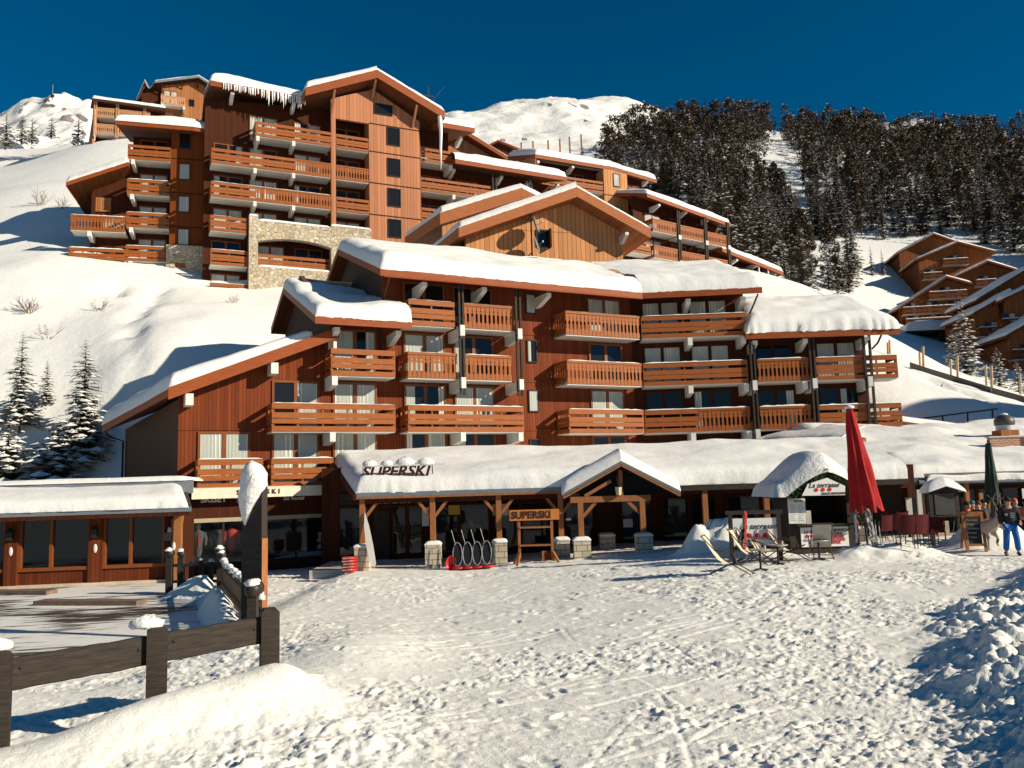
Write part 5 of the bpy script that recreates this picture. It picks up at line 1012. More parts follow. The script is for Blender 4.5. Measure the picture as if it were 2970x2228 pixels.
# the wood on the hill
def inside(p, poly):
    x, y = p; c = False; j = len(poly)-1
    for i in range(len(poly)):
        (xi, yi), (xj, yj) = poly[i], poly[j]
        if (yi > y) != (yj > y) and x < (xj-xi)*(y-yi)/(yj-yi)+xi: c = not c
        j = i
    return c
W1 = [(1750, 480), (1845, 405), (1900, 385), (2000, 372), (2238, 370), (2222, 420), (2195, 520), (2270, 620), (2330, 700), (2345, 800), (2360, 880), (2200, 885), (2120, 800), (2000, 640), (1880, 570), (1780, 520)]
W2 = [(2250, 370), (2300, 420), (2480, 380), (2970, 395), (3150, 400), (3150, 790), (2900, 720), (2780, 690), (2560, 695), (2440, 688), (2370, 700), (2345, 640), (2340, 545), (2335, 470)]
W3 = [(2395, 800), (2480, 770), (2500, 820), (2430, 850)]
def pjx(P):
    v = np.array(P)-CAM; k = FOC/(v@_f); return 1485+k*(v@CX), 1114-k*(v@CY)
q = random.Random(5); spots = []; cell = {}
for _ in range(60000):
    x, y = q.uniform(15, 260), q.uniform(125, 345)
    k = (int(x//5.), int(y//5.))
    if any((k[0]+i, k[1]+j) in cell and (cell[(k[0]+i, k[1]+j)][0]-x)**2+(cell[(k[0]+i, k[1]+j)][1]-y)**2 < (4.0+1.0*math.sin(x*.3)*math.sin(y*.23))**2 for i in (-1, 0, 1) for j in (-1, 0, 1)): continue
    z = float(HTPS(x, y)); p = pjx((x, y, z))
    if inside(p, W1) or inside(p, W2) or inside(p, W3): spots.append((x, y, z, p)); cell[k] = (x, y)
spots.sort(key=lambda s: s[0]**2+s[1]**2)
PM = [pine_mesh('pine_crown_%s' % c, 12, r, s, sn) for c, r, s, sn in (('a', 2.0, 41, .36), ('b', 2.3, 42, .30), ('c', 1.8, 43, .45), ('d', 2.5, 44, .28), ('e', 2.1, 45, .38))]
SM = [spruce_mesh('spruce_crown_%s' % c, 11, r, 20, 10, 3, s, sn, .36, .05, FOLD, .08, 1.25) for c, r, s, sn in (('a', 1.9, 51, .34), ('b', 2.1, 52, .28), ('c', 1.7, 53, .45))]
protos = {}
lab = {('p', 0): 'rounded dark pine growing in the wood on the hill', ('p', 1): 'broad crowned dark pine with scattered snow in the hill wood', ('p', 2): 'narrow snow speckled pine in the hill wood', ('p', 3): 'wide spreading dark pine in the hill wood', ('p', 4): 'clumpy snow flecked pine in the hill wood', ('s', 0): 'pointed snowy spruce in the hill wood', ('s', 1): 'broad pointed spruce in the hill wood', ('s', 2): 'slender snow laden spruce in the hill wood'}
nind = min(300, len(spots)); 
for i, (x, y, z, p) in enumerate(spots[:nind]):
    sp_ = q.random() < (.9 if p[1] > 600 else .65 if p[1] > 520 else .4); k = ('s', q.randrange(3)) if sp_ else ('p', q.randrange(5))
    s_ = q.choice((q.uniform(.8, 1.2), q.uniform(1.1, 1.6))); rz = q.uniform(0, 6.28)
    if k not in protos: protos[k] = tree('spruce_tree' if sp_ else 'pine_tree', lab[k], 'spruce' if sp_ else 'pine', (SM if sp_ else PM)[k[1]], 11 if sp_ else 12, .13, (x, y, z), rz, s_, 'spruces in the hill wood' if sp_ else 'pines in the hill wood')
    else: copy_tree(protos[k], (x, y, z), rz, s_)
# the rest of the wood as one mass
vs, fs, ms = [], [], []; nb = 0
def arr(me):
    v = np.empty(len(me.vertices)*3); me.vertices.foreach_get('co', v); return v.reshape(-1, 3), [tuple(p.vertices) for p in me.polygons], [p.material_index for p in me.polygons]
LP = [arr(pine_mesh('wood_crown', 10, r, s, .4, 40, 14)) for r, s in ((2.7, 61), (3.2, 62), (2.4, 63))]+[arr(spruce_mesh('wood_spruce', 11, 2.0, 14, 9, 2, 64, .25, .36, .05, FOLD, .1, 1.4))]
for x, y, z, p in spots[nind:]:
    v, f, m = LP[q.randrange(3) if q.random() < .7 else 3]; a_ = q.uniform(0, 6.28); s_ = q.choice((q.uniform(.7, 1.1), q.uniform(1.0, 1.55))); c_, n_ = math.cos(a_)*s_, math.sin(a_)*s_
    vs.append(np.stack([v[:, 0]*c_-v[:, 1]*n_+x, v[:, 0]*n_+v[:, 1]*c_+y, v[:, 2]*s_+z], -1)); fs += [tuple(k+nb for k in t) for t in f]; ms += m; nb += len(v)
if vs:
    me = bpy.data.meshes.new('far_wood'); me.from_pydata(np.concatenate(vs).tolist(), [], fs); me.materials.append(FOLD); me.materials.append(SNOW); me.polygons.foreach_set('material_index', ms); me.update()
    tag(link('far_wood', me), 'farther trees of the dark hill wood along the ridge', 'wood', kind='stuff')
print('TREES', len(spots), nind)
# loose trees on the shaded clearing
k = 0
for (px, py, ty, lb) in ((2405, 840, 690, 'dense spruce at the left of the dark trio on the clearing'), (2440, 835, 692, 'tall spruce in the middle of the clearing trio'), (2462, 850, 740, 'shorter spruce at the right of the clearing trio'), (2432, 880, 760, 'pale snow dusted spruce in front of the clearing trio'), (2530, 800, 705, 'dark spruce just left of the shaded upper houses'), (2562, 800, 715, 'smaller dark spruce touching the shaded upper houses'), (1690, 470, 405, 'lone dark spruce on the sunny slope left of the wood')):
    P = hp(px, py); h = (py-ty)/2400*P[1]; tree('clearing_spruce', lb, 'spruce', SM[k % 3], 11, .2, P, k*1.1, h/11, 'spruces on the clearing'); k += 1

# bare shrubs poking out of the snow
TWIG = M('bare_twigs', (.14, .075, .05), .9, .2); TWIGP = M('pale_twigs', (.30, .24, .19), .9, .2)
def shrub(px, py, ty, n, seed, label, mt, spread=.5):
    P = hp(px, py); q = random.Random(seed); H = (py-ty)/2400*P[1]; o = thing('bare_shrub', label, 'shrub', P, 'bare shrubs on the snow slope'); mb = MB()
    def br(p, d, L, r, dep):
        e = p+d*L; mb.tube([p, p+d*L*.5+Vector((q.gauss(0, .03), q.gauss(0, .03), 0))*L, e], [r, r*.8, r*.5], 4, cap=False)
        if dep:
            for _ in range(3): br(p+d*L*q.uniform(.45, 1), (d+Vector((q.gauss(0, .45), q.gauss(0, .45), q.uniform(-.1, .3)))).normalized(), L*q.uniform(.45, .7), r*.6, dep-1)
    for i in range(n): br(Vector((P[0]+q.gauss(0, .15), P[1]+q.gauss(0, .15), P[2]-.1)), Vector((q.gauss(0, spread), q.gauss(0, spread), 1)).normalized(), H*q.uniform(.35, .6), .02, 2)
    mb.build('branches', mt, o)
shrub(78, 905, 835, 16, 1, 'reddish bare shrub on the slope at the far left', TWIG, .9); shrub(288, 902, 845, 7, 2, 'thin bare shrub in the middle of the left slope', TWIGP); shrub(133, 985, 915, 5, 3, 'spindly bare shrub above the young spruces', TWIGP); shrub(672, 878, 838, 8, 4, 'small bare shrub right under the stone arch', TWIGP, .8)
shrub(118, 598, 525, 12, 5, 'pale leafless bush left on the upper snow field', TWIGP, .35); shrub(178, 606, 548, 9, 6, 'smaller pale leafless bush right on the upper snow field', TWIGP, .4)

# ================================================================== shaded chalets at the right
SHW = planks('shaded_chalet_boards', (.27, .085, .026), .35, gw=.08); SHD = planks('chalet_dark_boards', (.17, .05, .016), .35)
def chalet(name, label, apex, eL, eR, base_y, Y, az, rows, seed, loggia=True, thick=.35, deep=9):
    f = Fr(tuple(at(apex[0], apex[1], Y)[:2]), az); ua, _, za = f.hit(*apex, -1.2); ul, _, zl = f.hit(*eL, -1.2); ur, _, zr = f.hit(*eR, -1.2); zb = f.hit(apex[0], base_y, 0)[2]
    o = thing(name, label, 'chalet', tuple(f.w(ua, 0, zb)), 'shaded chalets on the right hillside')
    k = .88; wl, wr = ua+(ul-ua)*k, ua+(ur-ua)*k; zwl, zwr = za+(zl-za)*k-.3, za+(zr-za)*k-.3
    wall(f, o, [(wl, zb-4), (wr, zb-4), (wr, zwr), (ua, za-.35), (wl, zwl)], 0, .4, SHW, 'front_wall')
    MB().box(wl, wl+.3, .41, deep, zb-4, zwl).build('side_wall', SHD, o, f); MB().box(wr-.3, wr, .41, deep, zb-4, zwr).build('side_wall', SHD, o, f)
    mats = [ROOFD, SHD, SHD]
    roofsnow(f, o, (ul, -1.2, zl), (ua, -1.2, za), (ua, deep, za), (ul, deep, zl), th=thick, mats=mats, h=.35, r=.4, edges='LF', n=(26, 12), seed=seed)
    roofsnow(f, o, (ua+.01, -1.2, za), (ur, -1.2, zr), (ur, deep, zr), (ua+.01, deep, za), th=thick, mats=mats, h=.35, r=.4, edges='RF', n=(26, 12), seed=seed+1)
    for (p0, p1, py, st) in rows:
        u0, _, z = f.hit(p0, py, -1.3); u1 = f.hit(p1, py, -1.3)[0]
        balcony(f, o, u0, u1, z, d=1.3, yb=0, rail=SHD, snow=.14)
        n = max(1, int((u1-u0)/3.2))
        for i in range(n):
            c = u0+(u1-u0)*(i+.5)/n; window(f, o, c-.8, c+.8, z-1, z+.9, 0, 'C-' if i % 2 else '-C', True, .09)
    return o, f
chalet('rear_chalet', 'shaded rear chalet whose snowy gable rises highest behind the others', (2709, 676), (2600, 735), (2840, 722), 850, 168, -8, (), 80)
chalet('upper_chalet', 'largest shaded chalet with a broad snowy gable and several balconies', (2779, 700), (2655, 752), (2890, 728), 860, 158, -8, ((2735, 2810, 752, 0), (2678, 2735, 792, 0)), 82)
chalet('side_chalet', 'shaded chalet at the right whose gable touches the stepped building', (2866, 755), (2770, 800), (2956, 782), 900, 150, -8, ((2830, 2892, 812, 0),), 84)
c_, f_ = chalet('lower_chalet', 'lowest shaded chalet with three long balconies outlined in snow', (2746, 800), (2596, 898), (2820, 820), 950, 138, -8, ((2694, 2806, 847, 0), (2618, 2808, 892, 0), (2626, 2820, 926, 0)), 86)
P = at(2680, 955, 128); fT = Fr(tuple(P[:2]), -6)
st_ = thing('snowed_carport', 'flat roofed carport buried in a thick pad of snow below the lowest chalet', 'carport', tuple(P))
u0, u1 = fT.hit(2626, 945, 0)[0], fT.hit(2790, 945, 0)[0]; z0 = fT.hit(2680, 958, 0)[2]
flat(fT, 'deck', st_, u0, u1, 0, 6, z0-.3, z0, DKW); snow_quad('snow_pad', fT, (u0, -.1, z0), (u1, -.1, z0), (u1, 6, z0), (u0, 6, z0), st_, h=1.5, r=1.2, edges='LRFB', n=(30, 12), seed=88)
flat(fT, 'front_panel', st_, u0+5, u1, .2, .5, z0-3, z0-.31, DKW)
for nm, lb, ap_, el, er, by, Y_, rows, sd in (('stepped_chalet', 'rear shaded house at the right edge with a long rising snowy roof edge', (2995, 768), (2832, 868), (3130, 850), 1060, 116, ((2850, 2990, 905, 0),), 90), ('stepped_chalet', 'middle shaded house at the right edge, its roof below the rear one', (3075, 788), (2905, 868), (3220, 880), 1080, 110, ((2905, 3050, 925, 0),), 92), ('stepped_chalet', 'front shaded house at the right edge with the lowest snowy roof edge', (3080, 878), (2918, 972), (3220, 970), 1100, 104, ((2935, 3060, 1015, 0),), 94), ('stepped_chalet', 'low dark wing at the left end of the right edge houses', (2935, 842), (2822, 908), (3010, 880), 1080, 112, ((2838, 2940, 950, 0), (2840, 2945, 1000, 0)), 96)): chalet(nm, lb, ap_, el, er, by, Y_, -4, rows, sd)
# ================================================================== objects on the plaza
def G(px, py, dz=0.):
    """ground point seen at a photo pixel"""
    d = ray(px, py); t = 4./d[1]
    for _ in range(900):
        P = CAM+d*t
        if P[2] <= gz(P[0], P[1]): break
        t += .05/d[1]
    return (float(P[0]), float(P[1]), gz(P[0], P[1])+dz)
# ---- low dark rail fence in the foreground
RF = thing('rail_fence', 'dark low timber fence with one broad rail in the left foreground snow', 'fence', (-4.7, 10.9, .6))
PA, PB, PC = (-5.93, 9.72), (-4.66, 10.95), (-3.53, 12.02); aF = math.degrees(math.atan2(PC[1]-PA[1], PC[0]-PA[0]))
for (x, y), zt, zb in ((PA, 1.46, .2), (PB, 1.50, .3), (PC, 1.55, .3)):
    f = Fr((x, y), aF-20); m = MB(); m.prism([(-.125, zb), (.125, zb), (.125, zt-.05), (.08, zt), (-.08, zt), (-.125, zt-.05)], -.11, .11); m.build('post', DKW, RF, f)
for (p, q_, z0, z1) in (((-7.4, 8.3), PA, 1.17, 1.175), (PA, PB, 1.185, 1.215), (PB, PC, 1.22, 1.26)):
    f = Fr(p, math.degrees(math.atan2(q_[1]-p[1], q_[0]-p[0]))); L = math.hypot(q_[0]-p[0], q_[1]-p[1]); n = 16; vs = []; rq = random.Random(int(L*1000))
    for i in range(n+1):
        x = L*i/n; zc = z0+(z1-z0)*i/n; a_, b_ = rq.uniform(-.007, .007), rq.uniform(-.008, .008)
        vs += [(x, y+.06, zc+z) for y, z in ((-.045, -.165+b_), (-.033, -.18+b_), (.045, -.18+b_), (.045, .18+a_), (-.030, .18+a_), (-.045, .163+a_))]
    m = MB(); m.add(vs, [(i*6+j, (i+1)*6+j, (i+1)*6+(j+1) % 6, i*6+(j+1) % 6) for i in range(n) for j in range(6)]+[tuple(range(6)), tuple(range(n*6+5, n*6-1, -1))]); m.build('rail', DKW, RF, f)
    for x in (.22, L-.22): MB().blob((x, .012, (z0+z1)/2+.05), .022, .012, .022, 0, 8, 5).build('bolt', BLK, RF, f)
for x, y, z, r in ((PA[0]-.12, PA[1]+.1, 1.5, .14), (PB[0]-.16, PB[1]+.05, 1.52, .17)): MB().blob((x, y, z), r*1.25, r, r*.75, 0, 12, 8, .22, int(x*-50), -.3).build('snow_cap', SNOWR, RF)
# ---- big square timber post with frozen snow
BP = Fr((-5.62, 18.0), -24)
bp = thing('timber_post', 'massive dark timber post with a tall frozen plume of snow stuck to its top', 'post', (-5.62, 18., .1))
MB().prism([(-.27, -.2), (.27, -.2), (.27, 3.28), (.2, 3.36), (-.27, 3.36)], -.09, .09).build('shaft', DKW, bp, BP); flat(BP, 'sunlit_side', bp,   .271, .285, -.09, .09, -.2, 2.2, POSTW)  # orange strip on the right side imitates sunlight on the dark post
m = MB(); q = random.Random(9); prof = [(2.5, .03), (2.66, .10), (2.9, .2), (3.1, .27), (3.35, .31), (3.6, .29), (3.76, .2), (3.84, .05)]
vs = []
for k, (z, r) in enumerate(prof):
    for j in range(14):
        an = 2*math.pi*j/14; g = 1+q.uniform(-.22, .22); vs.append((-.10+.12*max(0, min(1, (z-2.8)/.5))+r*g*math.cos(an)*.95+(.0 if z > 3.3 else -.10*(3.3-z)), -.08+r*g*math.sin(an)*.8, z+q.uniform(-.03, .03)))
m.add(vs, [(k*14+j, k*14+(j+1) % 14, (k+1)*14+(j+1) % 14, (k+1)*14+j) for k in range(7) for j in range(14)]+[tuple(range(13, -1, -1)), tuple(range(98, 112))], 0, True)
m.build('frozen_snow', SNOWR, bp, BP)
# ---- picket fence with ball topped posts
PK = thing('picket_fence', 'dark picket fence with round post tops and snow caps beside the left terrace', 'fence', (-7.5, 22, .1))
line = [(-5.15, 16.9), (-9.3, 26.4), (-10.95, 26.6)]
BALL = M('dark_ball', (.03, .024, .02), .45, .3, 6)
def ballpost(x, y, zt, r):
    m = MB(); m.box(x-.09, x+.09, y-.09, y+.09, -.1, zt); m.build('post', DKW, PK); MB().blob((x, y, zt+r*.85), r, r, r, 0, 14, 10).build('ball', BALL, PK)
    MB().blob((x-.02, y-.03, zt+r*1.45), r*.85, r*.8, r*.62, 0, 10, 7, .2, int(abs(x*31)), -.15).build('snow_cap', SNOWR, PK)
for x, y, z, r in ((-5.25, 16.75, 1.12, .17), (-5.35, 17.3, 1.1, .16), (-9.3, 26.4, 1.22, .16), (-9.15, 26.1, 1.15, .13), (-10.98, 26.6, 1.2, .15), (-10.62, 26.62, 1.2, .13)): ballpost(x, y, z, r)
q = random.Random(21)
for (p, e) in zip(line[:-1], line[1:]):
    L = math.hypot(e[0]-p[0], e[1]-p[1]); n = int(L/.30); dx, dy = (e[0]-p[0])/L, (e[1]-p[1])/L; an = math.degrees(math.atan2(dy, dx))
    for z in (.45, .95): MB().beam((p[0], p[1], z), (e[0], e[1], z), .05, .09).build('cross_rail', DKW, PK)
    for i in range(1, n):
        f = Fr((p[0]+dx*L*i/n, p[1]+dy*L*i/n), an); zt = 1.08+q.uniform(-.05, .05)
        MB().prism([(-.075, .05), (.075, .05), (.075, zt-.12), (0, zt), (-.075, zt-.12)], -.06, -.03).build('picket', DKW, PK, f)
        if q.random() < .75: r = q.uniform(.07, .14); MB().blob((0, -.04, zt-.01), r, r*.9, r*.75, 0, 8, 6, .15, i, -.3).build('picket_snow', SNOWR, PK, f)

# ---- sign boards
WPAN = M('white_panel', (.80, .78, .76), .5, .04, 3); CHERRY = M('red_disc', (.55, .03, .03), .4, .1); INK = M('dark_ink', (.03, .025, .025), .6, 0)
def discs(o, fr, u, y, z, r, sp_, n=3):
    for i in range(n): MB().lathe([(r, 0), (r, .01)], (0, 0, 0), 16).build('red_disc', CHERRY, o, fr).data.transform(Matrix.Translation((u+i*sp_, y, z)) @ Matrix.Rotation(math.pi/2, 4, 'X'))
TB = Fr(tuple(at(2128, 1590, 26.2)[:2]), -4); b0 = TB.hit(2128, 1590)[0]; b1 = TB.hit(2256, 1580)[0]; zb, zt = TB.hit(2190, 1583)[2], TB.hit(2190, 1503)[2]
tb = thing('terrace_sign', 'white welcome board in a dark timber frame standing left of the snack hut', 'sign', tuple(TB.w((b0+b1)/2, 0, .5)))
flat(TB, 'panel', tb, b0, b1, -.03, 0, zb, zt, WPAN)
for x0, x1, z0, z1 in ((b0-.12, b0, zb-.45, zt+.12), (b1, b1+.12, zb-.45, zt+.12), (b0-.2, b1+.2, zt+.121, zt+.24), (b0, b1, zb-.16, zb-.001)): flat(TB, 'frame_board', tb, x0, x1, -.07, .03, z0, z1, DKW)
W_ = b1-b0
textmesh('lettering', 'La terrasse', .25, INK, tb, TB, b0+.22, -.04, zt-.33, .01, .35); textmesh('lettering', 'BIENVENUE !', .17, M('red_brown_ink', (.25, .08, .05), .6, 0), tb, TB, b0+.52, -.04, zb+.18, .01, sx=.8); discs(tb, TB, b0+.50, -.035, zt-.53, .075, .24)
# ---- snack hut
KY = 28.0; x0, x1 = at(2318, 1500, KY)[0], at(2462, 1500, KY)[0]; xa = at(2388, 1400, KY)[0]; zg = .5
KH = thing('snack_hut', 'little timber snack hut under a thick dome of snow with fir garlands and white boards', 'hut', (xa, KY, zg))
zA = at(2388, 1368, KY)[2]; xl, xr = at(2268, 1430, KY)[0], at(2500, 1420, KY)[0]; zE = at(2268, 1440, KY)[2]
flat(WD, 'left_wall', KH, x0-.35, x0-.05, KY, KY+1.7, zg-.2, zE+.1, DKW); flat(WD, 'right_wall', KH, x1-.05, x1+.2, KY, KY+1.7, zg-.2, zE+.1, DKW); flat(WD, 'rear_wall', KH, x0-.3, x1+.2, KY+1.7, KY+1.8, zg-.2, zE+.3, DKW)
flat(WD, 'counter_front', KH, x0-.05, x1-.05, KY, KY+.1, zg-.2, at(2388, 1525, KY)[2], DKW); flat(WD, 'counter_top', KH, x0-.15, x1+.1, KY-.25, KY+.4, at(2388, 1524, KY)[2], at(2388, 1519, KY)[2], DKW)
flat(WD, 'dark_back', KH, x0-.05, x1, KY+1.2, KY+1.25, zg, zE+.2, DARK); flat(WD, 'post', KH, x0+.12, x0+.19, KY-.02, KY+.06, at(2388, 1519, KY)[2], zE, POSTW); flat(WD, 'menu_stand', KH, x0+.24, x0+.4, KY, KY+.06, at(2388, 1519, KY)[2], at(2388, 1480, KY)[2], CONC)
for c, e, sd in (([(xl, KY+2.2, zE), (xl, KY-.35, zE), (xa, KY-.35, zA), (xa, KY+2.2, zA)], 'FR', 101), ([(xr, KY-.35, zE+.05), (xr, KY+2.2, zE+.05), (xa+.01, KY+2.2, zA), (xa+.01, KY-.35, zA)], 'FL', 102)):
    roof(WD, KH, *c, .09, [ROOFD, DKW, DKW])
# one rounded dome of snow over both slopes
n, k = 34, 16; vs = []
xL = at(2234, 1430, KY)[0]
for j in range(k+1):
    y = KY-.45+2.9*j/k; ey = min(1, min(j/k, 1-j/k)/.22); py_ = math.sqrt(max(0, 1-(1-ey)**2))
    for i in range(n+1):
        t = i/n; x = xL+(xr+.05-xL)*t; ex = min(1, min(t, 1-t)/.42); px_ = math.sqrt(max(0, 1-(1-ex)**2)); rz_ = zE+(zA-zE)*max(0, 1-min(1, abs(x-xa)/((xr-xa) if x > xa else (xa-xl)))**1.5)
        h = (.74 if x < xa else .74-.42*min(1, (x-xa)/1.1))*(.72+.28*py_)*px_**.75*(1+.06*math.sin(5*x+3*y)); vs.append((x, y-.0, rz_-.02+h*py_**.6))
m = MB(); m.add(vs, [(j*(n+1)+i, j*(n+1)+i+1, (j+1)*(n+1)+i+1, (j+1)*(n+1)+i) for j in range(k) for i in range(n)], 0, True); m.build('snow_dome', SNOWR, KH)
GAR = M('fir_garland', (.055, .075, .025), .8, .5, 8); q = random.Random(17); m = MB()
def needles(m, c, r, n, q, s=.09):
    for _ in range(n):
        p = Vector(c)+Vector((q.gauss(0, r), q.gauss(0, r*.5), q.gauss(0, r))); d = Vector((q.gauss(0, 1), q.gauss(0, 1), q.gauss(0, 1))).normalized()*s; e = d.orthogonal().normalized()*s*.3
        m.add([p-d, p+e, p+d, p-e], [(0, 1, 2, 3)])
for i in range(26):
    t = i/25; needles(m, (xl+.2+(xa-xl-.2)*t, KY-.38, zE+.02+(zA-zE)*t), .05, 22, q)
    if i > 3: needles(m, (xa+(xr-xa)*t*.95, KY-.38, zA-.02-(zA-zE-.05)*t), .05, 20, q)
m.build('fir_garland', GAR, KH); m = MB()
for i in range(20): needles(m, (xr-.25+q.uniform(-.12, .12), KY-.3, zE-.15-q.uniform(0, .8)), .09, 16, q)
m.build('fir_bough', GAR, KH)
p = [at(x, y, KY-.4) for x, y in ((2323, 1438), (2448, 1436), (2448, 1410), (2396, 1386), (2340, 1404))]
MB().prism([(v[0], v[2]) for v in p], KY-.50, KY-.47).build('name_board', WPAN, KH)
v = at(2344, 1415, KY-.45); textmesh('lettering', 'La terrasse', .235, INK, KH, WD, v[0], KY-.51, v[2], .01, .35, sx=.95); v = at(2366, 1421, KY-.45); discs(KH, WD, v[0], KY-.505, v[2], .062, .22); v = at(2382, 1435, KY-.45); textmesh('lettering', 'SNACK RESTAURANT', .105, INK, KH, WD, v[0], KY-.51, v[2], .01, sx=.85)
p = [at(x, y, KY-.05) for x, y in ((2289, 1519), (2338, 1519), (2334, 1446), (2284, 1446))]; MB().prism([(v[0], v[2]) for v in p], KY-.07, KY-.03).build('menu_board', WPAN, KH)
v = at(2290, 1456, KY); textmesh('lettering', 'MENU', .11, INK, KH, WD, v[0]+.12, KY-.08, v[2]-.02, .006)
for i in range(9):
    for c in (0, 1): 
        v = at(2292+c*23, 1466+i*5.6, KY-.05); flat(WD, 'menu_line', KH, v[0], v[0]+.12+.08*((i*7+c*3) % 3)/2, KY-.078, KY-.071, v[2], v[2]+.012, M('grey_ink', (.25, .25, .26), .7, 0) if i+c == 0 else bpy.data.materials['grey_ink'])
x_, xx = at(2325, 1560, KY-.1)[0], at(2463, 1560, KY-.1)[0]; z_, zz = at(2388, 1586, KY-.1)[2], at(2388, 1529, KY-.1)[2]
flat(WD, 'front_board', KH, x_, xx, KY-.06, KY-.02, z_, zz, WPAN); v = at(2332, 1548, KY-.1); textmesh('lettering', 'La terrasse', .17, INK, KH, WD, v[0], KY-.07, v[2], .008, .35, sx=.9); v = at(2342, 1556, KY-.1); discs(KH, WD, v[0], KY-.065, v[2], .06, .19, 2); v = at(2332, 1571, KY-.1); textmesh('lettering', 'GLACES', .11, M('blue_ink', (.05, .09, .15), .6, 0), KH, WD, v[0], KY-.07, v[2], .008)
for i, (s_, mt) in enumerate((('SANDWICH', INK), ('PANINI', CHERRY), ('BURGER', CHERRY), ('CROQUE', CHERRY), ('FRITES', CHERRY))): v = at(2400+(0 if i == 0 else 10), 1543+i*8.6, KY-.1); textmesh('lettering', s_, .135 if i == 0 else .12, mt, KH, WD, v[0], KY-.07, v[2], .008, bold=.003)
# ---- deck chairs and round tables
SLING = M('cream_sling', (.62, .52, .38), .8, .08, 3); TUBE = M('brown_tube', (.07, .05, .04), .4, 0); SLG = M('shaded_sling', (.40, .36, .32), .8, .15, 5)  # second sling greyed to stand in for shade on its back
def deckchair(loc, rz, label, mt=SLING):
    o = thing('deck_chair', label, 'deck chair', loc, 'folding deck chairs on the terrace'); o['org'] = [0, 0, 0]; o.scale = (1.04, 1.04, 1.04)
    prof = [(-.62, .98), (-.50, .78), (-.38, .58), (-.26, .42), (-.10, .31), (.06, .30), (.22, .35), (.38, .42)]
    n = len(prof); v = [(x, -.25, z) for x, z in prof]+[(x, .25, z) for x, z in prof]
    m = MB(); m.add(v, [(i, i+1, i+1+n, i+n) for i in range(n-1)], 0, True); s = m.build('sling', mt); s.parent = o
    for y in (-.28, .28):
        m = MB(); m.tube([(-.66, y, 1.02), (-.1, y, .42), (.62, y, 0.0)], .016, 6); s = m.build('back_tube', TUBE); s.parent = o
        m = MB(); m.tube([(.42, y*.93, .45), (.0, y*.93, .28), (-.55, y*.93, 0.0)], .016, 6); s = m.build('seat_tube', TUBE); s.parent = o
        m = MB(); m.tube([(-.34, y*1.05, .66), (-.15, y*1.12, .64), (.16, y*1.1, .58), (.24, y*1.05, .30)], .015, 6); s = m.build('armrest', TUBE); s.parent = o
    for (x, z) in ((-.66, 1.02), (.42, .45), (.58, .03), (-.52, .03)):
        m = MB(); m.tube([(x, -.28, z), (x, .28, z)], .014, 6); s = m.build('cross_tube', TUBE); s.parent = o
    o.location = loc; o.rotation_euler = (0, 0, rz); return o
deckchair(G(2118, 1668, .0), -.38, 'cream deck chair nearest the camera at the left, seen side on'); deckchair(G(2188, 1638), -.75, 'cream deck chair turned towards us just behind the nearest one')
deckchair(G(2228, 1632), -1.15, 'wide facing cream deck chair right in front of the welcome board'); deckchair(G(2292, 1626), -.45, 'cream deck chair seen side on between the two right tables'); deckchair(G(2383, 1618), 1.35, 'deck chair greyed for shade, seen from behind in front of the snack hut', SLG)
def table(loc, label):
    o = thing('cafe_table', label, 'table', loc, 'small pedestal tables'); o['org'] = [0, 0, 0]
    for nm, m, mt in (('tabletop', MB().lathe([(.30, .56), (.31, .575), (.30, .59)], n=20), M('table_top', (.35, .32, .30), .25, .1)), ('column', MB().lathe([(.04, .03), (.032, .1), (.032, .56)], n=10), BLK)): s = m.build(nm, mt); s.parent = o
    for i in range(4): a_ = i*math.pi/2+.4; s = MB().beam((0, 0, .05), (.24*math.cos(a_), .24*math.sin(a_), .015), .05, .035).build('foot', BLK); s.parent = o
    s = MB().lathe([(.028, .59), (.026, .66), (.03, .69)], (.12, -.1, 0), 8).build('ashtray', WHT); s.parent = o
    o.location = loc
table(G(2207, 1655), 'leftmost of the three small round tables among the deck chairs'); table(G(2258, 1638), 'middle small round table between deck chairs'); table(G(2377, 1624), 'small round table before the shaded deck chair')
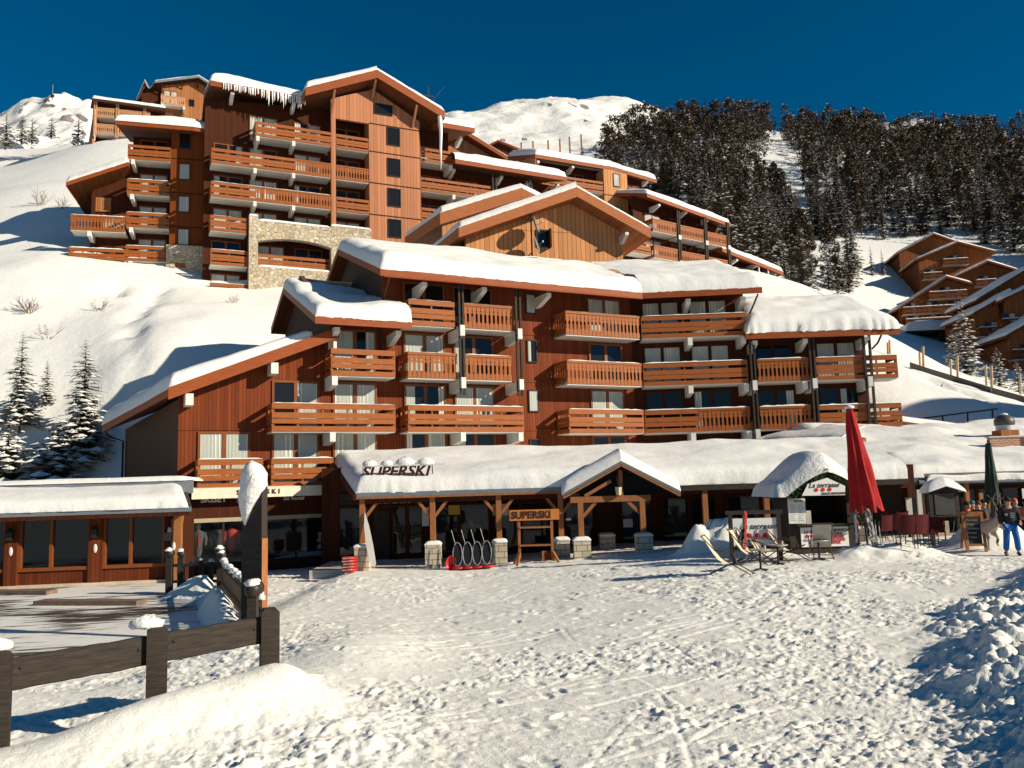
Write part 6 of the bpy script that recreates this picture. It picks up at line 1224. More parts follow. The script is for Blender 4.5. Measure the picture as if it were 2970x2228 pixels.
# ---- parasols
REDC = M('red_parasol_cloth', (.36, .010, .012), .75, .2, 2); GRNC = M('green_parasol_cloth', (.016, .035, .024), .7, .3, 3)
def folded(name, label, top, bot, foot, r0, r1, mt, seed, snow=True):
    T, B, F = Vector(top), Vector(bot), Vector(foot); o = thing(name, label, 'parasol', tuple(F)); q = random.Random(seed); d = (B-T); L = d.length; d.normalize(); e1 = d.cross(Vector((0, 1, 0))).normalized(); e2 = d.cross(e1)
    n, k = 32, 14; vs = []
    for j in range(k+1):
        t = j/k; r = r0+(r1-r0)*t**.9
        for i in range(n):
            a_ = 2*math.pi*i/n; f = .42+.58*abs(math.cos(a_*4+.4)); rr_ = r*f*(1+.05*math.sin(7*t+i)+.05*math.sin(13*t+i*2.3)); lo = .10*L*t**6*(math.cos(a_*4+.4)**2-.3) if j > k-4 else 0
            vs.append(T+d*(L*t+lo)+(e1*math.cos(a_)+e2*math.sin(a_))*rr_)
    m = MB(); m.add(vs, [(j*n+i, j*n+(i+1) % n, (j+1)*n+(i+1) % n, (j+1)*n+i) for j in range(k) for i in range(n)]+[tuple(range(n))], 0, True); m.build('folded_canopy', mt, o)
    m = MB(); m.tube([T-d*.1, F+Vector((0, 0, -.3))], .035, 8); m.build('pole', DKW, o)
    for i in range(2): a_ = 1+i*2.4; m = MB(); m.tube([B-d*.3+(e1*math.cos(a_)+e2*math.sin(a_))*r1*.5, B+d*.5+(e1*math.cos(a_)+e2*math.sin(a_))*r1*.2], .012, 4); m.build('rib', ZINC, o)
    if snow:
        MB().blob(T-d*.04, .15, .15, .09, 0, 10, 6, .15, seed, -.4).build('snow_cap', SNOWR, o)
        m = MB()
        for _ in range(70): t = q.uniform(.15, .9); a_ = q.uniform(3.9, 5.6); r = (r0+(r1-r0)*t)*(.60+.05*q.random()); s = q.uniform(.015, .05); m.blob(T+d*(L*t)+(e1*math.cos(a_)+e2*math.sin(a_))*r*1.25, s, s, s*1.6, 0, 6, 4)
        m.build('snow_flecks', SNOWR, o)
    return o
Y_ = 26.; folded('red_parasol', 'tall folded red parasol with frost on it leaning beside the snack hut', at(2463, 1186, Y_), at(2512, 1470, Y_), at(2520, 1592, Y_), .10, .52, REDC, 5)
folded('green_parasol', 'folded dark green parasol hanging narrow before the restaurant', at(2866, 1286, 27.), at(2879, 1452, 27.), at(2884, 1585, 27.), .08, .24, GRNC, 6, False)
# ---- notice case under a snow cap
NY = 28.6; na = at(2735, 1415, NY)
NB = thing('notice_case', 'dark gabled notice board under a curved cap of snow near the red chairs', 'notice board', (float(na[0]), NY, .6))
xl_, xr_ = at(2683, 1435, NY)[0], at(2790, 1430, NY)[0]; zE_ = at(2683, 1428, NY)[2]; zA_ = at(2735, 1410, NY)[2]; zb_ = at(2735, 1500, NY)[2]
flat(WD, 'case', NB, xl_+.12, xr_-.12, NY, NY+.2, zb_, zE_, DKW); flat(WD, 'pane', NB, xl_+.3, xr_-.3, NY-.02, NY-.001, zb_+.08, zE_-.05, M('dull_pane', (.07, .065, .06), .25, .3, 3))
MB().prism([(xl_+.05, zE_), (xr_-.05, zE_), (na[0], zA_)], NY-.05, NY+.3).build('gable', DKW, NB)
for x in (xl_+.15, xr_-.22): flat(WD, 'leg', NB, x, x+.1, NY+.05, NY+.15, .3, zb_, DKW)
vs = []; n = 24
for j in range(9):
    for i in range(n+1):
        t = i/n; x = xl_-.05+(xr_-xl_+.15)*t; px_ = math.sqrt(max(0, 1-(1-min(1, min(t, 1-t)/.35))**2)); e = math.sqrt(max(0, 1-(1-min(1, min(j/8, 1-j/8)/.3))**2)); rz_ = zE_-.03+(zA_-zE_+.03)*(1-abs(2*t-1)); vs.append((x, NY-.2+.6*j/8, rz_+(.36-.12*t)*px_*e))
MB().add(vs, [(j*(n+1)+i, j*(n+1)+i+1, (j+1)*(n+1)+i+1, (j+1)*(n+1)+i) for j in range(8) for i in range(n)], 0, True).build('snow_cap', SNOW, NB)
# ---- red chairs
RCH = M('dark_red_cloth', (.075, .005, .007), .7, .2, 4)  # dark red lowered further to stand in for terrace shade
def redchair(loc, rz, label):
    o = thing('red_chair', label, 'chair', loc, 'red chairs of the restaurant terrace'); o['org'] = [0, 0, 0]
    vs = [(x, y+.05*math.cos(x*5), z) for z, y in ((.42, .16), (.6, .2), (.8, .23), (1.0, .27)) for x in (-.22, -.11, 0, .11, .22)]
    m = MB(); m.add(vs, [(j*5+i, j*5+i+1, j*5+i+6, j*5+i+5) for j in range(3) for i in range(4)], 0, True); s = m.build('backrest', RCH); s.parent = o
    s = MB().box(-.22, .22, -.22, .2, .41, .45).build('seat', RCH); s.parent = o
    for x in (-.25, .25): s = MB().tube([(x, .24, .66), (x, -.05, .66), (x, -.22, .62), (x, -.24, .4)], .018, 6).build('armrest', RCH); s.parent = o
    for x in (-.24, .24):
        s = MB().tube([(x, .18, .4), (x, .24, .8), (x, .28, 1.06)], .018, 6).build('back_tube', RCH); s.parent = o
        for y in (-.22, .2): s = MB().tube([(x, y, 0), (x, y, .42)], .016, 5).build('leg', BLK); s.parent = o
    o.location = loc; o.rotation_euler = (0, 0, rz)
for i, (px, py, rz, lb) in enumerate(((2632, 1592, 3.0, 'front left dark red chair with its back to us on the terrace'), (2663, 1590, 3.3, 'dark red chair in the middle of the front terrace row'), (2694, 1587, 3.1, 'dark red chair right of the middle one in the front row'), (2722, 1578, 2.7, 'rightmost dark red chair in front of the notice case'), (2565, 1572, 3.4, 'dark red chair behind the skis by the red parasol'), (2592, 1566, 2.9, 'shaded dark red chair left of the front row'), (2612, 1560, 3.2, 'dark red chair peeping over the front row'))): redchair(G(px, py), rz, lb)
# ---- chalk board
cbp = G(2832, 1602); CB = Fr(cbp[:2], -6); z0 = cbp[2]
cb = thing('chalkboard', 'brown framed chalkboard on an easel beside the reindeer', 'chalkboard', cbp)
CHK = M('chalk', (.35, .33, .30), .9, .3, 30); fw = .27
m = MB(); m.add([(-fw+.07, -.02, z0+.24), (fw-.07, -.02, z0+.24), (fw-.07, .06, z0+1.08), (-fw+.07, .06, z0+1.08)], [(0, 1, 2, 3)]); m.build('slate', M('slate_board', (.02, .017, .016), .6, .3, 8), cb, CB)
for x in (-fw, fw): MB().beam((x, -.06, z0), (x, .09, z0+1.22), .08, .05).build('front_leg', POSTW, cb, CB); MB().beam((x+.04, .50, z0), (x+.04, .1, z0+1.2), .06, .05).build('rear_leg', POSTW, cb, CB)
MB().beam((-fw, .085, z0+1.15), (fw, .085, z0+1.15), .05, .14).build('top_rail', POSTW, cb, CB); MB().beam((-fw, -.03, z0+.22), (fw, -.03, z0+.22), .05, .07).build('bottom_rail', POSTW, cb, CB)
for i, s_ in enumerate(('Plat du jour', 'Soupe', 'Tartiflette', 'Fondue', 'Crepes')): textmesh('chalk_writing', s_, .085 if i else .07, CHK, cb, CB, -.2, .035-.016*i, z0+.95-.13*i, .004)
# ---- skis and poles
def ski(label, base_pt, top_pt, mt, w=.075):
    B, T = Vector(base_pt), Vector(top_pt); o = thing('ski', label, 'ski', tuple(B), 'skis stuck in the snow'); d = (T-B).normalized(); s = d.cross(Vector((0, -1, 0))).normalized()*w/2; nrm = s.normalized().cross(d)*.012; L = (T-B).length; vs = []
    for t, k, off in ((0, 1, 0), (.15, .9, .0), (.5, .75, .02), (.85, 1, .0), (.94, .9, -.05), (1, .25, -.13)):
        c = B+d*L*t+nrm.normalized()*off
        for sx_, sn in ((-1, -1), (1, -1), (1, 1), (-1, 1)): vs.append(c+s*sx_*k+nrm*sn)
    m = MB(); m.add(vs, [(i*4+j, i*4+(j+1) % 4, (i+1)*4+(j+1) % 4, (i+1)*4+j) for i in range(5) for j in range(4)]+[(3, 2, 1, 0), (20, 21, 22, 23)]); m.build('blade', mt, o)
    c = B+d*L*.42; m = MB(); m.beam(c-nrm*3, c+d*.12-nrm*3, .07, .06); m.build('toe_binding', BLK, o); c = B+d*L*.27; m = MB(); m.beam(c-nrm*3, c+d*.12-nrm*3, .07, .06); m.build('heel_binding', BLK, o)
def pole(label, b, t):
    o = thing('ski_pole', label, 'ski pole', tuple(b), 'ski poles stuck in the snow'); m = MB(); m.tube([b, t], .012, 6); m.build('shaft', M('pole_metal', (.5, .5, .5), .3, .1) if 'pole_metal' not in bpy.data.materials else bpy.data.materials['pole_metal'], o)
    T, B = Vector(t), Vector(b); d = (T-B).normalized(); m = MB(); m.tube([T-d*.02, T+d*.13], .022, 6); m.build('grip', BLK, o); m = MB(); m.lathe([(.05, 0), (.05, .01)], tuple(B+d*.07), 8); m.build('basket', BLK, o)
SR = M('red_ski', (.45, .05, .03), .35, .1); SG_ = M('pale_ski', (.45, .40, .36), .35, .2); SB = M('blue_ski', (.10, .16, .24), .35, .3)
def A3(px, py, Y): return tuple(at(px, py, Y))
ski('red ski leaning upright against the white welcome board', A3(2160, 1592, 25.4), A3(2164, 1478, 25.8), SR); ski('dark ski leaning next to the red one at the welcome board', A3(2152, 1590, 25.5), A3(2158, 1490, 25.9), DKW); ski('pale ski leaning at a slant on the welcome board', A3(2143, 1588, 25.5), A3(2156, 1512, 25.9), SG_)
ski('blue ski standing by the right post of the snack hut', A3(2486, 1600, 25.7), A3(2478, 1470, 25.9), SB); ski('red tipped ski standing by the snack hut garland', A3(2492, 1598, 25.8), A3(2484, 1500, 25.9), SR)
ski('pale ski leaning on the red parasol pole', A3(2533, 1588, 25.6), A3(2508, 1466, 25.95), SG_); ski('second pale ski crossing behind the leaning one', A3(2541, 1586, 25.7), A3(2518, 1470, 25.95), SG_)
for i, (a_, b_) in enumerate((((2547, 1588), (2538, 1520)), ((2556, 1588), (2549, 1524)), ((2550, 1592), (2528, 1512)))): pole(('left', 'right', 'slanting')[i]+' thin ski pole in the snow under the red parasol', A3(*a_, 25.6), A3(*b_, 25.7))
pole('white tipped red stick standing at the snow heap below the notice case', A3(2764, 1560, 27.4), A3(2768, 1510, 27.4))
# ---- heaped greenery in front of the hut and by the notice case
def greens(px, py, n, seed, label, Y=None, r=.28, snow=0):
    P = G(px, py); o = thing('fir_branches', label, 'greenery', P); q = random.Random(seed); m = MB()
    for _ in range(n): needles(m, (P[0]+q.gauss(0, r), P[1]+q.gauss(0, r*.5), P[2]+abs(q.gauss(0, r*.7))+.05), .05, 10, q, .10)
    m.build('sprigs', GAR, o)
    if snow:
        for i in range(snow): MB().blob((P[0]+q.gauss(0, r), P[1]-.1+q.gauss(0, r*.4), P[2]+r+q.uniform(-.1, .3)), .1, .08, .06, 0, 8, 5, .2, i).build('snow_clump', SNOWR, o)
greens(2432, 1588, 70, 3, 'low pile of green fir branches at the front of the snack hut'); greens(2738, 1535, 60, 4, 'snow dusted fir branches below the notice case', r=.3, snow=7); greens(2322, 1570, 40, 6, 'dark fir sprigs at the left corner of the snack hut counter')
# ---- ski rack, sledges, leaning board under the arcade
RK = thing('ski_rack', 'timber ski rack with an orange shop name board between arcade posts', 'ski rack', (1.0, 30.9, .25))
OB = M('orange_board', (.50, .17, .04), .6, .1, 3); RY = 30.9
rx0, rx1 = at(1505, 1520, RY)[0], at(1600, 1520, RY)[0]; z1 = at(1550, 1515, RY)[2]
sx0, sx1 = at(1478, 1500, RY)[0], at(1622, 1500, RY)[0]; sz0, sz1 = at(1550, 1509, RY)[2], at(1550, 1478, RY)[2]
flat(WD, 'name_board', RK, sx0, sx1, RY-.05, RY-.01, sz0, sz1, OB); textmesh('lettering', 'SUPERSKI', .36, BRN, RK, WD, sx0+.06, RY-.06, sz0+.08, .01, 0, bold=.012, sx=.98)
for x in (rx0, rx1): flat(WD, 'upright', RK, x-.05, x+.05, RY-.0, RY+.08, .45, sz0, POSTW); MB().beam((x, RY+.04, .7), (x+(.28 if x > 1 else -.12), RY-.25, .18), .08).build('front_foot', POSTW, RK); MB().beam((x, RY+.04, .7), (x+(.1 if x > 1 else -.25), RY+.4, .15), .08).build('rear_foot', POSTW, RK)
for z in (at(1550, 1528, RY)[2], at(1550, 1580, RY)[2]):
    n = 26; pts = [(rx0, z-.05)]+[(rx1, z-.05)]+[(rx1-(rx1-rx0)*i/n, z+.035*(1 if i % 2 else -.2)) for i in range(n+1)]
    MB().prism(pts, RY-.06, RY-.01).build('notched_bar', POSTW, RK)
bx = thing('wooden_crate', 'small wooden crate on the ground behind the ski rack', 'crate', (1.25, 31.6, .25)); flat(WD, 'box', bx, .95, 1.5, 31.4, 31.7, .2, .66, PLK)
for x in (.97, 1.48): flat(WD, 'batten', bx, x-.04, x+.04, 31.36, 31.4, .2, .68, POSTW)
BT = M('bright_tube', (.25, .25, .25), .25, .1)
SL0 = None
for i, (px, lb) in enumerate(((1327, 'left black sledge'), (1356, 'second black sledge from the left'), (1384, 'third black sledge from the left'), (1412, 'right black sledge next to the stone plinth'))):
    P = at(px, 1622, 31.0); gzz = gz(P[0], P[1]); f = Fr(P[:2], 0); o = thing('sledge', lb+' of the row under the arcade', 'sledge', (float(P[0]), float(P[1]), gzz), 'black sledges under the arcade'); o['org'] = [0, 0, 0]
    def add(m, nm, mt): s = m.build(nm, mt); s.parent = o
    loop = [(.17*math.cos(a_)+.02*0, -.05+.14*(0), .55+.42*math.sin(a_)) for a_ in [2*math.pi*k/20 for k in range(21)]]; loop = [(x, -.12+.25*(z-.1), z) for x, y, z in loop]
    add(MB().tube(loop, .018, 6, cap=False), 'rim', BT); v = [(x*.9, -.10+.25*(z-.1), .55+(z-.55)*.92) for x, y, z in loop[:-1]]; add(MB().add(v, [tuple(range(20))]), 'seat_pan', M('black_plastic', (.015, .015, .017), .4, 0) if i == 0 else bpy.data.materials['black_plastic'])
    add(MB().tube([(-.08, .1, .9), (-.2, .16, 1.35), (-.22, .17, 1.42)], .014, 5), 'handle', BT)
    add(MB().lathe([(.05, 0), (.24, .04), (.26, .09), (.2, .11)], (.02, -.1, .0), 16), 'red_base', RD)
    o.location = (float(P[0]), float(P[1]), gzz)
P = at(1307, 1632, 30.9); rs = thing('red_saucer', 'red plastic saucer sled standing on edge beside the black sledges', 'saucer sled', (float(P[0]), 30.9, gz(P[0], 30.9)))
m = MB(); z0 = gz(P[0], 30.9)+.26; v = []
for r_, y in ((.02, .08), (.14, .07), (.2, .03), (.24, -.02), (.26, -.02)):
    for j in range(18): a_ = 2*math.pi*j/18; v.append((P[0]+r_*math.cos(a_)*.75+.15*r_*math.sin(a_), 30.9+y, z0+r_*1.05*math.sin(a_)))
m.add(v, [(i*18+j, i*18+(j+1) % 18, (i+1)*18+(j+1) % 18, (i+1)*18+j) for i in range(4) for j in range(18)], 0, True); m.build('dish', RD, rs)
for k in range(5):
    P = at(1012, 1628-k*7.5, 31.2); s = thing('toboggan_shell', ('lowest', 'second lowest', 'middle', 'second highest', 'topmost')[k]+' red plastic bob of the stack left of the first stone plinth', 'bob sled', (float(P[0]), 31.2, .1+k*.1), 'stacked red bobs')
    m = MB(); c = (float(P[0])+.02*((k*7) % 3-1), 31.3, .12+k*.105); m.lathe([(.20, 0), (.27, .06), (.30, .13), (.28, .135), (.2, .05)], c, 16); m.build('shell', RD, s); m = MB(); m.beam((c[0]-.2, c[1]-.25, c[2]+.1), (c[0]+.15, c[1]-.27, c[2]+.12), .05); m.build('handle', M('pale_plastic', (.5, .3, .28), .5, 0) if k == 0 else bpy.data.materials['pale_plastic'], s)
P0, P1 = at(1086, 1645, 31.5), at(1058, 1487, 31.9); lb_ = thing('leaning_board', 'tall white pointed banner leaning on the first arcade post', 'banner', tuple(map(float, P0)))
d = Vector(P1-P0); m = MB(); pr = [(0, .02), (.06, .14), (.4, .17), (.75, .12), (.95, .03), (1, .005)]; v = []
for t, w_ in pr: c = Vector(P0)+d*t; v += [c+Vector((-w_, 0, 0)), c+Vector((w_*.55, 0, 0)), c+Vector((w_*.55, .03, 0)), c+Vector((-w_, .03, 0))]
m.add(v, [(i*4+j, i*4+(j+1) % 4, (i+1)*4+(j+1) % 4, (i+1)*4+j) for i in range(5) for j in range(4)]); m.build('cloth', M('banner_cloth', (.62, .58, .54), .6, .1), lb_); m = MB(); m.tube([Vector(P0)+Vector((.06, .05, 0)), Vector(P1)+Vector((.02, .05, 0))], .015, 6); m.build('rod', BLK, lb_)

# ================================================================== fence of poles and rail on the right slope
NF = thing('safety_fence', 'pale tall poles and a low grey net along the crest of the sunny right slope', 'fence', tuple(map(float, hillpt(2700, 1080))))
PALE = M('pale_pole', (.50, .36, .22), .7, .2, 5)
for px, py, ty in ((2581, 1030, 986), (2575, 1026, 994), (2678, 1072, 1005), (2668, 1062, 1022), (2777, 1103, 1032), (2758, 1090, 1042), (2876, 1136, 1062), (2860, 1114, 1059), (2959, 1140, 1087)):
    P = hillpt(px, py+4); Y_ = P[1]; T = at(px-1, ty, Y_); MB().tube([(P[0], Y_, P[2]-.5), tuple(T)], .09, 7).build('pole', PALE, NF)
pts = [hillpt(x, y) for x, y in ((2640, 1066), (2700, 1086), (2780, 1110), (2880, 1142), (2975, 1168), (3060, 1190))]
for a_, b_ in zip(pts[:-1], pts[1:]): MB().hex([(a_[0], a_[1], a_[2]-.3), (b_[0], b_[1], b_[2]-.3), (b_[0], b_[1]+.03, b_[2]-.3), (a_[0], a_[1]+.03, a_[2]-.3)], [(a_[0], a_[1], a_[2]+.42), (b_[0], b_[1], b_[2]+.42), (b_[0], b_[1]+.03, b_[2]+.42), (a_[0], a_[1]+.03, a_[2]+.42)]).build('net', M('grey_net', (.16, .13, .11), .9, .3, 20) if 'grey_net' not in bpy.data.materials else bpy.data.materials['grey_net'], NF)
HR = thing('handrail', 'thin dark handrail crossing the shaded snow above the restaurant roof', 'handrail', tuple(map(float, hillpt(2780, 1215))))
Yh = 50.5; MB().tube([A3(2655, 1216, Yh), A3(2893, 1186, Yh)], .05, 6).build('top_bar', BLK, HR)
for px in (2666, 2734, 2806, 2878): t_ = 1216-(px-2655)*.126; MB().tube([A3(px, t_, Yh), A3(px+1, t_+26, Yh)], .05, 6).build('stanchion', BLK, HR)
for i, (px, py) in enumerate(((1512, 425), (1546, 421), (1590, 419), (1624, 415), (1652, 408), (1686, 402))):
    P = at(px, py+6, 225); o = thing('piste_marker', ('first', 'second', 'third', 'fourth', 'fifth', 'sixth')[i]+' small orange stake from the left along the distant piste edge', 'stake', tuple(map(float, P)), 'stakes along the piste'); MB().box(P[0]-.22, P[0]+.22, P[1], P[1]+.3, P[2]-3.0, P[2]+1.6).build('stake', M('orange_stake', (.4, .12, .04), .7, .1) if i == 0 else bpy.data.materials['orange_stake'], o); MB().box(P[0]-.25, P[0]+.25, P[1]-.03, P[1]+.33, P[2]+1.6, P[2]+1.75).build('cap', BLK, o)
pm_ = thing('summit_mast', 'hair thin mast on the rocky summit at the far left', 'mast', tuple(map(float, at(152, 272, 950)))); P = at(152, 276, 945); MB().tube([(P[0], P[1], P[2]-6), (P[0], P[1], P[2]+13)], .5, 5).build('pole', ZINC, pm_); MB().box(P[0]-2, P[0]+2, P[1]-.5, P[1]+.5, P[2]-3, P[2]+.5).build('hut', DKW, pm_)

# ================================================================== people and the reindeer
import bmesh
def skin(name, V, E, mt, parent, sub=2, root=0):
    """V: (x,y,z,r) joints; one continuous skinned surface"""
    me = bpy.data.meshes.new(name); bm = bmesh.new(); L = bm.verts.layers.skin.verify(); vv = []
    for i, p in enumerate(V):
        v = bm.verts.new(p[:3]); r = p[3]; v[L].radius = (r, r) if not isinstance(r, tuple) else r; v[L].use_root = (i == root); vv.append(v)
    for a_, b_ in E: bm.edges.new((vv[a_], vv[b_]))
    bm.to_mesh(me); bm.free(); o = bpy.data.objects.new(name, me); COL.objects.link(o); o.modifiers.new('s', 'SKIN').use_smooth_shade = True; s = o.modifiers.new('d', 'SUBSURF'); s.levels = s.render_levels = sub
    dg = bpy.context.evaluated_depsgraph_get(); dg.update(); m2 = bpy.data.meshes.new_from_object(o.evaluated_get(dg)); bpy.data.objects.remove(o); bpy.data.meshes.remove(me)
    m2.materials.clear(); m2.materials.append(mt); m2.polygons.foreach_set('use_smooth', [True]*len(m2.polygons))
    r = bpy.data.objects.new(name, m2); COL.objects.link(r); r.parent = parent; return r
SKN = M('skin', (.50, .27, .18), .6, .08); JKT = M('navy_jacket', (.018, .014, .020), .75, .3, 6); TRS = M('blue_trousers', (.008, .10, .38), .6, .15, 4); BOOT = M('dark_boot', (.03, .02, .018), .6, .2); HAIR = M('dark_hair', (.025, .016, .012), .8, .2)
def hand(name, c, d, parent, mt=SKN):
    c = Vector(c); d = Vector(d).normalized(); s = d.cross(Vector((0, -1, 0))).normalized()
    V = [tuple(c)+(.026,), tuple(c+d*.055)+(.032,)]; E = [(0, 1)]
    for k, (o_, l) in enumerate(((-.03, .07), (-.01, .085), (.01, .08), (.03, .062))):
        b = c+d*.06+s*o_; V += [tuple(b+d*.02)+(.010,), tuple(b+d*l*.6+Vector((0, -.012, 0)))+(.009,), tuple(b+d*l+Vector((0, -.03, -.0)))+(.008,)]; n = len(V); E += [(1, n-3), (n-3, n-2), (n-2, n-1)]
    V += [tuple(c+d*.03-s*.045)+(.011,), tuple(c+d*.07-s*.055)+(.009,)]; n = len(V); E += [(0, n-2), (n-2, n-1)]
    return skin(name, V, E, mt, parent, 1)
def person(label, loc, rz, jac, trs, hat, pose='stand', group=None, s=1.0, hatcol=None):
    o = thing('person', label, 'person', loc, group); o['org'] = [0, 0, 0]
    if pose == 'stand':
        hip, kn, an = .92, .50, .09; legs = [[(-.10, .0, hip-.04), (-.14, -.03, kn), (-.17, .02, an), (-.18, -.14, .05)], [(.10, 0, hip-.04), (.14, -.05, kn), (.17, .0, an), (.19, -.15, .05)]]
        arms = [[(-.20, 0, 1.42), (-.27, .0, 1.15), (-.26, -.10, .92)], [(.20, 0, 1.42), (.29, .02, 1.16), (.24, -.16, 1.02)]]; sh, nk, hd = 1.42, 1.52, 1.65
    else:
        hip = .50; legs = [[(-.10, .0, hip), (-.12, -.42, .52), (-.12, -.40, .10), (-.12, -.55, .05)], [(.10, 0, hip), (.12, -.42, .52), (.12, -.40, .10), (.12, -.55, .05)]]
        arms = [[(-.20, 0, .98), (-.26, -.08, .72), (-.16, -.34, .70)], [(.20, 0, .98), (.26, -.08, .72), (.16, -.34, .70)]]; sh, nk, hd = .98, 1.08, 1.21
    # body: one surface from head to feet
    V = [(0, 0, hip, .12), (0, .01, (hip+sh)/2, .12), (0, .01, sh-.04, .13), (0, 0, nk, .055), (0, -.02, hd-.05, .085), (0, -.01, hd+.05, .085), (0, -.105, hd-.02, .018)]; E = [(0, 1), (1, 2), (2, 3), (3, 4), (4, 5), (4, 6)]
    for l in legs:
        b = len(V); V += [l[0]+(.085,), l[1]+(.06,), l[2]+(.042,), l[3]+(.04,)]; E += [(0, b), (b, b+1), (b+1, b+2), (b+2, b+3)]
    for l in arms:
        b = len(V); V += [l[0]+(.06,), l[1]+(.045,), l[2]+(.032,)]; E += [(2, b), (b, b+1), (b+1, b+2)]
    skin('body', V, E, SKN, o)
    V = [(0, 0, hip-.02, .165), (0, .01, (hip+sh)/2, .165), (0, .01, sh-.05, .165), (0, 0, nk-.01, .085)]; E = [(0, 1), (1, 2), (2, 3)]
    for l in arms:
        e = tuple(l[1][k]+(l[2][k]-l[1][k])*.88 for k in range(3)); b = len(V); V += [l[0]+(.085,), l[1]+(.07,), e+(.055,)]; E += [(2, b), (b, b+1), (b+1, b+2)]
    skin('jacket', V, E, jac, o)
    V = [(0, 0, hip+.02, .15)]; E = []
    for l in legs:
        e = (l[2][0], l[2][1], l[2][2]+.05); b = len(V); V += [l[0]+(.115,), l[1]+(.095,), e+(.085,)]; E += [(0, b), (b, b+1), (b+1, b+2)]
    skin('trousers', V, E, trs, o)
    for l in legs:
        x, y, z = l[2]; skin('boot', [(x, y+.03, .13, .07), (x, y+.02, .05, .06), (x*1.05, y-.15, .045, .055)], [(0, 1), (1, 2)], BOOT, o, 1)
    for l in arms: hand('hand', l[2], Vector(l[2])-Vector(l[1]), o)
    for x in (-.035, .035): m = MB(); m.blob((x, -.088, hd+.02), .014, .01, .012, 0, 8, 5); e = m.build('eye', INK); e.parent = o
    m = MB(); m.blob((0, -.098, hd-.075), .026, .008, .007, 0, 8, 4); e = m.build('mouth', M('lips', (.35, .12, .10), .6, 0) if 'lips' not in bpy.data.materials else bpy.data.materials['lips']); e.parent = o
    for x in (-.085, .085): m = MB(); m.blob((x, 0, hd), .012, .02, .03, 0, 8, 5); e = m.build('ear', SKN); e.parent = o
    m = MB(); m.blob((0, .012, hd+.035), .105, .112, .115, 0, 14, 10, 0, 0, -.12); e = m.build('hat' if hat else 'hair', hatcol or HAIR); e.parent = o
    o.location = loc; o.rotation_euler = (0, 0, rz); o.scale = (s, s, s); return o
P = G(2938, 1612)
pp = person('standing person in a dark printed jacket, bright blue trousers and dark cap beside the reindeer', P, -.25, JKT, TRS, True, s=.97)
for nm, m, mt in (('backpack', MB().box(-.14, .14, .15, .30, 1.0, 1.42), JKT), ('chest_print', MB().box(-.02, .10, -.185, -.165, 1.16, 1.19).box(-.02, .09, -.185, -.165, 1.22, 1.25).box(-.02, .10, -.185, -.165, 1.28, 1.31), M('grey_print', (.30, .28, .28), .7, 0)), ('sleeve_print', MB().box(-.16, -.08, -.18, -.16, 1.22, 1.29), bpy.data.materials['grey_print']), ('glasses', MB().box(-.07, .07, -.115, -.10, 1.65, 1.69), BLK)): e = m.build(nm, mt); e.parent = pp
ORJ = M('orange_jacket', (.45, .10, .03), .7, .15); BLJ = M('teal_jacket', (.02, .14, .25), .7, .15); BRJ = M('brown_coat', (.10, .05, .03), .8, .2)
for px, Y_, rz, jac, hc, lb in ((2814, 29.5, .5, ORJ, HAIR, 'seated person in an orange jacket behind the chalkboard'), (2829, 30.2, -.3, BRJ, BLJ, 'seated person with a blue hood just right of the orange jacket'), (2846, 29.2, -.9, BRJ, BRJ, 'seated person in a brown furry hat behind the chalkboard'), (2862, 30.6, .3, JKT, HAIR, 'dark haired seated person between chalkboard and reindeer'), (2953, 30.5, .2, BLJ, ORJ, 'seated person in a blue jacket half hidden by the standing one'), (2985, 29.8, -.5, ORJ, HAIR, 'seated person in orange at the very right edge')):
    P = at(px, 1560, Y_); z = gz(P[0], P[1])+.05
    person(lb, (float(P[0]), float(P[1]), z), rz, jac, JKT, True, 'sit', 'people seated on the restaurant terrace', 1.05, hc)
    b = thing('terrace_bench', 'timber bench under the guest '+lb.replace('seated person ', '').replace(' seated person', ''), 'bench', (float(P[0]), float(P[1]), z)); MB().box(P[0]-.3, P[0]+.3, P[1]-.15, P[1]+.25, z+.36, z+.42).build('seat', POSTW, b)
    for x in (-.25, .25): MB().box(P[0]+x-.03, P[0]+x+.03, P[1]-.1, P[1]+.2, z-.3, z+.36).build('leg', POSTW, b)
# reindeer, facing the camera and a little to the right
P = G(2866, 1597); rd = thing('reindeer', 'pale grey reindeer with antlers and a red halter standing behind the chalkboard', 'reindeer', P); rd['org'] = [0, 0, 0]
FUR = M('grey_fur', (.40, .33, .27), .95, .25, 9, bmp=(40, .4, .01)); FUD = M('dark_fur', (.12, .09, .07), .95, .25, 9); ANT = M('antler', (.22, .19, .17), .8, .2, 8)
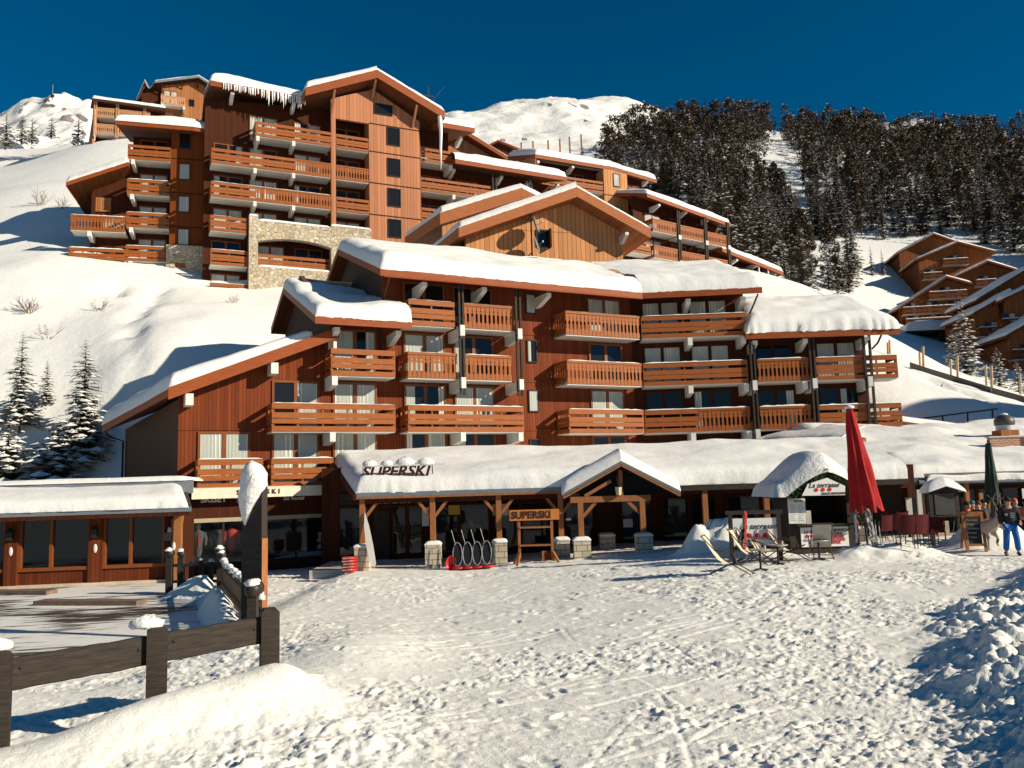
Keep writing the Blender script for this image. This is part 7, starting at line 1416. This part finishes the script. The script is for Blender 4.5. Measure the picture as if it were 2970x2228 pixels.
# local: head towards -y
V = [(0, .75, .80, .20), (0, .35, .80, .23), (0, -.05, .82, .24), (0, -.30, .90, .19), (0, -.48, 1.06, .125), (0, -.60, 1.20, .105), (0, -.74, 1.14, .085), (0, -.88, 1.03, .060), (0, -.95, .98, .05), (0, .95, .88, .06)]
E = [(0, 1), (1, 2), (2, 3), (3, 4), (4, 5), (5, 6), (6, 7), (7, 8), (0, 9)]
for x in (-.12, .12):
    b = len(V); V += [(x, .72, .66, .12), (x*1.1, .66, .48, .065), (x*1.1, .84, .32, .042), (x*1.1, .80, .06, .032), (x*1.1, .76, .02, .042)]; E += [(0, b), (b, b+1), (b+1, b+2), (b+2, b+3), (b+3, b+4)]
b = len(V); V += [(-.12, -.12, .62, .085), (-.12, -.13, .36, .045), (-.12, -.12, .06, .030), (-.12, -.15, .02, .042)]; E += [(2, b), (b, b+1), (b+1, b+2), (b+2, b+3)]
b = len(V); V += [(.12, -.14, .62, .085), (.15, -.30, .44, .048), (.18, -.22, .22, .030), (.20, -.28, .16, .040)]; E += [(2, b), (b, b+1), (b+1, b+2), (b+2, b+3)]
for x in (-1, 1): b = len(V); V += [(x*.09, -.54, 1.26, .035), (x*.21, -.52, 1.30, .022)]; E += [(5, b), (b, b+1)]
skin('body', V, E, FUR, rd, 2, 2)
for x in (-1, 1):
    V = [(x*.05, -.54, 1.30, .024), (x*.14, -.50, 1.52, .020), (x*.20, -.46, 1.74, .017), (x*.12, -.56, 1.95, .010), (x*.26, -.70, 1.60, .011), (x*.30, -.36, 1.90, .010), (x*.06, -.70, 1.78, .010)]
    skin('antler', V, [(0, 1), (1, 2), (2, 3), (1, 4), (2, 5), (2, 6)], ANT, rd, 1); m = MB(); m.blob((x*.065, -.70, 1.20), .016, .016, .016, 0, 8, 6); e = m.build('eye', INK); e.parent = rd
m = MB(); m.lathe([(.098, -.02), (.102, .0), (.098, .02)], (0, 0, 0), 16); h = m.build('noseband', RDC); h.data.transform(Matrix.Translation((0, -.83, 1.07)) @ Matrix.Rotation(math.radians(50), 4, 'X')); h.parent = rd
m = MB(); m.lathe([(.125, -.02), (.13, 0), (.125, .02)], (0, 0, 0), 16); h = m.build('headband', FUD); h.data.transform(Matrix.Translation((0, -.66, 1.17)) @ Matrix.Rotation(math.radians(50), 4, 'X')); h.parent = rd
m = MB(); m.blob((0, -.965, .975), .045, .03, .035, 0, 10, 6); e = m.build('nose', FUD); e.parent = rd
m = MB(); m.blob((.13, -.62, 1.12), .05, .02, .06, 0, 10, 6); e = m.build('red_rosette', RDC); e.parent = rd
for nm, V in (('front_stocking', [(-.12, -.12, .60, .075), (-.12, -.135, .36, .054)]), ('raised_stocking', [(.15, -.30, .44, .054), (.18, -.225, .23, .040)])): skin(nm, V, [(0, 1)], FUD, rd, 1)
rd.location = P; rd.rotation_euler = (0, 0, .45); rd.scale = (.9, .9, .9)
